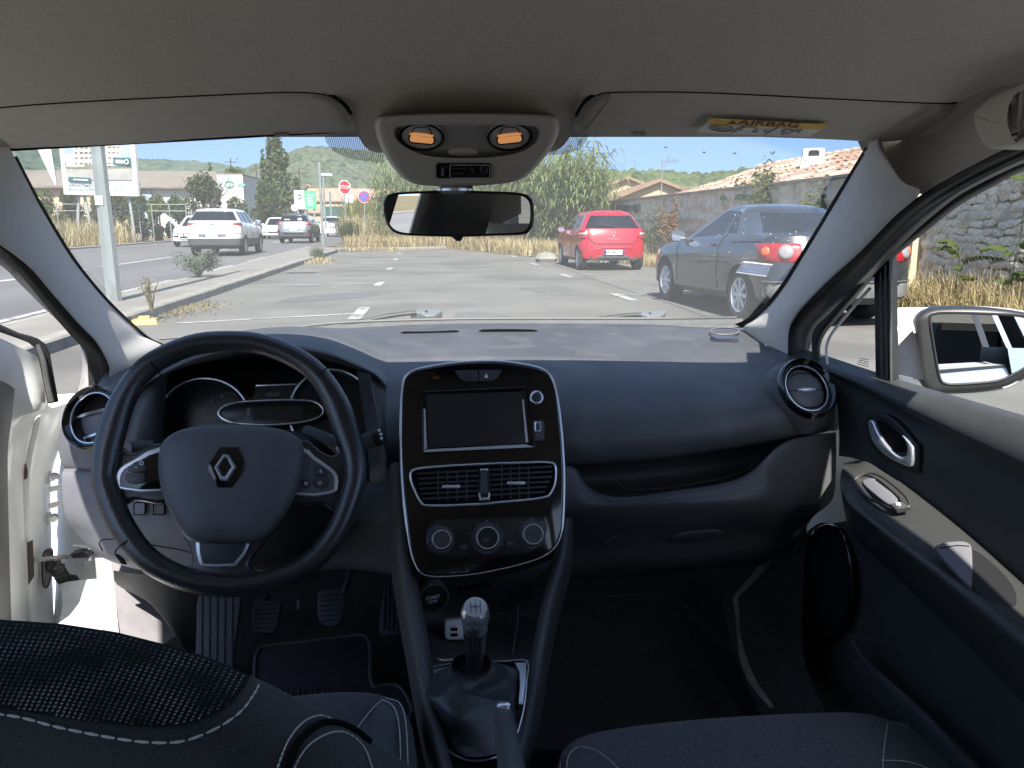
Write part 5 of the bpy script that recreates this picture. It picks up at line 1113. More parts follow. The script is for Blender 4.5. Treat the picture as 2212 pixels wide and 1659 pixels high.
# headrest and its posts above the frame (seen in the mirrors)
b = mb(); b.ball((-0.47, 0.33, 1.0), 0.12, 14, (1.05, 0.5, 0.75)); b.build('headrest', SEATBACK, seat, 60)
# passenger seat
pc = [(1170, 1800, 0.80, 0), (1203, 1655, 0.86, 0), (1222, 1614, 0.885, 0), (1260, 1591, 0.905, 0), (1330, 1575, 0.92, 0), (1450, 1560, 0.93, 0), (1600, 1548, 0.935, 0), (1750, 1541, 0.94, 0), (1860, 1541, 0.94, 0), (1920, 1556, 0.93, 0), (1990, 1583, 0.915, 0), (2050, 1620, 0.89, 0), (2100, 1660, 0.86, 0), (2150, 1730, 0.82, 0)]
cx0 = 1640
rows = [[(x + (cx0 - x) * 0.0, y + 70, Y + 0.075) for x, y, Y, _ in pc], [(x, y + 22, Y + 0.045) for x, y, Y, _ in pc], [(x, y, Y) for x, y, Y, _ in pc],
  [(x + (cx0 - x) * 0.01, y + 12 + (0), Y - 0.035) for x, y, Y, _ in pc], [(x + (cx0 - x) * 0.03, y + 70, Y - 0.10) for x, y, Y, _ in pc],
  [(x + (cx0 - x) * 0.05, y + 190, Y - 0.20) for x, y, Y, _ in pc], [(x + (cx0 - x) * 0.06, y + 420, Y - 0.34) for x, y, Y, _ in pc]]
seat2 = netpx('passenger_seat', rows, mat('seat_weave', (0.088, 0.092, 0.102), 0.95, spec=0.15, var=0.5, vs=450, bump=0.8, bs=600, sheen=0.15), 4, 4, car, 75)
def pc_f(x, y, lift=0.004):
 s = np.interp(x, [p[0] for p in pc], [p[1] for p in pc]); Y = np.interp(x, [p[0] for p in pc], [p[2] for p in pc]); d = max(0, y - s)
 return pt(x, y, Y - np.interp(d, [0, 12, 70, 190], [0, 0.035, 0.10, 0.20]) - lift)
for q in ([(1918, 1558), (1912, 1600), (1908, 1640), (1906, 1690)], [(1921, 1557), (1955, 1566), (1990, 1586), (2040, 1624), (2085, 1668), (2100, 1690)], [(1905, 1642), (1960, 1645), (2010, 1662), (2040, 1680)],
  [(1222, 1690), (1226, 1640), (1236, 1622), (1252, 1612)], [(1252, 1612), (1280, 1618), (1310, 1636), (1345, 1670)], [(1208, 1680), (1212, 1640), (1224, 1622)]):
 stitches(q, lambda x, y: pc_f(x, y, 0.0055), 'stitching', seat2, 0.004, 0.001, 0.0008)
def bol(pts):
 rows = []
 P = spline(pts, 3, True)
 b = mb(); c = (sum(p[0] for p in P) / len(P), sum(p[1] for p in P) / len(P))
 for s in (1.0, 0.75, 0.5, 0.25, 0.03): rows.append([pc_f(c[0] + (x - c[0]) * s, c[1] + (y - c[1]) * s, 0.0035) for x, y in P])
 b.grid(rows, wrap=True); return b.build('cushion_bolster', BOLSTER, seat2, 75)
bol([(1922, 1560), (1955, 1570), (1990, 1588), (2040, 1626), (2090, 1690), (2000, 1720), (1912, 1720), (1912, 1640)])
bol([(1226, 1640), (1236, 1622), (1256, 1614), (1290, 1625), (1330, 1660), (1360, 1720), (1230, 1720)])
b = mb(); b.net([[(x, y, z) for x in (0.13, 0.37, 0.61)] for y, z in ((0.36, 0.52), (0.22, 0.60), (-0.02, 0.90), (-0.12, 1.0), (-0.17, 0.97), (-0.05, 0.6), (0.05, 0.4))], 3, 3); b.build('backrest', SEATBACK, seat2, 60)
# ================================================================ footwells, pedals, mats
netpx('footwell', [[(330, 1190, 1.62), (600, 1190, 1.66), (880, 1190, 1.66), (1200, 1190, 1.66), (1500, 1190, 1.62), (1760, 1150, 1.55)],
    [(330, 1300, 1.58), (600, 1300, 1.62), (880, 1300, 1.62), (1200, 1290, 1.62), (1500, 1290, 1.58), (1700, 1290, 1.50)],
    [(300, 1420, 1.40), (600, 1400, 1.46), (880, 1400, 1.46), (1200, 1400, 1.46), (1500, 1400, 1.44), (1700, 1400, 1.38)],
    [(250, 1640, 1.05), (600, 1600, 1.12), (880, 1600, 1.12), (1200, 1620, 1.1), (1500, 1620, 1.1), (1800, 1600, 1.08)]], CARPET, 3, 3, car, 60)
b = mb(); b.tube(spline([pt(*p) for p in ((1225, 1292, 1.55), (1320, 1288, 1.55), (1420, 1284, 1.54), (1470, 1300, 1.52), (1510, 1345, 1.46), (1560, 1390, 1.40), (1600, 1410, 1.36))], 4), 0.0016, 5); b.build('carpet_edge', MAT_EDGE, car)
PEDAL = mat('pedal_rubber', (0.050, 0.052, 0.062), 0.6, spec=0.3, bump=0.15, bs=500)
def pedal(name, pts, Y, nr, vert=False):
 P = Plane(pt(pts[0][0], pts[0][1], Y + 0.02), pt(pts[0][0] + 60, pts[0][1], Y + 0.02), pt(pts[0][0], pts[0][1] + 80, Y - 0.025))
 o = mb().plate(P.poly(spline(pts, 3, True)), P.n, 0.012, 0.004, 3).build(name, PEDAL, car, 50)
 xs_ = [p[0] for p in pts]; ys_ = [p[1] for p in pts]; x0, x1, y0, y1 = min(xs_) + 7, max(xs_) - 7, min(ys_) + 8, max(ys_) - 8
 for k in range(nr):
  t = (k + 0.5) / nr; b = mb()
  if vert: x = x0 + (x1 - x0) * t; b.tube([P.shift(0.0006).at(x, y0), P.shift(0.0006).at(x - 1, y1)], 0.0016, 5)
  else:
   y = y0 + (y1 - y0) * t; k_ = 1 - 0.25 * abs(t - 0.4); xm = (x0 + x1) / 2; b.tube([P.shift(0.0006).at(xm + (x0 - xm) * k_, y + 2), P.shift(0.0006).at(xm + (x1 - xm) * k_, y - 2)], 0.0014, 5)
  b.build('tread_rib', RUBBER, o)
 return o, P
o, P = pedal('clutch_pedal', [(556, 1294), (590, 1293), (606, 1300), (604, 1330), (594, 1362), (570, 1369), (549, 1362), (544, 1335), (546, 1308)], 1.42, 6)
b = mb(); b.tube([pt(575, 1296, 1.43), pt(578, 1270, 1.45), pt(580, 1230, 1.48)], 0.006, 8); b.build('pedal_arm', BLACK, o)
o, P = pedal('brake_pedal', [(695, 1274), (735, 1272), (744, 1282), (742, 1330), (730, 1350), (708, 1353), (690, 1340), (685, 1310), (687, 1285)], 1.43, 6)
b = mb(); b.tube([pt(742, 1280, 1.44), pt(752, 1255, 1.45), pt(760, 1225, 1.47)], 0.006, 8); b.build('pedal_arm', BLACK, o)
o, P = pedal('accelerator_pedal', [(835, 1255), (862, 1250), (872, 1262), (872, 1350), (860, 1370), (824, 1370), (820, 1340), (828, 1290)], 1.42, 4, True)
o, P = pedal('foot_rest', [(428, 1285), (470, 1280), (518, 1280), (515, 1340), (508, 1400), (500, 1470), (440, 1470), (422, 1440), (424, 1360)], 1.36, 5, True)
b = mb(); b.box(pt(644, 1306, 1.5), (0.004, 0.004, 0.02)); b.build('metal_pin', SILVER, car)
FM = Plane(pt(560, 1400, 1.36), pt(800, 1380, 1.38), pt(560, 1500, 1.18))
fm = [(552, 1520), (550, 1440), (556, 1408), (575, 1396), (640, 1388), (720, 1378), (775, 1372), (794, 1380), (800, 1410), (800, 1460), (808, 1484), (830, 1480), (868, 1488), (880, 1560), (700, 1620), (556, 1600)]
fmp = spline(fm, 3, True)
mat_o = mb().plate(FM.shift(0.004).poly(fmp), FM.n, 0.006, 0.002).build('floor_mat', mat('mat_pile', (0.040, 0.038, 0.046), 0.98, spec=0.1, var=0.3, vs=300, bump=0.9, bs=600), None, 40)
tag(mat_o, 'dark carpet mat with stitched edging below the clutch and brake pedals', 'floor mat')
b = mb(); b.tube(FM.shift(0.005).poly(fmp), 0.0032, 6, True); b.build('mat_edging', MAT_EDGE, mat_o)
b = mb()
for k in range(6):
 x = 610 + k * 26; b.tube(FM.shift(0.0055).poly([(x - 8, 1490), (x + 8, 1486), (x + 10, 1506), (x - 6, 1512)]), 0.0012, 5, True)
b.build('heel_pad_ribs', MAT_EDGE, mat_o)
# usb charger plugged into the tray
UP_ = Plane(pt(962, 1340, 1.105), pt(1000, 1342, 1.105), pt(970, 1384, 1.095))
uc = mb().plate(UP_.shift(0.004).poly(spline([Gs(*p) for p in ((405, 505), (440, 490), (520, 487), (560, 500), (570, 640), (540, 645), (430, 645), (408, 625), (402, 570))], 2, True)), UP_.n, 0.02, 0.003).build('usb_charger', mat('charger_white', (0.75, 0.76, 0.80), 0.4), None, 40)
tag(uc, 'white twin socket usb charger plugged into the tray left of the gear lever', 'usb charger')
b = mb(); T_ = UP_.shift(0.0044)
for y0 in (548, 592): b.plate(T_.poly([Gs(*p) for p in ((450, y0), (507, y0 - 2), (508, y0 + 24), (452, y0 + 26))]), UP_.n, 0.0008)
b.build('usb_port', DARKGAP, uc)
b = mb(); b.tube(T_.poly([Gs(*p) for p in ((468, 540), (478, 522), (488, 540))]), 0.0004, 4, True); b.build('charger_mark', KNEE, uc)
# ================================================================ passenger door
dr = mb()
DL = lambda pts, Xs: [ptx(x, y, X) for (x, y), X in zip(pts, Xs if hasattr(Xs, '__len__') else [Xs] * len(pts))]
L0 = DL([(1703, 748), (1770, 764), (1887, 802), (2013, 841), (2212, 897), (2420, 955)], 0.722)
L1 = DL([(1703, 762), (1770, 778), (1887, 818), (2013, 856), (2212, 913), (2420, 972)], 0.700)
L1b = DL([(1706, 772), (1770, 788), (1880, 828), (2010, 880), (2212, 960), (2420, 1040)], 0.684)
L2 = DL([(1716, 783), (1770, 797), (1845, 827), (1971, 893), (2212, 1013), (2420, 1120)], 0.680)
L3 = DL([(1730, 795), (1775, 806), (1845, 836), (1966, 901), (2212, 1024), (2420, 1133)], 0.697)
L4 = DL([(1800, 850), (1820, 860), (1865, 890), (1950, 950), (2212, 1130), (2420, 1280)], 0.692)
L5 = DL([(1812, 930), (1835, 950), (1880, 985), (1962, 1046), (2212, 1250), (2420, 1425)], 0.690)
L6 = DL([(1812, 985), (1845, 990), (1885, 1006), (1966, 1056), (2212, 1264), (2420, 1440)], 0.684)
door2 = dr.net([L0, L1, L1b, L2, L3, L4, L5, L6], 4, 3).build('passenger_door', mat('door_plastic', (0.037, 0.038, 0.038), 0.55, spec=0.4, var=0.06, vs=40, bump=0.25, bs=900), car, 50)
# exterior skin, so that the mirror has a flank to show
b = mb(); b.grid([[(0.735, y, 0.875), (0.80, y, 0.86), (0.868, y, 0.72), (0.862, y, 0.30)] for y in (1.72, 1.2, 0.6, 0.1, -0.32)]); b.build('door_skin', WHITE_PAINT, door2, 50)
b = mb(); b.grid([[(0.802, y, 0.858), (0.80, y, 0.868), (0.775, y, 0.872)] for y in (1.45, 0.6, -0.32)]); b.build('waist_strip', RUBBER, door2, 50)
AM = mat('armrest_plastic', (0.034, 0.035, 0.034), 0.45, bump=0.2, bs=800)
A0 = DL([(1822, 1000), (1869, 996), (1910, 1018), (1956, 1049), (2078, 1144), (2212, 1262), (2420, 1450)], 0.688)
A0b = DL([(1822, 1003), (1866, 1000), (1906, 1024), (1951, 1056), (2072, 1151), (2205, 1268), (2410, 1455)], 0.672)
A1 = DL([(1817, 1022), (1840, 1050), (1875, 1090), (1920, 1128), (2030, 1210), (2170, 1318), (2390, 1500)], 0.622)
A2 = DL([(1815, 1045), (1830, 1078), (1870, 1112), (1915, 1148), (2025, 1233), (2165, 1345), (2385, 1530)], 0.606)
A3 = DL([(1818, 1070), (1840, 1100), (1880, 1135), (1925, 1178), (2040, 1275), (2175, 1395), (2390, 1590)], 0.606)
A4 = DL([(1825, 1110), (1850, 1150), (1895, 1190), (1950, 1240), (2070, 1350), (2200, 1480), (2400, 1680)], 0.632)
A5 = DL([(1828, 1125), (1855, 1170), (1902, 1215), (1960, 1270), (2085, 1390), (2210, 1520), (2400, 1730)], 0.672)
mb().net([A0, A0b, A1, A2, A3, A4, A5], 4, 4).build('armrest', AM, door2, 60)
AP = Plane(ptx(1869, 1003, 0.665), ptx(1956, 1056, 0.665), ptx(1875, 1085, 0.624))
rec = [(1842, 1046), (1855, 1030), (1880, 1022), (1905, 1030), (1935, 1052), (1958, 1075), (1965, 1090), (1958, 1098), (1930, 1100), (1905, 1090), (1870, 1072)]
b = mb(); b.tube(AP.shift(0.004).poly(spline(rec, 3, True)), 0.0022, 6, True); b.build('switch_surround', AM, door2, 60)
mb().plate(AP.shift(0.006).poly(spline([(1862, 1040), (1878, 1032), (1895, 1036), (1930, 1062), (1940, 1078), (1928, 1090), (1912, 1085), (1878, 1058)], 3, True)), AP.n, 0.006, 0.002).build('switch_recess', KNEE, door2, 50)
b = mb(); b.tube(AP.shift(0.0065).poly([(1893, 1036), (1928, 1062), (1942, 1076), (1944, 1086)]), 0.0012, 5); b.build('switch_shadow_gap', DARKGAP, door2)
mb().plate(AP.shift(0.009).poly([(1921, 1088), (1948, 1083), (1962, 1094), (1934, 1100)]), AP.n, 0.008, 0.0015).build('window_switch', DASH_LOW, door2)
mb().plate(AP.shift(0.0105).poly(rrect(1934, 1084, 1945, 1092, 2)), AP.n, 0.003, 0.0008).build('switch_tab', SILVER, door2)
hol = [(2096, 1196), (2112, 1192), (2150, 1222), (2184, 1260), (2196, 1290), (2190, 1308), (2165, 1312), (2130, 1290), (2104, 1268)]
H1 = Plane(ptx(2078, 1151, 0.665), ptx(2200, 1264, 0.665), ptx(2100, 1260, 0.624))
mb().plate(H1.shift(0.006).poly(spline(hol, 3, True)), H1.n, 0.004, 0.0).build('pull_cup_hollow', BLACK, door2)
mb().plate(H1.shift(0.0075).poly(spline([(2020, 1178), (2068, 1168), (2092, 1172), (2100, 1190), (2100, 1262), (2092, 1262), (2050, 1220)], 2, True)), H1.n, 0.006, 0.002).build('pull_cup_insert', KNEE, door2, 50)
b = mb(); b.tube(H1.shift(0.008).poly([(2030, 1184), (2068, 1178), (2094, 1180)]), 0.0008, 5); b.build('insert_seam', DARKGAP, door2)
# lower door: pocket, speaker
B0 = A5
B1 = DL([(1800, 1130), (1835, 1190), (1880, 1250), (1945, 1320), (2060, 1440), (2190, 1570), (2400, 1800)], 0.690)
B2 = DL([(1770, 1130), (1800, 1230), (1840, 1330), (1900, 1420), (2010, 1550), (2130, 1680), (2300, 1900)], 0.695)
B3 = DL([(1742, 1150), (1745, 1250), (1750, 1350), (1800, 1450), (1920, 1600), (2040, 1760), (2200, 2000)], 0.680)
B4 = DL([(1715, 1180), (1700, 1280), (1690, 1380), (1720, 1480), (1820, 1640), (1940, 1800), (2100, 2060)], 0.665)
mb().net([B0, B1, B2, B3, B4], 4, 4).build('lower_door_panel', DASH_LOW, door2, 60)
SPK = Plane(ptx(1792, 1150, 0.678), ptx(1792, 1370, 0.678), ptx(1830, 1260, 0.678))
spk = spline([(1745, 1190), (1765, 1150), (1795, 1138), (1820, 1155), (1836, 1200), (1841, 1270), (1830, 1330), (1805, 1375), (1775, 1390), (1750, 1360), (1738, 1290), (1738, 1230)], 3, True)
sg = mb().plate(SPK.poly(spk), SPK.n, 0.006, 0.002).build('speaker_grille', mat('grille_black', (0.012, 0.012, 0.014), 0.5, bump=1.0, bs=260), door2, 50)
b = mb(); b.tube(SPK.shift(0.002).poly(spk), 0.006, 8, True); b.build('speaker_rim', PIANO, sg, 60)
b = mb(); b.tube(spline([ptx(*p) for p in ((1832, 1372, 0.675), (1900, 1388, 0.674), (1960, 1405, 0.673))], 4), 0.0014, 5); b.build('pocket_edge', DASH, door2)
mb().net([DL([(1835, 1370), (1850, 1400), (1900, 1450), (2000, 1540), (2120, 1660)], 0.648), DL([(1840, 1385), (1870, 1430), (1930, 1500), (2040, 1600), (2160, 1720)], 0.640), DL([(1830, 1420), (1860, 1470), (1920, 1540), (2030, 1650), (2140, 1760)], 0.645)], 4, 3).build('door_pocket', DASH_LOW, door2, 60)
# door handle
Rs = lambda x, y: (1591 + 0.3803 * x, 630.9 + 0.3803 * y)
HP = Plane(ptx(*Rs(760, 700), 0.692), ptx(*Rs(1030, 880), 0.692), ptx(*Rs(900, 1000), 0.690))
mb().plate(HP.shift(0.007).poly(spline([Rs(*p) for p in ((735, 705), (790, 685), (860, 700), (940, 770), (1008, 848), (1032, 885), (1027, 1005), (1000, 1025), (900, 990), (800, 925), (752, 850), (733, 765))], 3, True)), HP.n, 0.012, 0.004).build('handle_bezel', BLACK, door2, 50)
mb().plate(HP.shift(0.008).poly(spline([Rs(*p) for p in ((772, 735), (835, 735), (905, 790), (952, 845), (968, 885), (955, 905), (900, 908), (840, 860), (800, 800))], 2, True)), HP.n, 0.002).build('handle_hollow', DARKGAP, door2)
mb().plate(HP.shift(0.014).poly(spline([Rs(*p) for p in ((742, 735), (772, 733), (802, 800), (850, 870), (900, 920), (940, 936), (962, 920), (966, 872), (938, 822), (946, 818), (996, 880), (990, 986), (940, 980), (860, 940), (790, 880), (755, 810))], 3, True)), HP.n, 0.008, 0.003, 4).build('door_handle', CHROME, door2, 60)
# door window frame, quarter light bar and panes
mb().plate([ptx(*p) for p in ((1886, 572, 0.70), (1890, 822, 0.712), (1932, 834, 0.712), (1927, 544, 0.70))], (-0.8, -0.6, 0), 0.02, 0.004).build('quarter_light_bar', RUBBER, door2)
b = mb()
for o_ in (12, 22, 32): b.tube([ptx(1890 + o_, 566 - o_ * 0.6, 0.695), ptx(1893 + o_, 826, 0.707)], 0.0018, 5)
b.build('bar_seal_ridges', RUBBER2, door2)
fr = [(2400, 302), (2212, 360), (2140, 396), (2067, 437), (1999, 490), (1950, 529), (1900, 573), (1840, 640), (1800, 686), (1776, 716), (1766, 745), (1770, 785)]
fr0 = [(2400, 316), (2212, 352), (2083, 415), (2020, 462), (1985, 492), (1940, 530), (1892, 580), (1828, 648), (1790, 688), (1768, 708), (1756, 735), (1760, 800)]
b = mb(); b.net([[ptx(x - 3, y - 6, 0.655 + (y - 300) * 0.00008) for x, y in fr0], [ptx(x, y + 2, 0.66 + (y - 300) * 0.00008) for x, y in fr], [ptx(x + 6, y + 7, 0.69 + (y - 300) * 0.00005) for x, y in fr]], 4, 3)
b.build('window_frame', RUBBER, door2, 60)
b = mb(); b.tube(spline([ptx(x + 9, y + 11, 0.695) for x, y in ((1870, 612), (1840, 646), (1806, 686), (1784, 716), (1776, 745), (1779, 786))], 4), 0.0028, 6); b.build('quarter_light_frame', mat('frame_paint', (0.45, 0.43, 0.42), 0.5), door2)
mb().grid([DL([(1760, 800), (1890, 830), (2013, 868), (2212, 920), (2420, 980)], 0.715), DL([(1760, 700), (1890, 560), (2013, 470), (2212, 345), (2420, 300)], 0.66)]).build('door_window', GLASS, door2)
b = mb()
for k in range(4): b.tube([ptx(1857 - k * 2, 774 + k * 4, 0.71), ptx(1876, 777 + k * 5, 0.71)], 0.0006, 4)
b.build('glass_etching', DASH, door2)
# exterior mirror
Es = lambda x, y: (1810.4 + 0.2645 * x, 521.2 + 0.2645 * y)
mc = ptx(*Es(1200, 880), 1.02)
en = nrm(np.array([-0.45, -1.0, 0.075])); eu = nrm(np.array([1.0, -0.45, 0])); ev = np.cross(en, eu); ev = ev if ev[2] > 0 else -ev
EP = Plane(mc, mc + eu * 0.1, mc + ev * 0.1)
eh = spline([Es(*p) for p in ((622, 700), (640, 620), (720, 566), (860, 541), (1200, 541), (1500, 575), (1680, 640), (1760, 740), (1740, 900), (1640, 1060), (1518, 1122), (1400, 1188), (1200, 1230), (900, 1246), (775, 1246), (700, 1180), (662, 1110), (640, 900))], 3, True)
em = mb().plate(EP.shift(0.02).poly(eh), EP.n, 0.09, 0.014, 4).build('door_mirror', mat('mirror_housing', (0.017, 0.018, 0.0175), 0.45, var=0.1, vs=60, bump=0.2, bs=700), door2, 60)
eg = spline([Es(*p) for p in ((752, 640), (785, 596), (900, 585), (1200, 592), (1500, 612), (1660, 680), (1690, 780), (1640, 920), (1560, 1010), (1440, 1082), (1300, 1140), (1000, 1166), (880, 1160), (830, 1110), (790, 900))], 3, True)
emr = Plane.__new__(Plane); emr.n = EP.n; emr.u, emr.v, emr.o = EP.u, EP.v, EP.o + EP.n * 0.0205
mb().plate(emr.poly(eg), EP.n, 0.003).build('mirror_glass', MIRROR, em)
b = mb(); b.tube(emr.shift(0.0005).poly(eg), 0.0026, 6, True); b.build('glass_edge', BLACK, em)
b = mb(); rings = []
for s, h in ((1.0, -0.05), (1.03, -0.07), (1.0, -0.12), (0.8, -0.17), (0.4, -0.19), (0.05, -0.195)): rings.append([EP.shift(h).at(2140 + (x - 2140) * s, 756 + (y - 756) * s) for x, y in eh])
b.grid(rings, wrap=True); b.build('mirror_cap', WHITE_PAINT, em, 60)
b = mb(); wr = [[(1905, 668, 0.84), (1960, 664, 0.90), (2010, 664, 0.95), (2050, 662, 1.0)], [(1905, 720, 0.84), (1960, 720, 0.88), (2000, 715, 0.93), (2050, 712, 0.98)], [(1905, 775, 0.83), (1940, 750, 0.87), (1975, 712, 0.92), (2020, 735, 0.96)]]
b.net([[ptx(*p) for p in r] for r in wr], 4, 4).build('mirror_cap_side', WHITE_PAINT, em, 60)
mb().net([[ptx(*Es(*p), X) for p, X in (((450, 920), 0.80), ((520, 822), 0.84), ((620, 718), 0.90), ((700, 700), 0.95))], [ptx(*Es(*p), X) for p, X in (((446, 1000), 0.80), ((530, 960), 0.83), ((640, 900), 0.89), ((720, 860), 0.95))],
  [ptx(*Es(*p), X) for p, X in (((444, 1080), 0.79), ((540, 1098), 0.82), ((655, 1125), 0.88), ((760, 1140), 0.95))]], 3, 3).build('mirror_foot', BLACK, em, 60)
mb().net([[ptx(*Es(*p), X) for p, X in (((440, 1084), 0.785), ((540, 1104), 0.81), ((655, 1132), 0.87))], [ptx(*Es(*p), X) for p, X in (((440, 1150), 0.77), ((560, 1190), 0.79), ((700, 1200), 0.86))],
  [ptx(*Es(*p), X) for p, X in (((440, 1230), 0.765), ((600, 1262), 0.78), ((760, 1262), 0.85))]], 3, 3).build('mirror_base', mat('mirror_housing_low', (0.05, 0.055, 0.055), 0.45), em, 60)
# dusty passenger door seal; sunlight leaking through the gap is put into its colour
KS = mat('sunlit_dusty_seal', (0.16, 0.155, 0.145), 0.7, var=0.3, vs=60)
mb().net([[pt(*p) for p in r] for r in ([(1583, 1290, 1.26), (1588, 1330, 1.25), (1592, 1370, 1.22), (1596, 1410, 1.18), (1604, 1440, 1.14), (1622, 1480, 1.10), (1664, 1530, 1.06)], [(1594, 1275, 1.28), (1597, 1330, 1.26), (1600, 1370, 1.23), (1608, 1405, 1.19), (1620, 1440, 1.15), (1640, 1480, 1.11), (1672, 1526, 1.06)])], 4, 2).build('sill_seal', KS, car, 60)
b = mb(); b.plate([pt(*p) for p in ((1592, 1292, 1.28), (1598, 1275, 1.28), (1640, 1222, 1.30), (1672, 1204, 1.31), (1655, 1228, 1.30), (1620, 1266, 1.29))], (0, -1, 0.2), 0.002); b.build('sill_seal', KS, car); b = mb(); b.plate([pt(*p) for p in ((1708, 1164, 1.27), (1716, 1150, 1.27), (1752, 1122, 1.28), (1745, 1134, 1.28), (1722, 1158, 1.275))], (0, -1, 0.2), 0.002); b.build('sill_seal', KS, car)
netpx('kick_panel', [[(1560, 1150, 1.40), (1660, 1130, 1.36), (1745, 1110, 1.33)], [(1560, 1300, 1.36), (1650, 1300, 1.30), (1735, 1290, 1.25)], [(1600, 1450, 1.24), (1660, 1450, 1.18), (1740, 1440, 1.12)], [(1680, 1620, 1.05), (1740, 1620, 1.0), (1830, 1620, 0.95)]], CARPET, 3, 3, car, 60)
# ================================================================ open driver door and its hinges
Ls = lambda x, y: (0.4131 * x, 685.8 + 0.4131 * y)
DWH = WHITE_PAINT
dd = netpx('driver_door', [
 [(-90, 700, 1.40), (-20, 722, 1.50), (25, 742, 1.56), (62, 760, 1.60), (84, 772, 1.63)],
 [(-90, 800, 1.40), (-20, 800, 1.50), (30, 800, 1.57), (70, 800, 1.61), (94, 806, 1.64)],
 [(-90, 870, 1.40), (-20, 870, 1.50), (32, 872, 1.57), (82, 885, 1.61), (104, 880, 1.65)],
 [(-90, 950, 1.40), (-20, 950, 1.50), (10, 940, 1.56), (40, 915, 1.60), (72, 912, 1.66)],
 [(-90, 1030, 1.40), (-20, 1030, 1.50), (8, 1030, 1.56), (28, 1020, 1.60), (52, 1020, 1.66)],
 [(-90, 1180, 1.40), (-20, 1180, 1.50), (12, 1180, 1.56), (34, 1180, 1.60), (55, 1180, 1.66)],
 [(-90, 1380, 1.40), (-20, 1380, 1.50), (22, 1380, 1.56), (42, 1380, 1.60), (60, 1380, 1.66)]], DWH, 3, 4, car, 60)
netpx('door_end_face', [
 [(88, 800, 1.645), (98, 860, 1.655), (112, 880, 1.70), (140, 872, 1.74), (165, 870, 1.78)],
 [(72, 912, 1.66), (86, 915, 1.665), (100, 930, 1.70), (120, 930, 1.74), (145, 930, 1.80)],
 [(52, 1020, 1.66), (66, 1020, 1.665), (80, 1030, 1.70), (94, 1030, 1.74), (112, 1030, 1.80)],
 [(55, 1180, 1.66), (66, 1180, 1.665), (82, 1180, 1.70), (94, 1180, 1.74), (112, 1180, 1.80)],
 [(60, 1380, 1.66), (72, 1380, 1.665), (88, 1380, 1.70), (100, 1380, 1.74), (118, 1380, 1.80)]], DWH, 4, 4, dd, 60)
netpx('door_lining', [[Ls(-200, 330) + (1.30,), Ls(-60, 330) + (1.40,), Ls(10, 332) + (1.47,), Ls(75, 372) + (1.52,), Ls(70, 380) + (1.56,)], [Ls(-200, 520) + (1.30,), Ls(-60, 520) + (1.40,), Ls(20, 520) + (1.46,), Ls(60, 520) + (1.52,), Ls(62, 522) + (1.56,)],
     [Ls(-200, 720) + (1.30,), Ls(-60, 720) + (1.40,), Ls(5, 720) + (1.46,), Ls(38, 720) + (1.52,), Ls(40, 722) + (1.56,)], [Ls(-200, 1100) + (1.30,), Ls(-60, 1100) + (1.40,), Ls(10, 1100) + (1.46,), Ls(43, 1100) + (1.52,), Ls(46, 1100) + (1.56,)],
     [Ls(-200, 1640) + (1.30,), Ls(-60, 1640) + (1.40,), Ls(20, 1640) + (1.46,), Ls(58, 1640) + (1.52,), Ls(60, 1640) + (1.56,)]], mat('door_lining_grey', (0.10, 0.10, 0.10), 0.6, bump=0.2, bs=500), 3, 4, dd, 60)
wf = [Ls(*p) for p in ((-200, -40), (0, 35), (100, 80), (160, 95), (200, 110), (242, 140), (262, 190), (285, 320), (308, 440), (275, 448), (250, 450), (225, 330), (205, 230), (185, 160), (150, 130), (100, 110), (0, 75), (-200, 0))]
mb().plate([pt(x, y, 1.56 + x * 0.0006) for x, y in wf], (0.5, -1, 0.2), 0.02, 0.004).build('window_frame', RUBBER, dd)
b = mb(); b.tube([pt(*Ls(*p), 1.61) for p in spline([(195, 140), (225, 220), (245, 330), (268, 440)], 4)], 0.005, 6); b.build('window_seal', RUBBER2, dd)
mb().plate([pt(*Ls(*p), 1.655) for p in ((142, 1180), (172, 1165), (180, 1350), (150, 1400))], (0.7, -0.7, 0), 0.002).build('rating_plate', mat('plate_brown', (0.055, 0.042, 0.036), 0.5), dd)
mb().plate([pt(*Ls(*p), 1.66) for p in ((124, 770), (136, 765), (146, 800), (144, 840), (126, 850))], (0.7, -0.7, 0), 0.002).build('grommet', mat('plate_brown2', (0.10, 0.07, 0.06), 0.6), dd)
b = mb(); b.tube([pt(*Ls(*p), 1.652) for p in ((55, 742), (75, 736), (104, 740))], 0.0012, 5); b.build('door_bump_stop', BLACK, dd)
hp = netpx('hinge_pillar', [
 [(100, 850, 1.84), (128, 852, 1.82), (160, 850, 1.80), (200, 850, 1.76), (240, 850, 1.72)], [(100, 1000, 1.84), (125, 1000, 1.82), (150, 1000, 1.80), (200, 1000, 1.76), (240, 1000, 1.72)],
 [(98, 1180, 1.84), (125, 1180, 1.82), (155, 1180, 1.80), (200, 1180, 1.76), (260, 1180, 1.72)], [(98, 1400, 1.80), (125, 1400, 1.78), (155, 1400, 1.76), (200, 1400, 1.72), (260, 1400, 1.68)]], DWH, 3, 3, car, 60)
for y0 in (845, 1060):
 b = mb()
 b.plate([pt(*Ls(*p), 1.77) for p in ((232, y0 - 40), (270, y0 - 40), (262, y0 + 30), (230, y0 + 20))], (0.4, -1, 0.1), 0.01, 0.002)
 h_ = b.build('door_hinge', DWH, hp)
 b = mb(); a_ = pt(*Ls(282, y0 - 8), 1.755); b.lathe([(0.0005, 0.0), (0.006, 0.0), (0.0065, -0.006), (0.011, -0.007), (0.011, -0.010)], a_, (0.35, -0.9, 0.1), 12); b.build('hinge_bolt', SILVER, h_, 30)
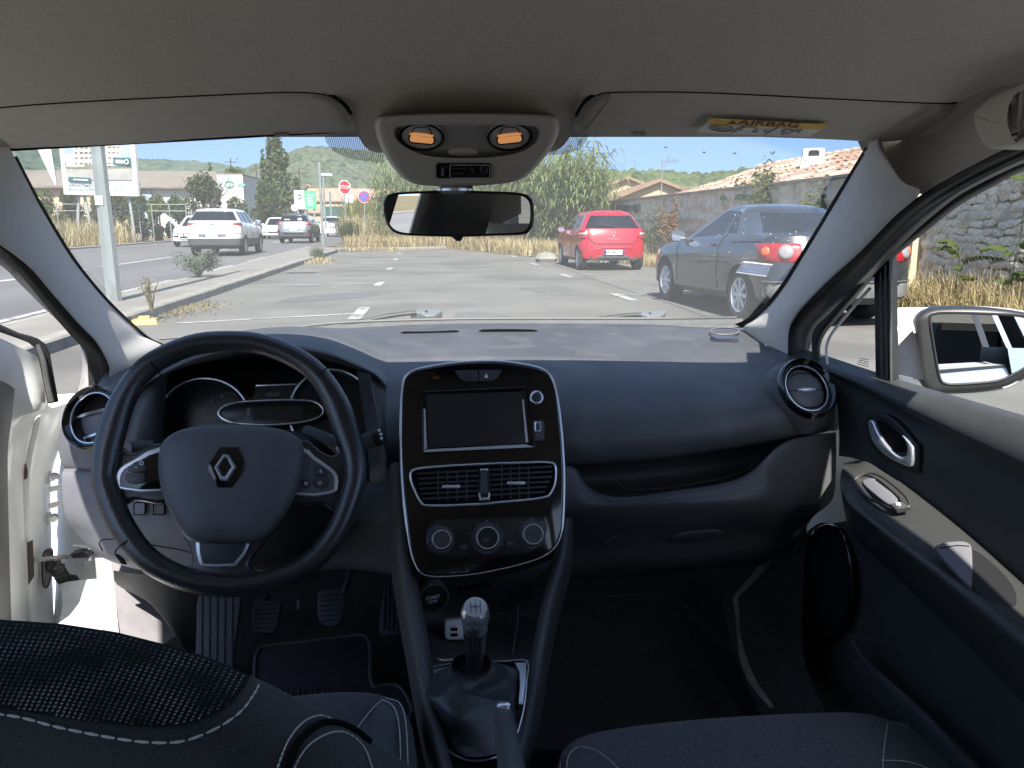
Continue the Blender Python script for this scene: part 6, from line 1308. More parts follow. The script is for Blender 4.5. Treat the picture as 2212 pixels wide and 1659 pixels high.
for y0 in (900, 985):
 mb().plate([pt(*Ls(*p), 1.75) for p in spline([(250, y0 - 10), (300, y0 - 25), (338, y0 - 30), (338, y0 - 5), (300, y0 + 5), (258, y0 + 14)], 2, True)], (0.3, -1, 0.3), 0.012, 0.003).build('hinge_arm', DWH, hp, 50)
b = mb(); b.tube([pt(*Ls(175, 1268), 1.66), pt(*Ls(260, 1260), 1.69), pt(*Ls(345, 1252), 1.72), pt(*Ls(395, 1246), 1.72)], 0.0055, 8); cs_ = b.build('check_strap', mat('strap_steel', (0.35, 0.34, 0.34), 0.35, metal=0.8), dd)
mb().plate([pt(*Ls(*p), 1.70) for p in ((362, 1240), (440, 1225), (462, 1240), (462, 1258), (380, 1262))], (0, -1, 0.1), 0.03, 0.003).build('strap_bracket', BLACK, cs_)
b = mb()
for k in range(5): b.tube([pt(*Ls(385 + k * 16, 1196 + k * 22 + 0), 1.735), pt(*Ls(470, 1206 + k * 20), 1.72)], 0.004, 8)
b.build('strap_spring', SILVER, cs_)
path = spline([pt(*Ls(*p), Y) for p, Y in (((250, 1300), 1.70), ((292, 1300), 1.70), ((318, 1345), 1.71), ((345, 1375), 1.72), ((395, 1380), 1.74))], 10)
b = mb(); b.tube(path, [0.0155 if (k % 4) in (1, 2) else 0.0115 for k in range(len(path))], 14); b.build('cable_bellows', mat('bellows_rubber', (0.035, 0.034, 0.034), 0.45), hp, 30)
b = mb(); b.tube([pt(*Ls(*p), 1.715) for p in spline([(225, 1260), (240, 1220), (262, 1212), (272, 1230), (268, 1320), (250, 1400), (232, 1405), (224, 1340)], 3, True)], 0.003, 6, True); b.build('bellows_flange', RUBBER, hp)
mb().plate([pt(*Ls(*p), 1.71) for p in spline([(225, 1260), (240, 1220), (262, 1212), (272, 1230), (268, 1320), (250, 1400), (232, 1405), (224, 1340)], 3, True)], (0.4, -1, 0), 0.003).build('bellows_seat', mat('seat_grey', (0.15, 0.14, 0.14), 0.5), hp)
# sill and kick trim at the driver's feet
netpx('sill_panel', [[(130, 1262, 1.70), (150, 1256, 1.68), (215, 1250, 1.62)], [(132, 1330, 1.60), (160, 1330, 1.58), (218, 1330, 1.52)], [(60, 1500, 1.2), (140, 1500, 1.15), (250, 1500, 1.1)]], DWH, 3, 3, car, 60)
netpx('sill_seal', [[(205, 1205, 1.55), (222, 1205, 1.53), (240, 1210, 1.52)], [(213, 1300, 1.50), (230, 1300, 1.48), (250, 1300, 1.47)], [(220, 1420, 1.40), (240, 1420, 1.38), (262, 1420, 1.37)]], mat('seal_grey', (0.30, 0.29, 0.30), 0.6), 3, 3, car, 60)
netpx('kick_panel', [[(240, 1212, 1.52), (290, 1220, 1.54), (345, 1225, 1.58), (420, 1225, 1.62)], [(250, 1300, 1.47), (300, 1300, 1.50), (360, 1310, 1.54), (430, 1320, 1.58)], [(260, 1420, 1.38), (320, 1430, 1.40), (380, 1440, 1.42), (440, 1440, 1.44)]], mat('kick_grey', (0.22, 0.21, 0.22), 0.65, var=0.08, vs=30, bump=0.4, bs=300), 3, 4, car, 60)
netpx('footwell_brace', [[(245, 1232, 1.40), (300, 1240, 1.38), (380, 1236, 1.38), (450, 1236, 1.40)], [(252, 1262, 1.42), (310, 1280, 1.40), (370, 1330, 1.40), (430, 1380, 1.42)], [(300, 1282, 1.44), (345, 1320, 1.42), (390, 1390, 1.40), (425, 1440, 1.40)], [(420, 1300, 1.46), (430, 1350, 1.45), (440, 1420, 1.42), (450, 1460, 1.40)]], BLACK, 3, 3, car, 60)
# ================================================================ the place outside: ground, road, lot
def gz(px, py, z=0.0): return ptz(px, py, z)
ASPH = mat('lot_asphalt', (0.100, 0.098, 0.090), 0.9, spec=0.25, col2=(0.130, 0.127, 0.117), vs=0.8, bump=0.5, bs=60, stain=((0.085, 0.083, 0.079), 0.35))
ROADM = mat('road_asphalt', (0.082, 0.081, 0.083), 0.85, spec=0.3, col2=(0.112, 0.110, 0.110), vs=0.5, bump=0.4, bs=60, stretch=(1, 0.12, 1))
PAVE = mat('pavement_asphalt', (0.145, 0.138, 0.126), 0.9, spec=0.2, col2=(0.18, 0.17, 0.156), vs=1.2, bump=0.4, bs=70)
KERB = mat('kerb_stone', (0.165, 0.16, 0.145), 0.85, spec=0.2, col2=(0.215, 0.207, 0.187), vs=3, bump=0.4, bs=60)
EARTH = mat('dry_earth', (0.17, 0.135, 0.085), 0.95, spec=0.1, col2=(0.11, 0.095, 0.05), vs=0.7, bump=0.6, bs=8)
LINE = mat('road_paint', (0.34, 0.34, 0.33), 0.7, spec=0.3, col2=(0.24, 0.24, 0.23), vs=2.0, stain=((0.14, 0.14, 0.13), 5.0))
def sheet(name, poly, z, m, kind='structure', parent=None):
 o = MB().add([(x, y, z) for x, y in poly], [tuple(range(len(poly)))]).build(name, m, parent, 0)
 if kind and parent is None: tag(o, kind=kind)
 return o
sheet('ground', [(-1500, -200), (1500, -200), (1500, 2500), (-1500, 2500)], -0.02, EARTH)
sheet('car_park', [(-3.55, -25), (-3.55, 31.8), (-1.2, 32.0), (1.4, 34.0), (4.1, 25.0), (5.9, 21.5), (6.3, 15), (6.45, 9), (6.4, -25)], 0.0, ASPH)
sheet('road', [(-15.2, -60), (-15.4, 160), (-9.0, 160), (-3.2, 62), (-3.2, 43), (-4.9, 37.5), (-4.95, 33), (-4.2, -60)], 0.0, ROADM)
sheet('footpath', [(-16.6, -60), (-16.8, 160), (-15.4, 160), (-15.2, -60)], 0.02, PAVE)
pv = MB()
pvp = [(-3.62, -20, 0.105), (-3.62, 31.6, 0.105), (-3.9, 34.5, 0.10), (-5.0, 35.5, 0.09), (-4.75, 25, 0.105), (-4.5, 13.2, 0.105), (-4.2, -20, 0.105)]
pv.add(pvp, [tuple(range(len(pvp)))]); tag(pv.build('pavement', PAVE, None, 0), kind='structure')
# kerbs of single stones
def kerb(name, path, w, h, L=1.0, z0=0.0):
 P = [np.array(p, float) for p in path]
 base = bpy.data.objects.new(name, None); COL.objects.link(base); tag(base, kind='structure')
 D = np.concatenate([[0], np.cumsum([np.linalg.norm(P[i + 1] - P[i]) for i in range(len(P) - 1)])])
 at = lambda s: np.array([np.interp(s, D, [p[k] for p in P]) for k in range(2)])
 s = 0.0; me = {}
 while s < D[-1] - 0.2:
  a, c = at(s), at(min(s + L - 0.012, D[-1])); d = nrm(c - a); mid = (a + c) / 2
  ln = round(np.linalg.norm(c - a), 2)
  if ln not in me:
   x, y, b_ = w / 2, ln / 2, 0.02
   prof = [(-x, 0), (-x, h - b_), (-x + b_, h), (x - b_, h), (x, h - b_), (x, 0)]
   b = MB(); b.grid([[(px, yy, pz) for px, pz in prof] for yy in (-y, y)])
   b.add([(px, -y, pz) for px, pz in prof], [tuple(range(6))]); b.add([(px, y, pz) for px, pz in prof], [tuple(range(6))])
   me[ln] = b.mesh('kerb_stone', KERB, 20)
  o = bpy.data.objects.new('kerb_stone', me[ln]); COL.objects.link(o); o.parent = base
  o.location = (mid[0], mid[1], z0 + rnd.uniform(-0.004, 0.004)); o.rotation_euler = (rnd.uniform(-.004, .004), rnd.uniform(-.01, .01), math.atan2(-d[0], d[1]) + rnd.uniform(-.004, .004))
  s += L
kerb('kerb', [(-3.52, 5.0), (-3.50, 22), (-3.44, 31.2)], 0.20, 0.125)
kerb('kerb', [(-4.42, 7.0), (-4.56, 13.2), (-4.82, 25), (-5.06, 35.4)], 0.16, 0.11)
kerb('kerb', [(-3.44, 31.9), (-3.1, 32.9), (-1.0, 33.1), (1.0, 34.4)], 0.18, 0.12)
kerb('kerb', [(-15.3, 14), (-15.35, 40), (-15.4, 75)], 0.25, 0.08)
# painted lines
def stripe(name, a, c, w, z=0.006, m=LINE):
 a, c = np.array(a, float), np.array(c, float); d = nrm(c - a); n = np.array([-d[1], d[0]]) * w / 2
 return sheet(name, [tuple(a - n), tuple(c - n), tuple(c + n), tuple(a + n)], z, m)
for k, y in enumerate((10.05, 15.0, 19.9, 24.8, 29.6)):
 stripe('bay_line', (-3.2 if k else -3.0, y - (0.75 if k == 0 else 0.2)), (-0.92, y), 0.09)
 stripe('bay_tick', (-0.90, y - (0.62 if k == 0 else 0.5)), (-0.86, y + (0.75 if k == 0 else 0.5)), 0.16 if k == 0 else 0.14, 0.008)
 stripe('bay_tick', (3.14, y - 0.1 + 1.3), (3.10, y + 2.4), 0.14, 0.008)
 stripe('bay_line', (3.2, y + 2.2), (5.6, y + 2.35), 0.08)
for y in (36.5,): stripe('stop_line', (-3.4, y - 3.8), (-0.9, y - 4.4), 0.30, 0.006)
for s_ in ((-8.5, 14, 20.5), (-8.55, 21.6, 27.6), (-8.6, 34, 40), (-8.65, 46, 60), (-8.7, 64, 80)): stripe('lane_line', (s_[0], s_[1]), (s_[0] - 0.04, s_[2]), 0.20)
for y in (8.0, 13.5, 19.0, 24.0): stripe('edge_line', (-4.95 - y * 0.014, y), (-5.0 - y * 0.014, y + 3.0), 0.14)
stripe('lane_line', (-8.45, 2.0), (-8.5, 12.5), 0.16)
# seam and patches in the asphalt
b = MB(); b.tube([(x, y, 0.002) for x, y in spline([(3.9, 31), (3.75, 25), (3.52, 15), (3.55, 11), (3.45, 8), (3.4, 4)], 4)], 0.02, 4, flat=((0, 0, 1), 0.2)); tag(b.build('asphalt_seam', mat('seam_tar', (0.045, 0.045, 0.046), 0.8), None, 0), kind='structure')
sheet('asphalt_patch', [(x, y) for x, y in spline([(-2.1, 11.7), (-1.3, 12.0), (-0.75, 12.7), (-1.0, 13.1), (-1.7, 12.9), (-2.2, 12.2)], 4, True)], 0.004, mat('patch_tar', (0.075, 0.075, 0.074), 0.85, var=0.1, vs=4))
# cracks, oil stains and old repairs
CRK = mat('crack_dark', (0.05, 0.05, 0.05), 0.9)
for k in range(9):
 x, y = rnd.uniform(-2.5, 4.5), 7.5 + k * 2.1; P = [(x, y)]
 for _ in range(7): P.append((P[-1][0] + rnd.uniform(0.1, 0.55), P[-1][1] + rnd.uniform(-0.16, 0.2)))
 b = MB(); b.tube([(a, c, 0.001) for a, c in spline(P, 2)], 0.009, 4, flat=((0, 0, 1), 0.2)); tag(b.build('crack', CRK, None, 0), kind='structure')
for k, (x, y, r_) in enumerate(((0.6, 9.6, .35), (2.2, 13.4, .5), (-1.6, 17.5, .45), (1.2, 20.5, .6), (2.6, 24.0, .5), (4.6, 14.0, .4))):
 sheet('oil_stain', [(x + r_ * math.cos(a) * rnd.uniform(.6, 1.3), y + 1.3 * r_ * math.sin(a) * rnd.uniform(.6, 1.3)) for a in np.linspace(0, 6.28, 13)[:-1]], 0.0035, mat('oil_dark_%d' % k, (0.088, 0.087, 0.083), 0.75, var=0.18, vs=5))
# skid plate of a removed barrier: the yellow block by the kerb
b = MB(); b.box((0, 0, 0.03), (0.30, 0.20, 0.06), taper=0.85); b.box((0, 0.02, 0.075), (0.12, 0.09, 0.03)); yb = b.build('wheel_block', mat('worn_yellow', (0.42, 0.31, 0.12), 0.7, var=0.2, vs=20), None, 20)
q = gz(306, 702); yb.location = (q[0], q[1] + 0.1, 0.0); yb.rotation_euler = (0, 0, 0.2); tag(yb, 'small worn yellow plastic block lying on the asphalt against the kerb', 'block')
# ---------------------------------------------------------------- vegetation tools
rng = np.random.default_rng(5)
def leafmat(name, c1, c2, vs=1.2, trans=0.3): return mat(name, c1, 0.7, spec=0.2, col2=c2, vs=vs, trans=trans)
LEAF_A = leafmat('leaf_dark', (0.030, 0.046, 0.016), (0.065, 0.092, 0.030))
LEAF_B = leafmat('leaf_mid', (0.045, 0.065, 0.018), (0.085, 0.11, 0.03))
LEAF_C = leafmat('leaf_yellowish', (0.085, 0.10, 0.026), (0.13, 0.14, 0.04))
LEAF_D = leafmat('leaf_grey', (0.085, 0.105, 0.065), (0.12, 0.14, 0.09), 6)
LEAF_CY = leafmat('leaf_cypress', (0.058, 0.082, 0.036), (0.11, 0.14, 0.06), 2.0)
REED = leafmat('reed_leaf', (0.11, 0.145, 0.050), (0.20, 0.24, 0.095), 2.5, 0.4)
STRAW = leafmat('dry_straw', (0.28, 0.225, 0.115), (0.42, 0.35, 0.20), 0.9)
STRAW2 = leafmat('dry_straw_dull', (0.13, 0.115, 0.055), (0.25, 0.20, 0.10), 0.7)
BARK = mat('bark', (0.06, 0.05, 0.04), 0.9, var=0.3, vs=20, bump=0.6, bs=40)
def leaves(name, blobs, n, size, m, parent=None, shell=0.5, flat=0.0):
 tot = sum(r[0] * r[1] * r[2] for _, r in blobs) ; Vs = []
 for c, r in blobs:
  k = max(3, int(n * (r[0] * r[1] * r[2]) / tot)); d = rng.normal(size=(k, 3)); d /= np.linalg.norm(d, axis=1)[:, None]
  rad = (shell + (1 - shell) * rng.random(k) ** 0.6) * rng.uniform(0.85, 1.15, k)
  Vs.append(np.array(c) + d * rad[:, None] * np.array(r))
 P = np.vstack(Vs); k = len(P)
 a = rng.normal(size=(k, 3)); a /= np.linalg.norm(a, axis=1)[:, None]
 c_ = rng.normal(size=(k, 3)); c_[:, 2] *= (1 - flat); c_ -= a * (a * c_).sum(1)[:, None]; c_ /= np.linalg.norm(c_, axis=1)[:, None]
 s = size * rng.uniform(0.6, 1.4, (k, 1))
 V = np.stack([P - a * s, P + c_ * s * 0.45, P + a * s, P - c_ * s * 0.45], 1).reshape(-1, 3)
 return raw(name, V, np.arange(4 * k).reshape(-1, 4), m, parent)
def blades(name, P, h, m, w=0.008, lean=0.5, parent=None, curl=0.5):
 k = len(P); th = rng.uniform(0, 2 * math.pi, k); d = np.stack([np.cos(th), np.sin(th), np.zeros(k)], 1)
 s = np.stack([-np.sin(th), np.cos(th), np.zeros(k)], 1) * w; H = (h * rng.uniform(0.45, 1.2, k))[:, None]; ln = (lean * rng.uniform(0.1, 1.0, k))[:, None]
 up = np.array([0, 0, 1.0])
 m1 = P + up * H * 0.55 + d * H * ln * 0.35; t = P + up * H * (1 - curl * ln * 0.6) + d * H * ln
 V = np.stack([P - s, P + s, m1 + s * 0.8, m1 - s * 0.8, t + s * 0.15, t - s * 0.15], 1).reshape(-1, 3)
 i = np.arange(k)[:, None] * 6
 F = np.concatenate([i + np.array([[0, 1, 2, 3]]), i + np.array([[3, 2, 4, 5]])], 0)
 return raw(name, V, F, m, parent)
def scatter(poly, n, z=0.0):
 p = np.array(poly); lo, hi = p.min(0), p.max(0); out = []
 x, y = p[:, 0], p[:, 1]; x2, y2 = np.roll(x, -1), np.roll(y, -1)
 while len(out) < n:
  q = rng.uniform(lo, hi, (n, 2))
  ins = np.zeros(len(q), bool)
  for k in range(len(p)):
   c = ((y[k] > q[:, 1]) != (y2[k] > q[:, 1])) & (q[:, 0] < (x2[k] - x[k]) * (q[:, 1] - y[k]) / (y2[k] - y[k] + 1e-12) + x[k]); ins ^= c
  out += list(q[ins])
 q = np.array(out[:n]); return np.column_stack([q, np.full(n, z)])
def tree(name, label, cat, loc, h, blobs, n, size, m, trunk=0.12, group=None, shell=0.45, limbs=5):
 t = thing(name, label, cat, loc, 0, group)
 b = MB(); b.tube([(0, 0, -0.1), (0.03 * h * 0.2, 0, h * 0.25), (0, 0.02, h * 0.6)], [trunk, trunk * 0.75, trunk * 0.3], 7)
 for k in range(limbs):
  c, r = blobs[rnd.randrange(len(blobs))]; z0 = h * rnd.uniform(0.1, 0.35)
  b.tube([(0, 0, z0), tuple(np.array(c) * 0.6 + np.array([0, 0, z0 * 0.4])), tuple(c)], [trunk * 0.5, trunk * 0.3, trunk * 0.1], 5)
 b.build('trunk', BARK, t, 60)
 leaves('crown', blobs, n, size, m, t, shell)
 return t
def blobs_round(w, h, z0, k, seed, sz=0.35):
 r_ = random.Random(seed); out = []
 for i in range(k):
  a = r_.uniform(0, 6.28); rr = r_.random() ** 0.5 * (1 - sz); z = r_.random()
  f = math.sin(math.pi * min(0.95, 0.25 + 0.7 * z)) ** 0.7
  out.append(((math.cos(a) * rr * w * f, math.sin(a) * rr * w * f, z0 + (h - z0) * (0.12 + 0.76 * z)), (w * sz * r_.uniform(.7, 1.3), w * sz * r_.uniform(.7, 1.3), (h - z0) * sz * 0.5 * r_.uniform(.7, 1.3))))
 return out
def at(px, Y, z=0.0): p = pt(px, 480, Y); return np.array([p[0], Y, z])
# ---------------------------------------------------------------- hills and far wood
def vnoise(x, y, seed=0):
 xi, yi = np.floor(x).astype(int), np.floor(y).astype(int); xf, yf = x - xi, y - yi
 def h(a, c):
  v = np.sin(a * 127.1 + c * 311.7 + seed * 74.7) * 43758.5453; return v - np.floor(v)
 u, v = xf * xf * (3 - 2 * xf), yf * yf * (3 - 2 * yf)
 return (h(xi, yi) * (1 - u) + h(xi + 1, yi) * u) * (1 - v) + (h(xi, yi + 1) * (1 - u) + h(xi + 1, yi + 1) * u) * v
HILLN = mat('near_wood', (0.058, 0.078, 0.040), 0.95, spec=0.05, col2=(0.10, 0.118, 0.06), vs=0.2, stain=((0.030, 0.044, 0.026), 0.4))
def hill(name, prof, d0, d1, m, na, nd, bump, bs, seed, z0=0.0, back=1.25):
 A = np.array([p[0] for p in prof]); Eh = np.array([p[1] for p in prof])
 az = np.radians(np.linspace(A[0], A[-1], na)); el = np.interp(np.degrees(az), A, Eh)
 rows = []; t = np.concatenate([np.linspace(0, 1, nd), [1.06, 1.15]])
 V = np.zeros((len(t), na, 3))
 for i, s in enumerate(t):
  d = d0 + (d1 - d0) * s
  prof_h = d1 * np.tan(np.radians(el)) + 1.17 - z0
  f = (np.sin((min(s, 1) - 0.5) * math.pi) * 0.5 + 0.5) ** 0.8 if s <= 1 else 1 - (s - 1) * 2.2
  x, y = EYE[0] + d * np.sin(az), d * np.cos(az)
  n = vnoise(x / bs, y / bs, seed) * 0.6 + vnoise(x / bs * 2.3, y / bs * 2.3, seed + 3) * 0.4
  big = vnoise(x / (bs * 14), y / (bs * 14), seed + 9) - 0.5
  V[i, :, 0], V[i, :, 1] = x, y
  V[i, :, 2] = z0 + prof_h * f * (1 + 0.22 * big * (1 - s ** 4 if s < 1 else 0)) + bump * (n - 0.5) * min(1, s * 4)
 k = len(t); i, j = np.meshgrid(np.arange(k - 1), np.arange(na - 1), indexing='ij'); q = (i * na + j).ravel()
 o = raw(name, V.reshape(-1, 3), np.stack([q, q + 1, q + na + 1, q + na], 1), m, None, True)
 return tag(o, kind='structure')
HILLM = mat('hazy_hill_wood', (0.068, 0.085, 0.064), 0.95, spec=0.05, col2=(0.102, 0.118, 0.082), vs=0.06, stain=((0.038, 0.055, 0.038), 0.2))  # paler and bluer than the trees: distance haze put into the colour
HILLF = mat('far_hazy_hill_wood', (0.075, 0.098, 0.084), 0.95, spec=0.05, col2=(0.098, 0.120, 0.094), vs=0.03, stain=((0.052, 0.076, 0.062), 0.05))  # more haze put into the colour of the farthest ridge
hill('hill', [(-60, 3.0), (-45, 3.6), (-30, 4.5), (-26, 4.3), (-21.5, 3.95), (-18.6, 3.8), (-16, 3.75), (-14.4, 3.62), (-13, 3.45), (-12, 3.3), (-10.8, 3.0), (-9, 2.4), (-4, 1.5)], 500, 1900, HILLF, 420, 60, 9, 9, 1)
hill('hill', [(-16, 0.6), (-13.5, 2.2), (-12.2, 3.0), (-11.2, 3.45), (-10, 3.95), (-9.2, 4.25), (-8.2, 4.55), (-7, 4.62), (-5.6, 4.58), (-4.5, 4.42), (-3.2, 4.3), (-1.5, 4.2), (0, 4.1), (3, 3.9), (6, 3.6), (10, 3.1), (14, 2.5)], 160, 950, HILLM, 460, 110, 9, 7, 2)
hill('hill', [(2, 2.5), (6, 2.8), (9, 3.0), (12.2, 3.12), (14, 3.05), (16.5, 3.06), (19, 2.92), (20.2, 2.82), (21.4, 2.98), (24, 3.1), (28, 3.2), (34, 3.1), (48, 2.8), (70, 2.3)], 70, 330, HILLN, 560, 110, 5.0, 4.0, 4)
# ---------------------------------------------------------------- buildings
STUC_W = mat('white_render', (0.42, 0.42, 0.40), 0.85, var=0.06, vs=1.5)
STUC_P = mat('peach_render', (0.36, 0.29, 0.20), 0.9, var=0.07, vs=2)
ROOFB = mat('weathered_roof', (0.12, 0.105, 0.09), 0.9, col2=(0.17, 0.145, 0.12), vs=0.9, stretch=(1, 4, 1))
TILE = mat('roof_tile', (0.22, 0.14, 0.10), 0.85, col2=(0.30, 0.215, 0.16), vs=1.8)
TILE2 = mat('old_roof_tile', (0.16, 0.10, 0.068), 0.9, col2=(0.23, 0.155, 0.10), vs=1.8)
BLUEW = mat('pale_blue_sheet', (0.22, 0.27, 0.30), 0.7, var=0.05, vs=1)
WIN = mat('dark_window', (0.03, 0.035, 0.04), 0.15)
def house(name, label, loc, rz, w, l, h, rh, wm, rm, group=None, windows=(), over=0.3, cat='house'):
 """w across the gable, l along the ridge"""
 t = thing(name, label, cat, loc, rz, group)
 b = MB(); v = [(-w / 2, -l / 2, 0), (w / 2, -l / 2, 0), (w / 2, -l / 2, h), (0, -l / 2, h + rh), (-w / 2, -l / 2, h)]
 v2 = [(x, l / 2, z) for x, y, z in v]
 b.add(v + v2, [(0, 1, 2, 3, 4), (9, 8, 7, 6, 5), (0, 4, 9, 5), (1, 6, 7, 2)]); b.build('wall', wm, t, 0)
 b = MB(); k = rh / (w / 2); o = over
 for s in (-1, 1):
  e = [(s * (w / 2 + o), -l / 2 - o, h - k * o), (s * (w / 2 + o), l / 2 + o, h - k * o), (0, l / 2 + o, h + rh), (0, -l / 2 - o, h + rh)]
  b.add([(x, y, z + 0.02) for x, y, z in e] + [(x, y, z + 0.20) for x, y, z in e], [(0, 1, 2, 3), (4, 5, 6, 7), (0, 1, 5, 4), (1, 2, 6, 5), (2, 3, 7, 6), (3, 0, 4, 7)])
 b.build('roof', rm, t, 0)
 for x, z, ww, hh in windows:
  b = MB(); b.box((x, -l / 2 - 0.02, z), (ww, 0.06, hh)); b.build('window', WIN, t, 0)
 return t
# low industrial shed behind the hoarding
sh = thing('workshop_building', 'long low workshop with brown sheet roof and white walls behind the roadside hedge', 'building', tuple(at(240, 66)), 0)
def shed(px0, px1, Y, zt, zb, d):
 a, c = at(px0, Y), at(px1, Y); return a, c
a, c = at(-60, 68), at(476, 68); o_ = np.array(sh.location)
zr = 1.17 + (480 - 380) / 1640 * 78; ze = 1.17 + (480 - 410) / 1640 * 68
b = MB(); b.add([a + [0, 0, ze] - o_, c + [0, 0, ze] - o_, at(476, 78) * [1, 1, 0] + [0, 0, zr] - o_, at(-60, 78) * [1, 1, 0] + [0, 0, zr] - o_,
    a + [0, 0, ze - 0.15] - o_, c + [0, 0, ze - 0.15] - o_], [(0, 1, 2, 3), (4, 5, 1, 0)]); b.build('roof', ROOFB, sh, 0)
b = MB(); wl = at(333, 68.6); wr = at(476, 68.6)
b.add([wl - o_, wr - o_, wr + [0, 0, ze - 0.1] - o_, wl + [0, 0, ze - 0.1] - o_, at(476, 88) - o_, at(476, 88) + [0, 0, ze] - o_], [(0, 1, 2, 3), (1, 4, 5, 2)]); b.build('wall', STUC_W, sh, 0)
b = MB(); wl = at(306, 68.4); wr = at(333, 68.4); b.add([wl - o_, wr - o_, wr + [0, 0, ze - 0.1] - o_, wl + [0, 0, ze + 0.2] - o_], [(0, 1, 2, 3)]); b.build('sheet_wall', BLUEW, sh, 0)
b = MB(); b.box(at(306, 68.2) + [0, 0, (ze + 0.3) / 2] - o_, (0.3, 0.3, ze + 0.3)); b.build('corner_post', STUC_W, sh, 0)
b = MB(); wl = at(-60, 68.6); wr = at(306, 68.6); b.add([wl - o_, wr - o_, wr + [0, 0, ze - 0.1] - o_, wl + [0, 0, ze - 0.1] - o_], [(0, 1, 2, 3)]); b.build('wall', STUC_P, sh, 0)
# white showroom with its painted sign
GREEN = mat('sign_green', (0.06, 0.42, 0.17), 0.5); TEAL = mat('sign_teal', (0.10, 0.30, 0.24), 0.6); SIGNW = mat('sign_white', (0.50, 0.52, 0.50), 0.5)
a, c, e = at(472, 108), at(531, 108), at(575, 122); zt = 1.17 + (480 - 388) / 1640 * 108
sr = thing('showroom_building', 'white flat roofed showroom with teal lettering behind the dark roadside tree', 'building', tuple(a), 0)
o_ = np.array(sr.location); Z = lambda p, z: np.array(p) + [0, 0, z] - o_
b = MB(); b.add([Z(a, 0), Z(c, 0), Z(c, zt), Z(a, zt), Z(e, 0), Z(e, zt), Z(at(500, 128), zt)], [(0, 1, 2, 3), (1, 4, 5, 2), (3, 2, 5, 6)]); b.build('wall', STUC_W, sr, 0)
b = MB(); b.add([Z(a, zt), Z(c, zt), Z(c, zt + 0.25), Z(a, zt + 0.25)], [(0, 1, 2, 3)]); b.add([Z(c, zt), Z(e, zt), Z(e, zt + 0.25), Z(c, zt + 0.25)], [(0, 1, 2, 3)]); b.build('roof_edge', mat('roof_edge_grey', (0.20, 0.19, 0.18), 0.8), sr, 0)
b = MB(); m_ = (a + c) / 2 + [0, -0.05, zt - 1.1] - o_
b.tube([m_ + [0.55 * math.cos(t), 0, 0.4 * math.sin(t)] for t in np.linspace(0, 6.28, 17)[:-1]], 0.10, 5, True); b.tube([m_ + [0.0, 0, -0.3], m_ + [0.1, 0, 0.35], m_ + [-0.1, 0, 0.85]], 0.09, 5)
for s in (-1, 1): b.box(m_ + [s * 1.55, 0, -0.1], (1.0, 0.04, 0.28))
b.build('painted_sign', TEAL, sr, 0)
b = MB(); n2 = (c + e) / 2
b.add([Z(c * .9 + e * .1, zt - 2.0) + [0, -0.1, 0], Z(c * .1 + e * .9, zt - 2.2) + [0, -0.1, 0], Z(c * .1 + e * .9, zt - 1.5) + [0, -0.1, 0], Z(c * .9 + e * .1, zt - 1.2) + [0, -0.1, 0]], [(0, 1, 2, 3)]); b.build('painted_band', TEAL, sr, 0)
# hillside villas
VW = mat('villa_wall', (0.42, 0.37, 0.30), 0.9); VR = mat('villa_roof', (0.26, 0.17, 0.12), 0.9)
vl = [(663, 366, 'white villa highest of the group on the wooded hillside', 5), (669, 372, 'long pale villa below the highest one on the hillside', 9), (686, 371, 'cream villa right of the long one on the hillside', 7), (711, 366, 'bright villa farthest right on the wooded hillside', 8),
 (668, 381, 'pale villa with garden wall in the middle of the hillside group', 7), (683, 382, 'small white house in the middle of the hillside group', 5), (666, 389, 'pink roofed villa lowest but one on the hillside', 7), (668, 407, 'lone pale roof just above the roadside hoarding', 6), (580, 345, 'tiny white house on the shoulder of the hill by the cypress', 6)]
for px, py, lab, w_ in vl:
 D = 330 + (410 - py) * 9.0; d_ = ray(px, py); p = EYE + d_ * (D / d_[1])
 house('hillside_house', lab, (p[0], p[1], p[2] - 4.0), rnd.uniform(-0.4, 0.4), w_ * 0.9, w_ * 1.3, 4.6, 1.0, VW, VR, 'villas on the wooded hillside', [(-w_ * 0.2, 2.5, 1.0, 1.4), (w_ * 0.2, 2.5, 1.0, 1.4)])
# houses beyond the reeds, across the junction
for px, Y, w_, h_, lab in ((766, 150, 16, 5.6, 'long terracotta roofed house behind the stop sign'), (726, 130, 7, 4.4, 'small pink house left of the stop sign post')):
 p = at(px, Y); house('roadside_house', lab, (p[0], Y, 0), R(90), 8, w_, h_, 1.6, STUC_P, TILE, 'houses at the far junction')
# houses behind the stone wall
hB = house('bungalow', 'peach gabled bungalow nearest behind the stone wall', (13.5, 47.0, -0.8), R(-7), 8, 12, 2.52, 1.55, STUC_P, TILE2, 'bungalows behind the wall', over=0.35)
hA = house('bungalow', 'peach gabled bungalow farther back beside the reeds', (14.8, 58.5, -0.8), R(-7), 8.5, 12, 3.25, 1.6, STUC_P, TILE2, 'bungalows behind the wall', over=0.35)
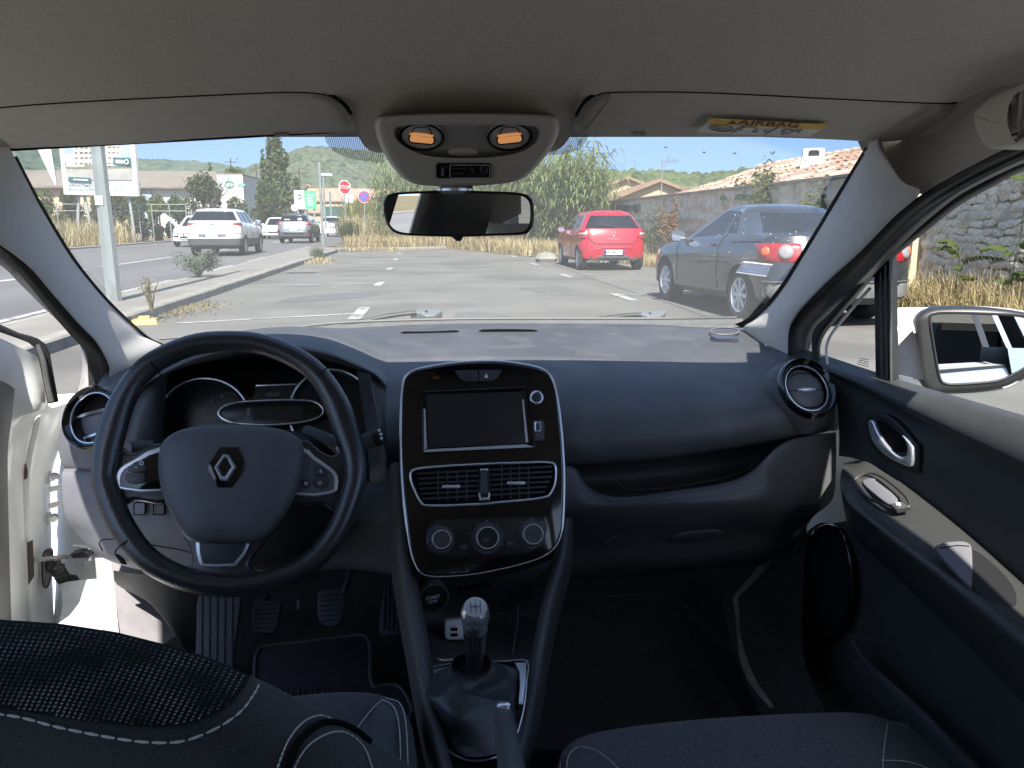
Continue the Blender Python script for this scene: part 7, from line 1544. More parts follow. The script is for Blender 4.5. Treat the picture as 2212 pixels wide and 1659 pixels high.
# aerial on the first one
ae = thing('television_aerial', 'thin television aerial mast rising beside the nearer bungalow gable', 'aerial', tuple(at(1426, 38)))
z1 = 1.17 + (480 - 348) / 1640 * 38
b = MB(); b.tube([(0, 0, 0.5), (0, 0, z1)], 0.03, 6); b.build('mast', mat('aerial_grey', (0.18, 0.18, 0.18), 0.5), ae)
b = MB(); b.tube([(-0.05, 0, z1 - 0.12), (0.9, 0.3, z1 - 0.02)], 0.014, 5)
for k in range(7): b.tube([(0.25 + k * 0.1, 0.1 + k * 0.03, z1 - 0.22), (0.25 + k * 0.1, 0.06 + k * 0.03, z1 + 0.08)], 0.008, 4)
b.tube([(0.1, 0, z1 - 0.4), (0.28, 0, z1 + 0.2)], 0.012, 4); b.build('aerial_rods', mat('aerial_rod', (0.25, 0.25, 0.26), 0.4, metal=0.6), ae)
# ---------------------------------------------------------------- rubble wall with coping and tiled roof behind
WX = 7.3
STONE = mat('rubble_stone', (0.48, 0.415, 0.32), 0.95, spec=0.1, col2=(0.66, 0.58, 0.45), vs=5, bump=0.8, bs=25, stain=((0.40, 0.355, 0.285), 2.2))
ys = np.concatenate([np.arange(6.5, 12.2, 0.035), np.arange(12.2, 20, 0.08), np.arange(20, 36.5, 0.2)]); zs = np.linspace(-0.1, 1.93, 56)
YY, ZZ = np.meshgrid(ys, zs)
disp = 0.10 * (vnoise(YY * 3.1 + vnoise(YY * 1.3, ZZ * 4, 8) * 1.2, ZZ * 9 + vnoise(YY * 2, ZZ * 2, 7) * 1.5, 1) - 0.5) + 0.05 * (vnoise(YY * 9, ZZ * 17, 2) - 0.5)
V = np.stack([WX + disp, YY, ZZ + 0.015 * (ZZ > 1.8) * (vnoise(YY * 2, ZZ * 0, 3) - 0.5)], -1); n_, m_ = V.shape[:2]
i, j = np.meshgrid(np.arange(n_ - 1), np.arange(m_ - 1), indexing='ij'); q = (i * m_ + j).ravel()
wall = thing('stone_wall', 'long rough grey rubble wall along the right side of the car park', 'wall', (WX, 20, 0))
w_ = raw('rubble_face', V.reshape(-1, 3) - np.array([WX, 20, 0]), np.stack([q, q + 1, q + m_ + 1, q + m_], 1), STONE, wall)
b = MB(); b.box((0.22, 1.4, 0.9), (0.30, 29.6, 2.0)); b.build('wall_core', STONE, wall, 0)
for z in (1.235, 0.91):
 b = MB(); b.box((-0.02, 8.0, z), (0.12, 16.6, 0.055)); b.build('string_course', mat('course_concrete', (0.27, 0.25, 0.22), 0.9), wall, 0)
b = MB(); b.box((0.16, 2.0, 1.955), (0.50, 28.4, 0.05)); b.build('coping', mat('coping_concrete', (0.22, 0.205, 0.18), 0.9, var=0.15, vs=3), wall, 0)
b = MB(); b.box((-0.02, -8.95, 1.0), (0.26, 0.85, 2.05)); b.build('rendered_pier', mat('beige_render', (0.44, 0.37, 0.25), 0.9, var=0.1, vs=6, bump=0.6, bs=20), wall, 0)
sm = []
for k in range(5):
 b = MB(); pts_ = [(0.165 * math.copysign(abs(math.cos(a)) ** .5, math.cos(a)) * rnd.uniform(.75, 1.1), 0.072 * math.copysign(abs(math.sin(a)) ** .5, math.sin(a)) * rnd.uniform(.75, 1.15)) for a in np.linspace(0.2, 6.48, 9)[:-1]]
 b.plate([(0, p[0], p[1]) for p in pts_], (-1, 0, 0), 0.05, 0.010, 2); sm.append(b.mesh('stone', mat('stone_grey_%d' % k, [(0.62, 0.54, 0.41), (0.57, 0.50, 0.39), (0.66, 0.58, 0.45), (0.56, 0.495, 0.39), (0.61, 0.52, 0.39)][k], 0.95, spec=0.1, var=0.2, vs=14, bump=0.7, bs=40), 25))
cnt = 0
for r_ in range(15):
 yv = 7.6 + (r_ % 2) * 0.12
 while yv < 10.45 and cnt < 290:
  s = rnd.uniform(0.55, 1.05); o = bpy.data.objects.new('stone', sm[rnd.randrange(5)]); COL.objects.link(o); o.parent = wall
  o.location = (-0.020 + rnd.uniform(-0.015, 0.012), yv - 20, 0.42 + r_ * 0.105 + rnd.uniform(-0.02, 0.02)); o.rotation_euler = (rnd.uniform(-0.25, 0.25), rnd.uniform(-0.12, 0.12), rnd.uniform(-0.10, 0.10)); o.scale = (1, s, rnd.uniform(0.6, 0.95))
  yv += 0.27 * s + 0.03; cnt += 1
# graffiti sprayed on the wall
GG = mat('spray_green', (0.03, 0.16, 0.04), 0.8); GB = mat('spray_black', (0.02, 0.02, 0.02), 0.8)
gf = thing('graffiti', 'green bubble letter graffiti with black edges high on the rubble wall', 'graffiti', (WX - 0.08, 17.5, 1.7))
def onw(px, py): p = ptx(px, py, WX - 0.085); return p - np.array(gf.location)
for m__, off, sc in ((GB, 0.0, 1.0), (GG, -0.012, 0.72)):
 for cx, w__, h__ in ((1562, 7, 8), (1602, 15, 10), (1620, 9, 8), (1636, 13, 10), (1655, 10, 9)):
  pts_ = [(cx + (-w__) * sc, 432), (cx - w__ * 0.9 * sc, 428 - h__ * 0.5 * sc), (cx - w__ * 0.4 * sc, 429 - h__ * sc), (cx + w__ * 0.3 * sc, 430 - h__ * 0.95 * sc), (cx + w__ * 0.9 * sc, 430 - h__ * 0.4 * sc), (cx + w__ * sc, 433)]
  b = MB(); b.plate([onw(*p) + [off, 0, 0] for p in pts_], (-1, 0, 0), 0.004); b.build('letter_fill' if off else 'letter_outline', m__, gf, 0)
g2 = thing('graffiti', 'black blocky tag sprayed on the wall above the red car', 'graffiti', (WX - 0.08, 27, 1.6))
b = MB(); gp = spline([(1293, 437), (1310, 440), (1318, 437), (1330, 442), (1345, 440), (1358, 439), (1372, 443)], 2)
def onw2(px, py): return ptx(px, py, WX - 0.13) - np.array(g2.location)
b.plate([onw2(*p) for p in [(1294, 441), (1306, 440), (1312, 443), (1320, 440), (1329, 443), (1338, 441), (1347, 444), (1356, 442), (1362, 445), (1362, 457), (1294, 457)]], (-1, 0, 0), 0.01)
b.plate([onw2(*p) for p in oval(1372, 450, 4.5, 11, 12)], (-1, 0, 0), 0.01); b.build('black_spray', GB, g2, 0)
# tiled roof and chimney just behind the wall
rf = thing('tiled_roof_house', 'low house with pinkish barrel tiles whose roof shows over the wall', 'house', (10.4, 19.0, 0))
e0, e1 = np.array([8.0, 29.0, 1.80]), np.array([8.0, 12.0, 1.80]); r0, r1 = np.array([11.6, 26.0, 2.98]), np.array([11.6, 12.0, 2.98]); o_ = np.array(rf.location)
b = MB(); b.add([e0 - o_, e1 - o_, r1 - o_, r0 - o_, np.array([15, 29, 1.8]) - o_, np.array([15, 12, 1.8]) - o_], [(0, 1, 2, 3), (3, 2, 5, 4), (0, 3, 4)]); b.build('roof', TILE, rf, 0)
b = MB(); b.box((0.9, 1.5, 0.85), (6.0, 16.6, 1.7)); b.build('wall', STUC_P, rf, 0)
sl = nrm(r1 - e1); L_ = np.linalg.norm(r1 - e1)
tm = []
for k, c in enumerate([(0.27, 0.18, 0.13), (0.22, 0.14, 0.10), (0.33, 0.25, 0.19), (0.19, 0.125, 0.095)]):
 b = MB(); b.grid([[(0.095 * math.cos(t) * s, y, 0.075 * math.sin(t) * s) for t in np.linspace(0, math.pi, 6)] for y, s in ((-0.24, 1.0), (0.24, 0.86))]); tm.append(b.mesh('tile', mat('tile_clay_%d' % k, c, 0.85, var=0.25, vs=8), 60))
tilt = math.atan2(sl[2], sl[0]); cnt = 0
for i in range(40):
 y = 25.6 - i * 0.34
 for k in range(8):
  t = (k + 0.5) / 8
  if y > 26.0 + (1 - t) * 3.0 - 0.3: continue
  if cnt >= 300: break
  p = e1 + sl * (L_ * t); o = bpy.data.objects.new('tile', tm[rnd.randrange(4)]); COL.objects.link(o); o.parent = rf
  o.location = (p[0] - o_[0], y - o_[1], p[2] + 0.02 + rnd.uniform(-.01, .015)); o.rotation_euler = (Matrix.Rotation(-tilt, 3, 'Y') @ Matrix.Rotation(R(-90) + rnd.uniform(-.04, .04), 3, 'Z')).to_euler(); o.scale = (1.6, 1.0, 1.2); cnt += 1
b = MB()
for i in range(26): b.tube([(11.6 - o_[0], 26 - i * 0.45 - o_[1], 3.02), (11.6 - o_[0], 26 - i * 0.45 - 0.40 - o_[1], 3.0)], [0.13, 0.11], 8)
b.build('ridge_tiles', mat('ridge_clay', (0.38, 0.27, 0.20), 0.85, var=0.2, vs=4), rf, 60); rf.children[-1]['kind'] = 'stuff'
ch = thing('chimney_stack', 'white tapered chimney with arched smoke openings standing on the tiled roof', 'chimney', (0, 0, 0))
Yc = 20.0; cA, cB = pt(1753, 382, Yc), pt(1753, 320, Yc)
ch.location = tuple(cA); s_ = Yc / 1640
b = MB(); prof = [(-0.3, 0.36), (0.0, 0.36), (0.62, 0.27), (0.80, 0.27), (0.84, 0.24), (0.86, 0.15), (0.865, 0.01)]; H_ = (cB - cA)[2] / 0.865
b.grid([[(hw * sx, hw * 0.75 * sy, z * H_) for sx, sy in ((-1, -1), (1, -1), (1, 1), (-1, 1))] for z, hw in prof], wrap=True); cs = b.build('stack', mat('limewash', (0.46, 0.46, 0.44), 0.85, var=0.05, vs=6), ch, 20)
cs.rotation_euler = (0, 0, R(-24))
for x, y, rz_, w_ in ((0.0, -0.204, 0, 0.17), (-0.272, 0, R(-90), 0.12)):
 b = MB(); b.plate([(w_ * c, 0, 0.70 * H_ + s) for c, s in ((-0.8, -0.075), (0.8, -0.075), (0.8, 0.04), (0.5, 0.075), (-0.5, 0.075), (-0.8, 0.04))], (0, -1, 0), 0.02); op = b.build('smoke_opening', GB, cs, 0); op.location = (x, y, 0); op.rotation_euler = (0, 0, rz_)
# ================================================================ plants
def Zat(py, Y): return 1.17 + (480 - py) / 1640.0 * Y
def wat(px0, px1, Y): return abs(at(px1, Y)[0] - at(px0, Y)[0])
# cypresses
def cypress(lab, px, Y, top, wpx, n):
 h = Zat(top, Y); w_ = wpx / 1640 * Y / 2
 bl = [((rnd.uniform(-.2, .2) * w_, rnd.uniform(-.2, .2) * w_, h * t), (w_ * r, w_ * r, h * 0.11)) for t, r in ((0.06, .8), (0.16, 1.0), (0.26, 1.0), (0.36, .95), (0.46, .86), (0.56, .76), (0.66, .64), (0.75, .54), (0.83, .46), (0.90, .38), (0.955, .26))]
 return tree('cypress_tree', lab, 'tree', tuple(at(px, Y)), h, bl, n, 0.0028 * Y, LEAF_CY, 0.2, 'cypress trees', 0.7, 3)
cypress('tall broad cypress tree rising above the roadside hedge', 604, 82, 306, 74, 9000)
cypress('slim cypress pressed against the left side of the tall one', 579, 84, 345, 22, 1800)
cypress('tiny dark cypress above the workshop roof', 463, 190, 367, 9, 700)
# roadside trees left of the road
def rtree(lab, px, Y, top, wpx, n, m, size, seed, z0=0.15, name='roadside_tree', cat='tree', k=9, group='trees along the far side of the road'):
 h = Zat(top, Y); w_ = wpx / 1640 * Y / 2
 return tree(name, lab, cat, tuple(at(px, Y)), h, blobs_round(w_, h, h * z0, k, seed), n, size, m, 0.10, group)
rtree('dark spreading tree with bare twigs directly behind the white cars', 440, 50, 388, 110, 5200, LEAF_A, 0.10, 11, 0.1, k=16)
b = MB(); t0 = at(440, 50)
for k in range(16):
 x = 385 + k * 8.5; top = 384 + rnd.uniform(0, 34); q = at(x, 50 + rnd.uniform(-1, 1), Zat(top, 50)) - t0; b.tube([(rnd.uniform(-.3, .3), 0, 1.2), tuple(q * 0.6 + np.array([0, 0, 0.5])), tuple(q)], [0.05, 0.03, 0.012], 4)
tg = b.build('twigs', BARK, S.objects['roadside_tree']); tg['kind'] = 'stuff'
rtree('light green bush between the dark tree and the cypress', 512, 56, 412, 52, 2000, LEAF_B, 0.10, 12, 0.1)
rtree('mid green rounded tree in front of the cypress foot', 575, 62, 406, 84, 4200, LEAF_A, 0.11, 13, 0.1, k=12)
rtree('olive bush right of the cypress above the hoarding', 640, 92, 388, 50, 2600, LEAF_B, 0.15, 14, 0.05, k=9)
rtree('round yellow green treetop behind the white showroom', 516, 150, 369, 66, 2600, LEAF_C, 0.26, 15, 0.2, k=9)
rtree('small dark shrub below the hoarding beside the oncoming car', 600, 66, 455, 60, 1800, LEAF_A, 0.11, 16, 0.0)
rtree('pale yellow shrub behind the oncoming white hatchback', 625, 72, 458, 36, 1400, LEAF_C, 0.11, 17, 0.0)
for i, (px, wp, top, m) in enumerate(((110, 60, 428, LEAF_B), (160, 50, 424, LEAF_A), (215, 46, 426, LEAF_C), (262, 50, 422, LEAF_B), (305, 56, 424, LEAF_A), (345, 44, 432, LEAF_C), (385, 50, 436, LEAF_A))):
 lab = ['green hedge bush behind the dry grass at the windscreen edge', 'darker hedge bush under the left end of the billboard', 'yellowish hedge bush behind the light pole', 'green hedge bush under the right end of the billboard', 'dark hedge bush just right of the billboard', 'yellowish hedge bush behind the last fence panel', 'dark hedge bush beside the oncoming hatchback'][i]
 rtree(lab, px, 51, top - 4, wp * 1.25, 4200, m, 0.095, 30 + i, 0.0, 'hedge_bush', 'bush', 13, 'hedge bushes behind the fence')
# dry grass beyond the road
o = blades('dry_grass', scatter([(-30, 34), (-15.9, 30), (-16.3, 47), (-30, 50)], 9000) + np.array([0, 0, 0.0]), 1.25, STRAW, 0.02, 0.6); tag(o, 'tall dry straw coloured grass on the bank across the road', kind='stuff')
o = blades('dry_grass', scatter([(-30, 36), (-16.4, 33), (-17.0, 48), (-30, 50)], 5000), 1.35, STRAW2, 0.02, 0.7); tag(o, kind='stuff')
leaves_o = leaves('undergrowth', [((-17.5 - k * 1.1, 38 + (k * 3.7) % 9, 0.25), (1.4, 1.4, 0.6)) for k in range(10)], 4200, 0.07, STRAW2, None, 0.2); tag(leaves_o, kind='stuff')
# thicket of giant reeds across the end of the lot
def reeds(name, foot, n, h, label):
 P = scatter(foot, n); V, F = [], []
 o0 = 0
 for p in P:
  hh = h * rnd.uniform(0.55, 1.06); lean = np.array([rnd.uniform(-.12, .12), rnd.uniform(-.12, .12), 0]) * hh
  s = np.array([0.012, 0, 0])
  V += [p - s, p + s, p + lean * .4 + [0.008, 0, hh * .6], p + lean * .4 + [-0.008, 0, hh * .6], p + lean + [0.003, 0, hh], p + lean + [-0.003, 0, hh]]
  F += [(o0, o0 + 1, o0 + 2, o0 + 3), (o0 + 3, o0 + 2, o0 + 4, o0 + 5)]; o0 += 6
  for k in range(11):
   t = 0.2 + 0.8 * (k + rnd.random()) / 11; b0 = p + lean * t * t + [0, 0, hh * t]; a = rnd.uniform(0, 6.283); d = np.array([math.cos(a), math.sin(a), 0]); w_ = np.array([-math.sin(a), math.cos(a), 0]) * 0.036
   L = rnd.uniform(0.5, 0.95); up = rnd.uniform(0.35, 0.75)
   pts_ = [b0, b0 + d * L * .35 + [0, 0, L * up * .6], b0 + d * L * .75 + [0, 0, L * up * .62], b0 + d * L * 1.05 + [0, 0, L * (up - .55)]]
   for q, ww in zip(pts_, (0.5, 1, 0.8, 0.08)): V += [q - w_ * ww, q + w_ * ww]
   F += [(o0 + 2 * i, o0 + 2 * i + 1, o0 + 2 * i + 3, o0 + 2 * i + 2) for i in range(3)]; o0 += 8
 return tag(raw(name, np.array(V), np.array(F), REED), label, kind='stuff')
reeds('reed_thicket', [(-2.2, 37.5), (1.5, 36.5), (4.4, 31.5), (6.7, 28.5), (7.1, 33), (6.6, 38), (-2.0, 41)], 900, 4.05, 'tall green reed thicket')
reeds('reed_thicket', [(3.9, 31.0), (5.6, 28.3), (7.0, 27.6), (7.0, 31.5), (5.2, 33.0)], 220, 3.6, 'tall green reed thicket')
o = blades('dry_reed_stems', scatter([(-2.2, 36.6), (1.5, 35.7), (4.4, 30.6), (6.4, 26.6), (7.0, 28.6), (2, 37.5), (-2, 38)], 1500), 1.7, STRAW2, 0.012, 0.25); tag(o, kind='stuff')
# dry grass along the lot's end and its right side
o = blades('dry_grass', scatter([(-3.3, 33.4), (-0.9, 33.6), (1.3, 34.7), (4.0, 25.9), (5.9, 22.0), (7.1, 22), (6.8, 27.5), (4.5, 30.8), (1.6, 36.2), (-2.2, 37.4), (-3.6, 37)], 9000), 0.62, STRAW, 0.013, 0.9); tag(o, kind='stuff')
o = blades('dry_grass', scatter([(6.45, 7.2), (7.2, 7.2), (7.2, 23), (6.0, 23), (6.1, 19), (6.4, 12)], 9500), 0.36, STRAW, 0.0055, 1.0); tag(o, kind='stuff')
o = blades('dry_grass', scatter([(6.55, 8.0), (7.2, 8.0), (7.2, 12.5), (6.6, 12.5)], 1800), 0.55, STRAW, 0.005, 0.8); tag(o, kind='stuff')
o = leaves('straw_litter', [((6.8, 7.4 + k * 0.8, 0.08), (0.35, 0.5, 0.16)) for k in range(18)], 5200, 0.035, STRAW2, None, 0.1, 0.6); tag(o, kind='stuff')
o = blades('dry_grass', scatter([(-4.4, 43.5), (-1.6, 42), (-1.4, 50), (-4.4, 50)], 3600), 1.5, STRAW, 0.02, 0.5); tag(o, kind='stuff')
o = blades('yellow_reeds', scatter([(-5.0, 50), (-2.0, 46), (-2.0, 56), (-5.0, 58)], 1500), 2.7, leafmat('yellow_reed', (0.12, 0.13, 0.03), (0.19, 0.18, 0.05)), 0.04, 0.6); tag(o, kind='stuff')
o = blades('dry_grass', scatter([(-3.3, 32.3), (-1.2, 32.3), (-1.0, 33.0), (-3.3, 32.9)], 700), 0.16, STRAW, 0.012, 1.2); tag(o, kind='stuff')
for k, (px, py, n, r) in enumerate(((362, 674, 700, 0.38), (395, 664, 500, 0.32))):
 q = gz(px, py); P = np.column_stack([q[0] + rng.normal(0, r * 0.8, n), q[1] + rng.normal(0, r * 1.6, n), np.zeros(n)]); P = P[P[:, 0] > -3.42]
 o = blades('leaf_litter', P, 0.04, STRAW2, 0.008, 1.8); tag(o, kind='stuff')
q = gz(688, 566); P = np.column_stack([q[0] + rng.normal(0, 0.25, 260), q[1] + rng.normal(0, 0.6, 260), np.zeros(260)]); tag(blades('leaf_litter', P[P[:, 0] > -3.4], 0.16, STRAW, 0.012, 1.2), kind='stuff')
# single plants
def shrub(lab, loc, w_, h, n, m, size, seed, name='shrub', cat='bush', stems=6, group=None, k=6, sm=BARK, flat=1.0):
 t = thing(name, lab, cat, tuple(loc), 0, group); r_ = random.Random(seed); b = MB(); bl = []
 for i in range(stems):
  a = r_.uniform(0, 6.28); rr = r_.uniform(.2, 1) * w_; tip = (math.cos(a) * rr, math.sin(a) * rr * flat, h * r_.uniform(.55, 1.0)); b.tube([(0, 0, 0), (tip[0] * .4, tip[1] * .4, tip[2] * .6), tip], [0.012, 0.009, 0.004], 4)
  for q_ in (0.6, 1.0): bl.append(((tip[0] * q_, tip[1] * q_, tip[2] * (0.35 + 0.6 * q_)), (w_ * .42, w_ * .42 * flat, h * .22)))
 b.build('stem', sm, t, 0); leaves('foliage', bl, n, size, m, t, 0.1); return t
shrub('dense green bush at the corner where the kerb ends', at(752, 43.5), 0.75, 1.15, 3800, LEAF_B, 0.045, 3, stems=12)
shrub('dark grassy bush right of the one at the kerb end', at(776, 44.5), 0.5, 0.95, 1500, LEAF_B, 0.045, 4, stems=8)
p = gz(472, 598, 0.11); shrub('round grey green weed growing at the road side edge of the pavement', (-4.45, p[1], 0.08), 0.42, 0.52, 1500, LEAF_D, 0.026, 5, 'weed', 'weed', 14, None)
p = gz(328, 672, 0.12); shrub('thin dried weed with bare stalks at the kerb near the light pole', (p[0], p[1], 0.1), 0.15, 0.46, 130, STRAW2, 0.016, 6, 'weed', 'weed', 12, None, sm=STRAW2)
p = gz(683, 561); o = blades('grass_tuft', np.column_stack([-3.36 + rng.normal(0, 0.07, 240), p[1] + rng.normal(0, 0.2, 240), np.zeros(240)]), 0.42, LEAF_D, 0.012, 0.7); tag(o, 'green grass tuft sprouting from the kerb joint halfway along', 'grass tuft')
for i, (px, Y, h, w_, m, lab) in enumerate(((1402, 21.0, 0.95, 0.5, LEAF_B, 'leafy green bush at the wall foot between red car and convertible'), (1425, 20.0, 1.45, 0.34, LEAF_D, 'tall thin grey green weed against the wall left of the convertible'), (1450, 18.5, 1.6, 0.32, leafmat('rust_leaf', (0.17, 0.085, 0.03), (0.24, 0.13, 0.05)), 'rusty orange dried weed against the wall above the convertible bonnet'),
  (1645, 15.4, 2.3, 0.42, LEAF_B, 'straggly climber rising above the wall top behind the convertible roof'), (1760, 12.9, 2.0, 0.22, LEAF_C, 'pale sapling leaning on the wall near the windscreen pillar'), (1660, 30, 2.3, 1.1, LEAF_C, 'yellow green treetop peeping over the wall end'))):
 x = 6.75 if Y < 25 else 9.0
 if i in (3, 4): x = 7.15
 Y2 = Y
 q = ptx(px, 480, x); shrub(lab, (q[0], q[1], 0.0), w_, h, 800 if i != 5 else 1500, m, 0.042 if i != 5 else 0.09, 50 + i, 'wall_plant', 'plant', 8, 'plants along the rubble wall', flat=0.4)
# ailanthus shoots with long feather leaves by the window
def feather(lab, loc, fr, seed, m=LEAF_B):
 t = thing('feather_leaf_plant', lab, 'plant', tuple(loc), 0, 'leafy shoots by the wall'); r_ = random.Random(seed); b = MB(); V, F = [], []
 for a, L, z0, up in fr:
  d = np.array([math.sin(a) * 0.45, math.cos(a), 0]); pts_ = [np.array([0, 0, 0.0]), np.array([0, 0, z0]), np.array([0, 0, z0]) + d * L * .5 + [0, 0, up * L], np.array([0, 0, z0]) + d * L + [0, 0, up * L * .7]]
  sp = spline(pts_[1:], 6); b.tube(pts_[:2], 0.007, 4); b.tube(sp, 0.004, 4)
  for k, p in enumerate(sp[1:]):
   for s in (-1, 1):
    o0 = len(V); l = 0.095 * (1 - 0.4 * k / 12); dirn = nrm(np.cross(d, [0, 0, 1]) * s * 0.5 + d * 0.35 + np.array([-0.25, 0, -0.45 + r_.uniform(-.3, .3)])); wv = nrm(np.cross(dirn, [1, 0.2, 0.1])) * 0.022
    V += [p, p + dirn * l * .4 + wv, p + dirn * l, p + dirn * l * .4 - wv]; F.append((o0, o0 + 1, o0 + 2, o0 + 3))
 b.build('stem', mat('green_stem', (0.09, 0.11, 0.04), 0.7), t, 0); raw('leaf', np.array(V), np.array(F), m, t)['kind'] = 'stuff'
 return t
feather('leafy green shoot arching over the dry grass in the passenger window', (6.85, 9.2, 0.0), [(0.3, 0.55, 0.75, 0.2), (2.6, 0.6, 0.7, 0.1), (-2.2, 0.55, 0.6, 0.05), (0.0, 0.4, 0.85, 0.25), (3.6, 0.5, 0.5, 0.0)], 1)
feather('larger dark leafy shoot at the right end of the passenger window', (6.8, 8.2, 0.0), [(0.2, 0.6, 0.8, 0.15), (3.0, 0.6, 0.75, 0.1), (2.4, 0.6, 0.55, 0.0), (-2.5, 0.55, 0.6, 0.05), (0.6, 0.5, 0.5, 0.0), (3.5, 0.5, 0.9, 0.2)], 2, LEAF_B)
feather('small leafy sprig in front of the beige wall pier', (6.95, 11.0, 0.0), [(0.3, 0.3, 0.85, 0.35), (2.9, 0.35, 0.8, 0.1), (0.1, 0.3, 0.6, 0.1)], 3)
feather('leafy branch hanging into the top corner of the passenger window', (7.0, 8.4, 0.9), [(2.6, 0.6, 0.78, -0.15), (3.4, 0.5, 0.75, -0.1), (0.2, 0.5, 0.8, 0.05), (-2.6, 0.5, 0.30, -0.1)], 4)
b = MB(); b.box((0, 0, 0.06), (0.16, 2.2, 0.12)); pk_ = b.build('timber_beam', mat('old_timber', (0.20, 0.13, 0.075), 0.85, var=0.25, vs=12, stretch=(4, 0.5, 4)), None, 20); q = gz(2175, 668); pk_.location = (6.62, 8.1, 0.02); pk_.rotation_euler = (0, 0, 0.05); tag(pk_, 'brown timber beam lying in the straw at the foot of the wall', 'beam')
b = MB(); b.ball((0, 0, 0.03), 0.09, 8, (1.2, 1.0, 0.7)); rk = b.build('loose_rock', STONE, None, 30); rk.location = (6.42, 9.15, 0); tag(rk, 'pale rock lying at the edge of the asphalt before the straw', 'rock')
b = MB(); b.ball((0, 0, 0.1), 0.28, 8, (1.3, 0.9, 0.75)); rk = b.build('loose_rock', KERB, None, 30); q = gz(1180, 566); rk.location = (q[0], q[1], 0); tag(rk, 'pale boulder in the straw ahead of the red car', 'rock')
# ================================================================ street furniture
GALV = mat('galvanised_steel', (0.23, 0.255, 0.25), 0.5, metal=0.35, var=0.14, vs=3.0, stretch=(1, 1, 0.3), stain=((0.19, 0.20, 0.195), 5))
lp = thing('street_lamp', 'tall octagonal galvanised lamp post on the pavement, left of the steering wheel', 'lamp post', tuple(gz(247, 650, 0.105)))
b = MB(); b.lathe([(0.001, 0), (0.105, 0.0), (0.098, 1.0), (0.045, 8.0), (0.001, 8.0)], (0, 0, 0), (0, 0, 1), 8); b.build('post', GALV, lp, 20)
b = MB(); b.tube([(0, 0, 7.9), (0.1, 0.1, 8.2), (0.9, 0.3, 8.35)], 0.035, 8); b.build('arm', GALV, lp); b = MB(); b.box((1.2, 0.36, 8.36), (0.7, 0.3, 0.12)); b.build('lantern', GALV, lp, 0)
b = MB(); b.box((-0.02, -0.10, 1.35), (0.10, 0.006, 0.12)); b.build('number_plate', SIGNW, lp, 0)
# thin grey posts
def post(lab, px, Y, z0, z1, r, name='slim_post', head=None, group='slim posts by the road'):
 t = thing(name, lab, 'post', tuple(at(px, Y, z0)), 0, group); b = MB(); b.tube([(0, 0, 0), (0, 0, z1 - z0)], r, 8); b.build('shaft', GALV, t)
 if head: b = MB(); b.box((head[0], 0, z1 - z0 - 0.1), (head[1], 0.25, 0.16)); b.build('lamp_head', SIGNW, t, 0)
 return t
post('pale slim post standing at the road corner of the pavement', 696, 37.0, 0.0, Zat(360, 37), 0.065)
post('thin lamp post with flat head behind the pale slim post', 703, 62, 0, Zat(382, 62), 0.07, 'lamp_post', (0.2, 1.0))
post('short thin post before the green fence', 716, 70, 0, Zat(418, 70), 0.09)
post('thin post immediately left of the stop sign post', 742, 56, 0, Zat(432, 56), 0.05)
REDS = mat('sign_red', (0.42, 0.012, 0.02), 0.4); BLUES = mat('sign_blue', (0.03, 0.10, 0.42), 0.4); SW = mat('sign_face_white', (0.62, 0.62, 0.62), 0.4); SBACK = mat('sign_back', (0.30, 0.31, 0.31), 0.5, metal=0.3)
def sign(name, lab, px, py, Y, rz, build):
 t = thing(name, lab, 'road sign', tuple(at(px, Y)), rz); z = Zat(py, Y)
 b = MB(); b.tube([(0, 0.06, 0), (0, 0.06, z + 0.2)], 0.038, 8); b.build('post', GALV, t); build(t, z); return t
def octa(t, z):
 r = 0.43
 for rr, d, m, nm in ((r, 0.0, SW, 'border'), (r * 0.90, -0.004, REDS, 'face')):
  b = MB(); b.plate([(rr * math.cos(R(22.5 + 45 * k)), d, z + rr * math.sin(R(22.5 + 45 * k))) for k in range(8)], (0, -1, 0), 0.01); b.build(nm, m, t, 0)
 b = MB(); b.text('STOP', (0, -0.012, z), (1, 0, 0), (0, 0, 1), 0.30, bold=0.012); b.build('lettering', SW, t, 0)
sign('stop_sign', 'red octagonal stop sign on a grey post at the junction', 748, 409.7, 47, R(38), octa)
def nopark(t, z):
 for rr, d, m, nm in ((0.335, 0, SW, 'border'), (0.31, -0.004, REDS, 'ring'), (0.235, -0.008, BLUES, 'face')):
  b = MB(); b.plate([(rr * math.cos(a), d, z + rr * math.sin(a)) for a in np.linspace(0, 6.283, 25)[:-1]], (0, -1, 0), 0.008); b.build(nm, m, t, 0)
 b = MB(); b.plate([(-0.17, -0.012, z + 0.13), (-0.13, -0.012, z + 0.17), (0.17, -0.012, z - 0.13), (0.13, -0.012, z - 0.17)], (0, -1, 0), 0.003); b.build('slash', REDS, t, 0)
sign('no_parking_sign', 'round blue no parking sign with red rim and slash', 789, 428.5, 43, R(6), nopark)
def round_w(t, z):
 for rr, d, m, nm in ((0.34, 0.01, GB, 'rim'), (0.30, 0, SW, 'face')):
  b = MB(); b.plate([(rr * math.cos(a), d, z + rr * math.sin(a)) for a in np.linspace(0, 6.283, 25)[:-1]], (0, -1, 0), 0.008); b.build(nm, m, t, 0)
 b = MB(); b.box((0.02, -0.008, z - 0.03), (0.05, 0.006, 0.24)); b.box((0.0, -0.008, z + 0.10), (0.18, 0.006, 0.05)); b.build('symbol', mat('sign_ink', (0.08, 0.08, 0.08), 0.6), t, 0)
sign('round_white_sign', 'round white sign with dark rim beside the oncoming hatchback', 638, 451, 70, 0, round_w)
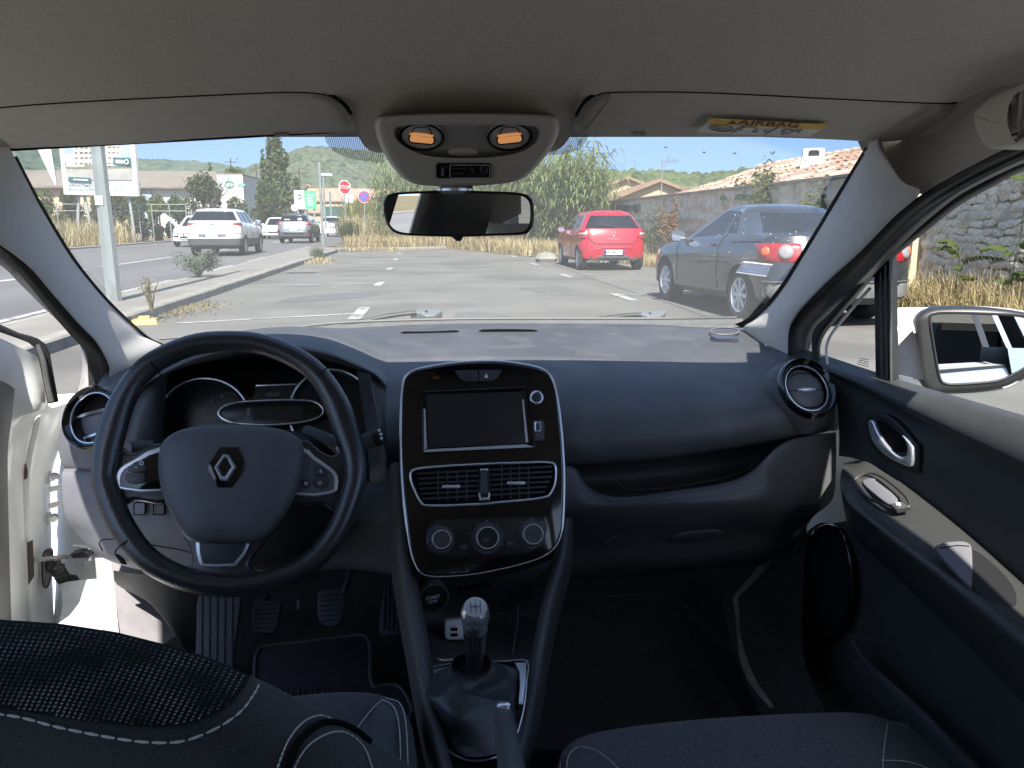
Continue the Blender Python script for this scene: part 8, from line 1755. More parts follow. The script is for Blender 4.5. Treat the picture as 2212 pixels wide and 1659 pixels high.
def square_b(t, z):
 b = MB(); b.box((0.1, 0, z), (0.62, 0.02, 0.62)); b.build('panel', SW, t, 0); b = MB(); b.box((0.02, -0.012, z + 0.02), (0.12, 0.006, 0.2)); b.build('symbol', SBACK, t, 0)
sign('square_white_sign', 'square white sign low on a thin post behind the stop sign', 754, 433, 60, 0, square_b)
def small_r(t, z):
 b = MB(); b.plate([(0.2 * math.cos(a), 0, z + 0.2 * math.sin(a)) for a in np.linspace(0, 6.283, 17)[:-1]], (0, -1, 0), 0.01); b.build('face', SW, t, 0)
sign('small_round_sign', 'small pale round sign among the yellow reeds', 770, 466, 62, 0, small_r)
# low white barrier, green fence at the junction
b = MB(); b.box((0, 0, 0.55), (5.5, 0.08, 0.35));
for k in range(4): b.box((-0.6 + k * 0.9, 0, 0.95), (0.5, 0.08, 0.7))
gw = b.build('white_garden_wall', STUC_W, None, 0); gw.location = tuple(at(772, 58)); tag(gw, 'low white garden wall glimpsed between the reeds at the junction', 'wall')
gf_ = thing('green_fence', 'dark green screened fence across the junction', 'fence', tuple(at(728, 84))); b = MB(); b.box((0, 0, 1.6), (wat(702, 757, 84), 0.08, 2.4)); b.build('screen_panel', mat('fence_green', (0.02, 0.075, 0.062), 0.8), gf_, 0)
b = MB(); b.box((wat(702, 757, 84) / 2, -0.06, 1.5), (0.1, 0.1, 3.0)); b.box((-wat(702, 757, 84) / 2, -0.06, 1.5), (0.1, 0.1, 3.0)); b.build('post', GALV, gf_, 0)
gw = house('roadside_house', 'low peach shop front under the green hoarding', tuple(at(672, 96)), R(90), 6, 7.5, 2.2, 0.5, STUC_P, TILE, 'houses at the far junction')
# green and white hoarding
hz = thing('green_hoarding', 'white and bright green advertising hoarding above the grey car', 'hoarding', tuple(at(662, 78))); Yh = 78; o_ = np.array(hz.location)
def hq(x0, x1, y0, y1, off=0.0): return [at(x0, Yh, Zat(y1, Yh)) - o_ + [0, off, 0], at(x1, Yh, Zat(y1, Yh)) - o_ + [0, off, 0], at(x1, Yh, Zat(y0, Yh)) - o_ + [0, off, 0], at(x0, Yh, Zat(y0, Yh)) - o_ + [0, off, 0]]
b = MB(); b.plate(hq(638.5, 660, 416, 454), (0, -1, 0), 0.12); b.build('white_panel', SIGNW, hz, 0)
b = MB(); b.plate(hq(661.5, 685.5, 417, 453), (0, -1, 0), 0.12); b.build('green_panel', GREEN, hz, 0)
b = MB();
for q_ in ((666, 681, 425, 427.5), (666, 677, 430, 434), (666, 679, 437, 439), (666, 679, 441, 443), (666, 679, 445, 447)): b.plate(hq(*q_, -0.03), (0, -1, 0), 0.01)
b.build('panel_text_bars', SIGNW, hz, 0)
b = MB(); c_ = at(650.5, Yh, Zat(428, Yh)) - o_ + [0, -0.05, 0]; b.tube([c_ + [0.22 * math.cos(t), 0, 0.16 * math.sin(t)] for t in np.linspace(0, 6.28, 17)[:-1]], 0.035, 5, True); b.tube([c_ + [0.0, 0, -0.1], c_ + [0.04, 0, 0.12], c_ + [-0.04, 0, 0.3]], 0.035, 5)
for k in range(2): b.plate(hq(646, 655, 434 + k * 3, 435 + k * 3, -0.03), (0, -1, 0), 0.01)
b.build('leaf_logo', TEAL, hz, 0)
b = MB()
for x in (645, 661, 680): q = at(x, Yh + 0.2) - o_; b.tube([tuple(q), tuple(q + [0, 0, Zat(420, Yh)])], 0.09, 6)
b.build('support_posts', SBACK, hz); hz.children[-1]['kind'] = 'stuff'
# large billboard for flats
Yb = 46; bbx = thing('billboard', 'large white framed billboard advertising flats, partly hidden by the lamp post', 'billboard', tuple(at(212, Yb)), 0); o_ = np.array(bbx.location)
sl_ = 0.0
def bq(px, py, off=0.0):
 """billboard face runs back a little to the right"""
 return pt(px, py, Yb + (px - 212) * 0.012 + off) - o_
def bplate(name, poly, m, off, th=0.01, par=None):
 b = MB(); b.plate([bq(*p, off) for p in poly], nrm([-0.05, -1, 0]), th); return b.build(name, m, par or bbx, 0)
bplate('board', [(126, 300), (290, 296), (299, 424), (138, 420)], SIGNW, 0, 0.25)
bplate('frame_edge', [(290, 296), (294, 297), (303, 424), (299, 424)], mat('frame_grey', (0.22, 0.22, 0.23), 0.6), 0.02)
bm_ = mat('poster_sky', (0.22, 0.32, 0.48), 0.6, col2=(0.42, 0.46, 0.48), vs=0.8)
pic = bplate('poster_picture', [(136, 300), (279, 300), (285, 389), (146, 392)], bm_, -0.02)
bplate('poster_trees', [(139, 352), (165, 346), (283, 342), (284, 366), (142, 364)], mat('poster_green', (0.12, 0.15, 0.09), 0.7, col2=(0.22, 0.20, 0.14), vs=3), -0.035)
bplate('poster_street', [(142, 366), (284, 364), (285, 389), (146, 388)], mat('poster_street_tone', (0.28, 0.27, 0.25), 0.7, col2=(0.38, 0.37, 0.33), vs=2), -0.04)
PB_ = mat('poster_building', (0.46, 0.45, 0.41), 0.7)
bplate('poster_block', [(158, 300), (206, 300), (209, 360), (160, 360)], PB_, -0.05); bplate('poster_block', [(206, 300), (254, 310), (262, 330), (264, 358), (209, 360)], PB_, -0.055); bplate('poster_block', [(142, 334), (160, 332), (161, 360), (143, 360)], PB_, -0.05)
b = MB()
for r_ in range(5):
 for c_ in range(10):
  x = 162 + c_ * 10 + (1 if r_ % 2 else 0); y = 305 + r_ * 11.5
  if x > 256 or (x > 240 and r_ == 0): continue
  b.plate([bq(x, y, -0.065), bq(x + (7 if (c_ % 3) else 4), y, -0.065), bq(x + (7 if (c_ % 3) else 4), y + 3.5, -0.065), bq(x, y + 3.5, -0.065)], (0, -1, 0), 0.004)
o = b.build('poster_windows', mat('poster_shade', (0.16, 0.15, 0.13), 0.7), bbx, 0); o['kind'] = 'stuff'
PT = mat('poster_teal', (0.02, 0.10, 0.12), 0.6)
lb = bplate('logo_label', [(244, 340), (281, 341), (283, 358), (246, 356)], PT, -0.08); lb2 = bplate('logo_label', [(147, 382), (196, 384), (197, 394), (148, 391)], PT, -0.08)
bplate('label_panel', [(249, 345), (266, 345.5), (267, 353), (250, 352.5)], SIGNW, -0.095); b = MB(); b.tube([bq(273 + 4 * math.cos(a), 350 + 4.5 * math.sin(a), -0.10) for a in np.linspace(0, 6.28, 17)[:-1]], 0.035, 5, True); b.build('logo_ring', SIGNW, bbx)
bplate('label_panel', [(158, 386), (190, 387.5), (190, 390.5), (158, 389)], SIGNW, -0.095)
b = MB(); INK = mat('poster_ink', (0.10, 0.14, 0.18), 0.7); hu_ = nrm(bq(210, 404) - bq(150, 402)); hv_ = np.array([0, 0, 1.0])
b.text('APPARTEMENTS', bq(148, 400, -0.03), hu_, hv_, 0.20, align='LEFT', bold=0.01); b.text('DU 2 AU 5 PIECES', bq(148, 408.5, -0.03), hu_, hv_, 0.20, align='LEFT', bold=0.01); b.text('01 91 8000', bq(248, 409.5, -0.03), hu_, hv_, 0.22, align='LEFT', bold=0.01)
b.build('poster_lettering', INK, bbx, 0)['kind'] = 'stuff'
for x0, x1 in ((170, 172), (232, 232), (182, 205), (278, 279)):
 b = MB(); q = bq(x0, 420, 0.3); e = at(x1, Yb + 0.4) - o_
 b.tube([tuple(q), (e[0], q[1], 0)], 0.08, 6); b.build('leg', SBACK, bbx)
b = MB(); b.tube([tuple(bq(222, 424, 0.5)), tuple(at(186, Yb + 2.5) - o_ + [0, 0, 0.6])], 0.06, 6); b.build('brace', SBACK, bbx)
# light fence behind the dry grass: posts and rails
fe = thing('wire_fence', 'thin grey metal fence with rails between the dry grass and the hedge', 'fence', tuple(at(260, 48))); o_ = np.array(fe.location)
pz = lambda py: Zat(py, 48)
for x in (126, 172, 250, 302, 330, 368, 404):
 b = MB(); q = at(x, 48) - o_; b.tube([tuple(q), tuple(q + [0, 0, pz(444)])], 0.035, 6); b.build('fence_post', GALV, fe)
for y in (445, 458):
 b = MB(); b.tube([tuple(at(126, 48, pz(y)) - o_), tuple(at(404, 48, pz(y)) - o_)], 0.022, 5); b.build('fence_rail', GALV, fe)
# white glare-like pole banner left of the billboard: a slanted white awning post
b = MB(); b.plate([pt(*p) for p in ((70, 300, 60), (107, 300, 60), (122, 398, 60), (119, 400, 60))], (0, -1, 0), 0.15); fl = b.build('feather_flag', SIGNW, None, 0); tag(fl, 'white feather flag tapering to a point left of the billboard', 'flag')
# power line poles
for px, Y, top, lab in ((508, 170, 354, 'wooden power pole with cross arm above the workshop roof'), (561, 160, 366, 'short power pole beside the showroom'), (652, 120, 372, 'thin leaning power pole left of the hoarding')):
 t = thing('power_pole', lab, 'pole', tuple(at(px, Y)), 0, 'power poles'); h = Zat(top, Y); b = MB(); b.tube([(0, 0, 0), (0, 0, h)], 0.13, 6); b.build('shaft', BARK, t); b = MB(); b.box((0, 0, h - 0.8), (2.6, 0.15, 0.15)); b.build('cross_arm', BARK, t, 0)
# ================================================================ cars
PAINTW = mat('car_white', (0.62, 0.64, 0.64), 0.22, spec=0.5, coat=0.6)
PAINTR = mat('car_red', (0.29, 0.007, 0.02), 0.22, spec=0.5, coat=0.6)
PAINTG = mat('car_graphite', (0.036, 0.040, 0.048), 0.26, metal=0.5, spec=0.5, coat=0.9)
PAINTS = mat('car_grey', (0.17, 0.185, 0.20), 0.3, metal=0.5, coat=0.6)
CLAD = mat('grey_cladding', (0.055, 0.057, 0.055), 0.6)
TYRE = mat('tyre', (0.022, 0.022, 0.022), 0.85, var=0.2, vs=20)
ALLOY = mat('alloy', (0.50, 0.52, 0.55), 0.3, metal=0.7)
CGLASS = tinted_glass('car_glass', (0.50, 0.56, 0.55), 0.35); CGLASSD = tinted_glass('car_glass_dark', (0.10, 0.115, 0.12), 0.4)
TAILR = mat('tail_lamp_red', (0.24, 0.007, 0.012), 0.2, coat=0.6); TAILW = mat('tail_lamp_clear', (0.20, 0.185, 0.185), 0.2, coat=0.6); TAILO = mat('tail_lamp_orange', (0.62, 0.10, 0.03), 0.2, coat=1.0)
HEADL = mat('headlamp_clear', (0.28, 0.30, 0.31), 0.1, coat=1.0)
PLATEW = mat('plate_white', (0.60, 0.61, 0.60), 0.4); PLATEB = mat('plate_blue', (0.02, 0.06, 0.25), 0.4); PLATEI = mat('plate_ink', (0.015, 0.015, 0.02), 0.5)
INTER = mat('car_interior', (0.03, 0.03, 0.032), 0.9)
NR, NC, NS = 5, 4, 30
HALF = NR + NC + NS + NC + NR
class CarBody:
 def __init__(s, name, label, loc, rz, layers, axles, rw, paint, cat='car', track=0.08, group=None):
  s.t = thing(name, label, cat, loc, rz, group); s.L = layers; s.ax = axles; s.rw = rw; s.w = max(l['w'] for l in layers); s.paint = paint
  s.rings = [s.loop(l) for l in layers]
 def loop(s, l):
  w, yr, yf = l['w'], l['yr'], l['yf']; rr, rf = l.get('rr', .22), l.get('rf', .3); br, bf = l.get('br', .05), l.get('bf', .08); wr, wf = l.get('wr', w), l.get('wf', w)
  H = []
  for i in range(NR): x = (wr - rr) * i / (NR - 1) if NR > 1 else 0; H.append((x, yr + br * (x / w) ** 2))
  for i in range(1, NC + 1):
   a = R(90 * i / (NC + 1)); H.append((wr - rr + rr * math.sin(a), yr + br + rr * (1 - math.cos(a))))
  y0, y1 = yr + br + rr, yf - bf - rf
  for i in range(NS):
   t = i / (NS - 1); H.append(((wr * (1 - t) + wf * t) + (w - max(wr, wf)) * math.sin(math.pi * t), y0 + (y1 - y0) * t))
  for i in range(NC):
   a = R(90 * (i + 1) / (NC + 1)); H.append((wf - rf + rf * math.cos(a), y1 + rf * math.sin(a)))
  for i in range(NR): x = (wf - rf) * (1 - i / (NR - 1)); H.append((x, yf - bf * (x / w) ** 2))
  zr, zf, zm = l['zr'], l['zf'], l.get('zm'); out = []
  for x, y in H:
   t = (y - yr) / (yf - yr); z = zr + (zf - zr) * t
   if zm: z += (zm - (zr + zf) / 2) * math.sin(math.pi * t)
   for ya in s.ax:
    R_ = s.rw + 0.055; d = abs(y - ya)
    if d < R_ and x > 0.5 * w: z = max(z, s.rw + math.sqrt(R_ * R_ - d * d)) if l['zr'] < 0.75 else z
   out.append((x, y, z))
  full = [np.array(p) for p in out] + [np.array((-p[0], p[1], p[2])) for p in out[::-1]]
  return full
 def S(s, lf, u, off=0.0):
  """point on the skin: layer (float), position round the ring from the rear centre towards the right (+) or left (-)"""
  n = len(s.rings[0])
  def q(k, v):
   v = v if v >= 0 else n - 1 + v
   i = int(math.floor(v)); f = v - i; r = s.rings[k]; return r[i % n] * (1 - f) + r[(i + 1) % n] * f
  k = min(int(lf), len(s.rings) - 2); f = lf - k
  p = q(k, u) * (1 - f) + q(k + 1, u) * f
  if off:
   e = 0.05; du = (q(k, u + e) - q(k, u - e)) * (1 - f) + (q(k + 1, u + e) - q(k + 1, u - e)) * f; dl = q(k + 1, u) - q(k, u)
   nn = nrm(np.cross(du, dl)); c = np.array([0, p[1] * 0.6, 0.6]); nn = nn if nn @ (p - c) > 0 else -nn; p = p + nn * off
  return p
 def patch(s, name, l0, l1, u0, u1, m, off=0.008, nl=4, nu=6, parent=None, shape=None):
  rows = []
  for i in range(nl + 1):
   row = []
   for j in range(nu + 1):
    a, c = i / nl, j / nu
    if shape: a, c = shape(a, c)
    edge = 0.0 if (i in (0, nl) or j in (0, nu)) else 1.0
    row.append(s.S(l0 + (l1 - l0) * a, u0 + (u1 - u0) * c, off * (0.25 + 0.75 * edge)))
   rows.append(row)
  return MB().grid(rows).build(name, m, parent or s.t, 60)
 def build(s, matfn, mats):
  n = len(s.rings[0]); parts = {}
  for k in range(len(s.rings) - 1):
   for i in range(n):
    i2 = (i + 1) % n; key = matfn(k, i if i < HALF else n - 1 - i - (0 if i == n - 1 else 1), 1 if i < HALF else -1)
    if i == HALF - 1 or i == n - 1: key = matfn(k, 0 if i == n - 1 else HALF - 1, 1)
    if key is None: continue
    parts.setdefault(key, MB()).add([s.rings[k][i], s.rings[k][i2], s.rings[k + 1][i2], s.rings[k + 1][i]], [(0, 1, 2, 3)])
  top = s.rings[-1]; c = sum(top) / n + np.array([0, 0, 0.012]); b = parts.setdefault('body', MB())
  for i in range(n): b.add([top[i], top[(i + 1) % n], c], [(0, 1, 2)])
  return {k: b.build(k.split(':')[0], mats[k.split(':')[0]], s.t, 32) for k, b in parts.items()}
 def wheels(s, rim='spokes', n=8, rimm=None, wd=0.19, inset=0.01):
  for ya in s.ax:
   for sx in (-1, 1):
    o = bpy.data.objects.new('wheel', None); COL.objects.link(o); o.parent = s.t
    x = sx * (s.w - inset - wd / 2); o.location = (x, ya, s.rw); r = s.rw; a = (sx, 0, 0)
    b = MB(); b.lathe([(r * .66, wd / 2 - .01), (r * .72, wd / 2), (r * .93, wd / 2 - .004), (r, wd / 2 - .03), (r, -wd / 2 + .03), (r * .93, -wd / 2), (r * .6, -wd / 2)], (0, 0, 0), a, 28); b.build('tyre', TYRE, o, 40)
    b = MB(); b.lathe([(r * .68, wd / 2 - .012), (r * .65, wd / 2 - .004), (r * .60, wd / 2 - .02), (r * .58, wd / 2 - .06)], (0, 0, 0), a, 28)
    for k in range(n):
     t = 2 * math.pi * k / n; d = np.array([0, math.cos(t), math.sin(t)]); e = np.array([0, -math.sin(t), math.cos(t)]); f = np.array([sx, 0, 0.0])
     w0, w1 = r * .075, r * (.085 if rim == 'spokes' else 0.16); h0, h1 = wd / 2 - .012, wd / 2 - .012
     b.add([d * r * .10 - e * w0 + f * h0, d * r * .10 + e * w0 + f * h0, d * r * .64 + e * w1 + f * h1, d * r * .64 - e * w1 + f * h1, d * r * .10 - e * w0 + f * (h0 - .03), d * r * .10 + e * w0 + f * (h0 - .03), d * r * .64 + e * w1 + f * (h1 - .03), d * r * .64 - e * w1 + f * (h1 - .03)],
      [(0, 1, 2, 3), (0, 4, 5, 1), (1, 5, 6, 2), (2, 6, 7, 3), (3, 7, 4, 0)])
    b.lathe([(0.001, wd / 2 - .002), (r * .13, wd / 2 - .004), (r * .16, wd / 2 - .03)], (0, 0, 0), a, 14); b.build('rim', rimm or ALLOY, o, 40)
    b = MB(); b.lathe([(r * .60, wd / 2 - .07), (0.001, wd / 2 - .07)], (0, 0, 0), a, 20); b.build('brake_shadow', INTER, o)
  b = MB(); b.box((0, (s.ax[0] + s.ax[1]) / 2, 0.30 + 0.1), (s.w * 1.45, s.ax[1] - s.ax[0] + 0.9, 0.30)); b.build('underbody', INTER, s.t, 0)
  b = MB(); b.tube([(-s.w * .7, s.ax[0], s.rw), (s.w * .7, s.ax[0], s.rw)], 0.05, 6); b.build('rear_axle', INTER, s.t)
 def interior(s, z, y0, y1, seats, w=None):
  w = w or s.w; b = MB(); b.box((0, (y0 + y1) / 2, z), (w * 1.75, y1 - y0, 0.05)); b.build('cabin_tub', INTER, s.t, 0)
  for x, y, h in seats:
   b = MB(); b.box((x, y, z + h * .36), (0.44, 0.12, h * .72), taper=.85); b.box((x, y, z + h * .88), (0.24, 0.09, h * .22), taper=.9); b.build('seat', INTER, s.t, 30)
 def plate(s, lf, u, w, h, text, lean=0.0, front=False, off=0.02):
  p = s.S(lf, u, 0); sg = 1 if front else -1; p = p + np.array([0, sg * off, 0]); P = bpy.data.objects.new('registration_plate', None); COL.objects.link(P); P.parent = s.t; P.location = tuple(p)
  P.rotation_euler = (lean, 0, math.pi if front else 0)
  b = MB(); b.plate([(-w / 2, 0, -h / 2), (w / 2, 0, -h / 2), (w / 2, 0, h / 2), (-w / 2, 0, h / 2)], (0, -1, 0), 0.012); b.build('plate_face', PLATEW, P, 0)
  b = MB()
  for sx in (-1, 1): x0 = sx * w / 2; x1 = x0 - sx * 0.045; b.add([(x0, -0.002, -h / 2), (x1, -0.002, -h / 2), (x1, -0.002, h / 2), (x0, -0.002, h / 2)], [(0, 1, 2, 3)])
  b.build('plate_band', PLATEB, P, 0)
  if text: b = MB(); b.text(text, (0, -0.004, 0), (1, 0, 0), (0, 0, 1), h * 0.95, bold=0.01); b.build('plate_text', PLATEI, P, 0)
def side_idx(y, c, lf):
 """ring position on the right flank at length y"""
 k = int(round(lf)); r = c.rings[k]; best = min(range(HALF), key=lambda i: abs(r[i][1] - y) + (0 if r[i][0] > 0.3 else 9)); return best
def door_lines(c, ys, l0, l1, side):
 for y in ys:
  b = MB(); P = []
  for k in np.linspace(l0, l1, 6):
   u = side_idx(y, c, k); u = u if side > 0 else -u
   P.append(c.S(k, u, 0.001))
  b.tube(P, 0.006, 4); b.build('door_gap', DARKGAP, c.t)
def mirror(c, x, y, z, m, s=1.0):
 for sx in (-1, 1):
  b = MB(); b.ball((sx * (x + 0.09 * s), y, z), 0.1 * s, 12, (1.05, 0.55, 0.75)); b.tube([(sx * (x - 0.08), y + 0.02, z - 0.05), (sx * (x + 0.06), y + 0.01, z - 0.03)], 0.025, 6); o = b.build('wing_mirror', m, c.t, 60)
  b = MB(); b.plate([(sx * (x + 0.09 * s) + dx_ * .085 * s, y - 0.056 * s, z + dz_ * .06 * s) for dx_, dz_ in ((-1, -.6), (-.6, -1), (.6, -1), (1, -.5), (1, .5), (.6, 1), (-.6, 1), (-1, .6))], (0, -1, 0), 0.004); b.build('mirror_glass', MIRROR, o)
# ---- red three door hatchback --------------------------------------------------------------------
RL = [dict(zr=.24, zf=.20, w=.74, yr=-1.68, yf=1.66, rr=.18), dict(zr=.30, zf=.28, w=.80, yr=-1.77, yf=1.77, rr=.2), dict(zr=.50, zf=.50, w=.825, yr=-1.80, yf=1.80, rr=.22, br=.07), dict(zr=.64, zf=.66, w=.825, yr=-1.77, yf=1.77, rr=.22, br=.07),
 dict(zr=.82, zf=.78, w=.815, yr=-1.72, yf=1.72, rr=.2), dict(zr=.99, zf=.88, w=.785, yr=-1.66, yf=1.62, rr=.18), dict(zr=1.02, zf=.95, w=.755, yr=-1.64, yf=1.05, rr=.16, rf=.3), dict(zr=1.33, zf=1.35, w=.585, yr=-1.44, yf=.30, rr=.2, rf=.22, bf=.05, br=.08),
 dict(zr=1.40, zf=1.42, w=.50, yr=-1.38, yf=.20, rr=.2, rf=.2, br=.08), dict(zr=1.455, zf=1.46, w=.32, yr=-1.25, yf=-.0, rr=.12, rf=.15)]
rc = CarBody('red_hatchback', 'red three door hatchback parked nose away beside the wall, roof rack crate behind it', (4.62, 20.2, 0), R(0), RL, (-1.30, 1.07), 0.29, PAINTR, group=None)
rc.t['label'] = 'red three door hatchback parked facing away near the reeds'
def fn(k, i, sd):
 if k == 6:
  if i < NR + 1: return 'rear_window'
  if i >= NR + NC + NS + NC - 1: return 'windscreen'
  q = i - NR - NC
  if 4 <= q <= 11: return f'side_window:a{sd}'
  if 13 <= q <= 27: return f'side_window:b{sd}'
  return 'body'
 if k == 0: return 'underside'
 return 'body'
prt = rc.build(fn, {'body': PAINTR, 'rear_window': CGLASS, 'windscreen': CGLASS, 'side_window': CGLASS, 'underside': CLAD})
rc.wheels('spokes', 9); rc.interior(0.72, -1.5, 0.95, [(-.36, -.1, .62), (.36, -.1, .62), (-.36, -.95, .5), (.36, -.95, .5)])
for sd in (1, -1):
 rc.patch('tail_lamp', 3.75, 5.15, sd * 4.6, sd * 9.2, TAILR, 0.03); rc.patch('lamp_lens', 4.15, 4.62, sd * 4.8, sd * 8.6, TAILW, 0.055); rc.patch('lamp_lens', 3.82, 4.08, sd * 5.2, sd * 8.6, TAILR, 0.05); rc.patch('lamp_lens', 4.7, 5.05, sd * 5.4, sd * 8.6, TAILR, 0.05)
b = MB(); b.tube([rc.S(3.05 + 0.0 * a, a, 0.012) for a in np.linspace(-3.2, 3.2, 13)], 0.006, 4); b.tube([rc.S(3.05, 3.2, .012), rc.S(3.8, 4.0, .012), rc.S(4.2, 4.3, .012)], 0.006, 4); b.tube([rc.S(3.05, -3.2, .012), rc.S(3.8, -4.0, .012), rc.S(4.2, -4.3, .012)], 0.006, 4); b.build('tailgate_gap', DARKGAP, rc.t)
b = MB(); b.tube([rc.S(1.9 + 0.5 * (1 - (a / 3.6) ** 4), a, 0.006) for a in np.linspace(-3.6, 3.6, 13)], 0.012, 5); b.build('bumper_crease_shade', mat('red_shade_line', (0.25, 0.006, 0.014), 0.4), rc.t)
rc.patch('bumper_insert', 0.9, 1.35, -2.6, 2.6, CLAD, 0.012)
rc.plate(1.75, 0, 0.50, 0.115, 'AP 042 LC', 0.05, off=0.03)
def diamond(c, lf, s, m, off=-0.02):
 p = c.S(lf, 0) + np.array([0, off, 0]); b = MB(); o_ = [p + [x * s, 0, z * s] for x, z in ((0, -1), (.62, 0), (0, 1), (-.62, 0))]; i_ = [p + [x * s * .42, 0, z * s * .42] for x, z in ((0, -1), (.62, 0), (0, 1), (-.62, 0))]; mm = [(a * .5 + e * .5) + np.array([0, -.02, 0]) for a, e in zip(o_, i_)]
 b.grid([o_, mm, i_], wrap=True); return b.build('badge', m, c.t, 10)
diamond(rc, 4.35, 0.085, CHROME)
b = MB(); p = rc.S(3.72, 0) + np.array([0, -0.02, 0]); b.text('T W I N G O', p, (1, 0, 0), (0, 0, 1), 0.055); b.build('badge_lettering', CHROME, rc.t, 0)
b = MB(); p0, p1 = rc.S(6.12, 0.4, 0.02), rc.S(6.18, -3.0, 0.03); b.tube([rc.S(6.05, 0.3, .03), rc.S(6.2, -1.5, .03), rc.S(6.16, -3.2, .03)], 0.012, 5); b.build('rear_wiper', BLACK, rc.t)
b = MB(); b.plate([rc.S(7.5, a, 0.02) for a in (-1.2, 1.2)] + [rc.S(7.8, a, 0.03) for a in (1.2, -1.2)], (0, -1, .3), 0.02); b.build('high_brake_light', TAILR, rc.t)
b = MB(); b.tube([(0, -1.15, 1.47), (0, -1.25, 1.60)], 0.008, 5); b.build('aerial', BLACK, rc.t)
b = MB(); b.tube([(-.3, -1.74, .24), (-.3, -1.5, .24)], 0.035, 8); b.tube([(-.2, -1.74, .24), (-.2, -1.5, .24)], 0.035, 8); b.build('exhaust', SBACK, rc.t)
door_lines(rc, (-0.55, 0.72), 1.2, 5.9, -1); mirror(rc, .80, .60, .98, PAINTR, 1.0)
for k in (-0.28,):
 b = MB(); u = -side_idx(-0.35, rc, 5); b.ball(rc.S(4.75, u, 0.015), 0.05, 10, (.4, 1.5, .5)); b.build('door_handle', PAINTR, rc.t, 60)
# ---- graphite coupe cabriolet ----------------------------------------------------------------------
GLy = [dict(zr=.26, zf=.18, w=.78, yr=-2.02, yf=2.02, rr=.3, rf=.4), dict(zr=.34, zf=.27, w=.865, yr=-2.15, yf=2.13, rr=.32, rf=.42), dict(zr=.52, zf=.48, w=.888, yr=-2.18, yf=2.18, rr=.34, rf=.45, br=.09), dict(zr=.70, zf=.62, w=.885, yr=-2.14, yf=2.15, rr=.32, rf=.45, br=.09),
 dict(zr=.90, zf=.74, w=.875, yr=-2.07, yf=2.06, rr=.30, rf=.45, br=.09, zm=.84), dict(zr=1.02, zf=.80, w=.83, yr=-2.0, yf=1.9, rr=.26, rf=.4, br=.08, zm=.94), dict(zr=1.055, zf=.93, w=.775, yr=-1.52, yf=1.02, rr=.22, rf=.3, br=.10, zm=1.0), dict(zr=1.28, zf=1.335, w=.565, yr=-.95, yf=.16, rr=.26, rf=.24, br=.09, bf=.05),
 dict(zr=1.335, zf=1.375, w=.50, yr=-.86, yf=.08, rr=.22, rf=.2, br=.08), dict(zr=1.375, zf=1.395, w=.36, yr=-.68, yf=-.02, rr=.14, rf=.12), dict(zr=1.395, zf=1.40, w=.2, yr=-.5, yf=-.12, rr=.08, rf=.08)]
gc = CarBody('grey_convertible', 'graphite grey hardtop convertible with dirt specks parked by the wall', (4.55, 10.05, 0), R(2.2), GLy, (-1.22, 1.30), 0.315, PAINTG)
def fn(k, i, sd):
 if k == 6:
  if i < NR + 1: return 'rear_window'
  if i >= NR + NC + NS + NC - 1: return 'windscreen'
  q = i - NR - NC
  if 5 <= q <= 9: return f'side_window:a{sd}'
  if 11 <= q <= 27: return f'side_window:b{sd}'
  return 'body'
 return 'underside' if k == 0 else 'folding_roof' if k > 6 else 'body'
gc.build(fn, {'body': PAINTG, 'folding_roof': mat('roof_dark', (0.012, 0.014, 0.02), 0.22, coat=0.9), 'rear_window': CGLASS, 'windscreen': CGLASS, 'side_window': CGLASS, 'underside': CLAD})
gc.wheels('spokes', 8, mat('alloy_bright', (0.55, 0.58, 0.60), 0.3, metal=0.5), 0.21)
gc.interior(0.78, -1.4, 0.9, [(-.37, -.15, .55), (.37, -.15, .55), (-.32, -.75, .45), (.32, -.75, .45)])
b = MB(); b.tube([(-.37 + .18 * math.cos(a), .42 - .06 * math.sin(a), .98 + .17 * math.sin(a)) for a in np.linspace(0, 6.283, 21)[:-1]], 0.016, 6, True); b.build('steering_wheel', INTER, gc.t, 60)
for sd in (1, -1):
 tl = gc.patch('tail_lamp', 3.2, 4.35, sd * 3.9, sd * 10.2, TAILR, 0.035, 6, 10, shape=lambda a, c: (a, c if c < .5 else 0.5 + (c - 0.5) * (0.55 + 0.45 * a)))
 for lf, u, r_, m in ((3.72, 5.4, .085, TAILW), (3.75, 7.6, .055, TAILO)):
  p = gc.S(lf, sd * u, 0.032); q = gc.S(lf, sd * u, 0.06); b = MB(); b.lathe([(r_, 0), (r_ * .92, .018), (r_ * .6, .026), (0.002, .03)], p, nrm(q - p), 18); b.build('lamp_lens', m, gc.t, 60)
b = MB(); b.tube([gc.S(3.0, a, .006) for a in np.linspace(-4, 4, 15)], .006, 4); b.tube([gc.S(4.55, s_ * a, .004) for s_ in (1,) for a in np.linspace(9, 16, 8)], .005, 4); b.tube([gc.S(4.55, -a, .004) for a in np.linspace(9, 16, 8)], .005, 4); b.build('boot_gap', DARKGAP, gc.t)
b = MB(); b.tube([gc.S(2.0, a, .006) for a in np.linspace(-8.5, 8.5, 25)], .012, 4); b.build('bumper_strip', CLAD, gc.t)
gc.patch('bumper_lower', 1.05, 1.95, -8.6, 8.6, mat('dirty_bumper', (0.14, 0.14, 0.135), 0.6, metal=0.2, var=0.2, vs=6), 0.01, 3, 14)
gc.plate(2.55, 0, 0.52, 0.11, 'BD 218 KX', 0.05, off=0.03)
b = MB(); b.plate([gc.S(4.98, a, .01) for a in (-1.6, 1.6)] + [gc.S(5.1, a, .02) for a in (1.6, -1.6)], (0, -1, .3), 0.02); b.build('high_brake_light', TAILR, gc.t)
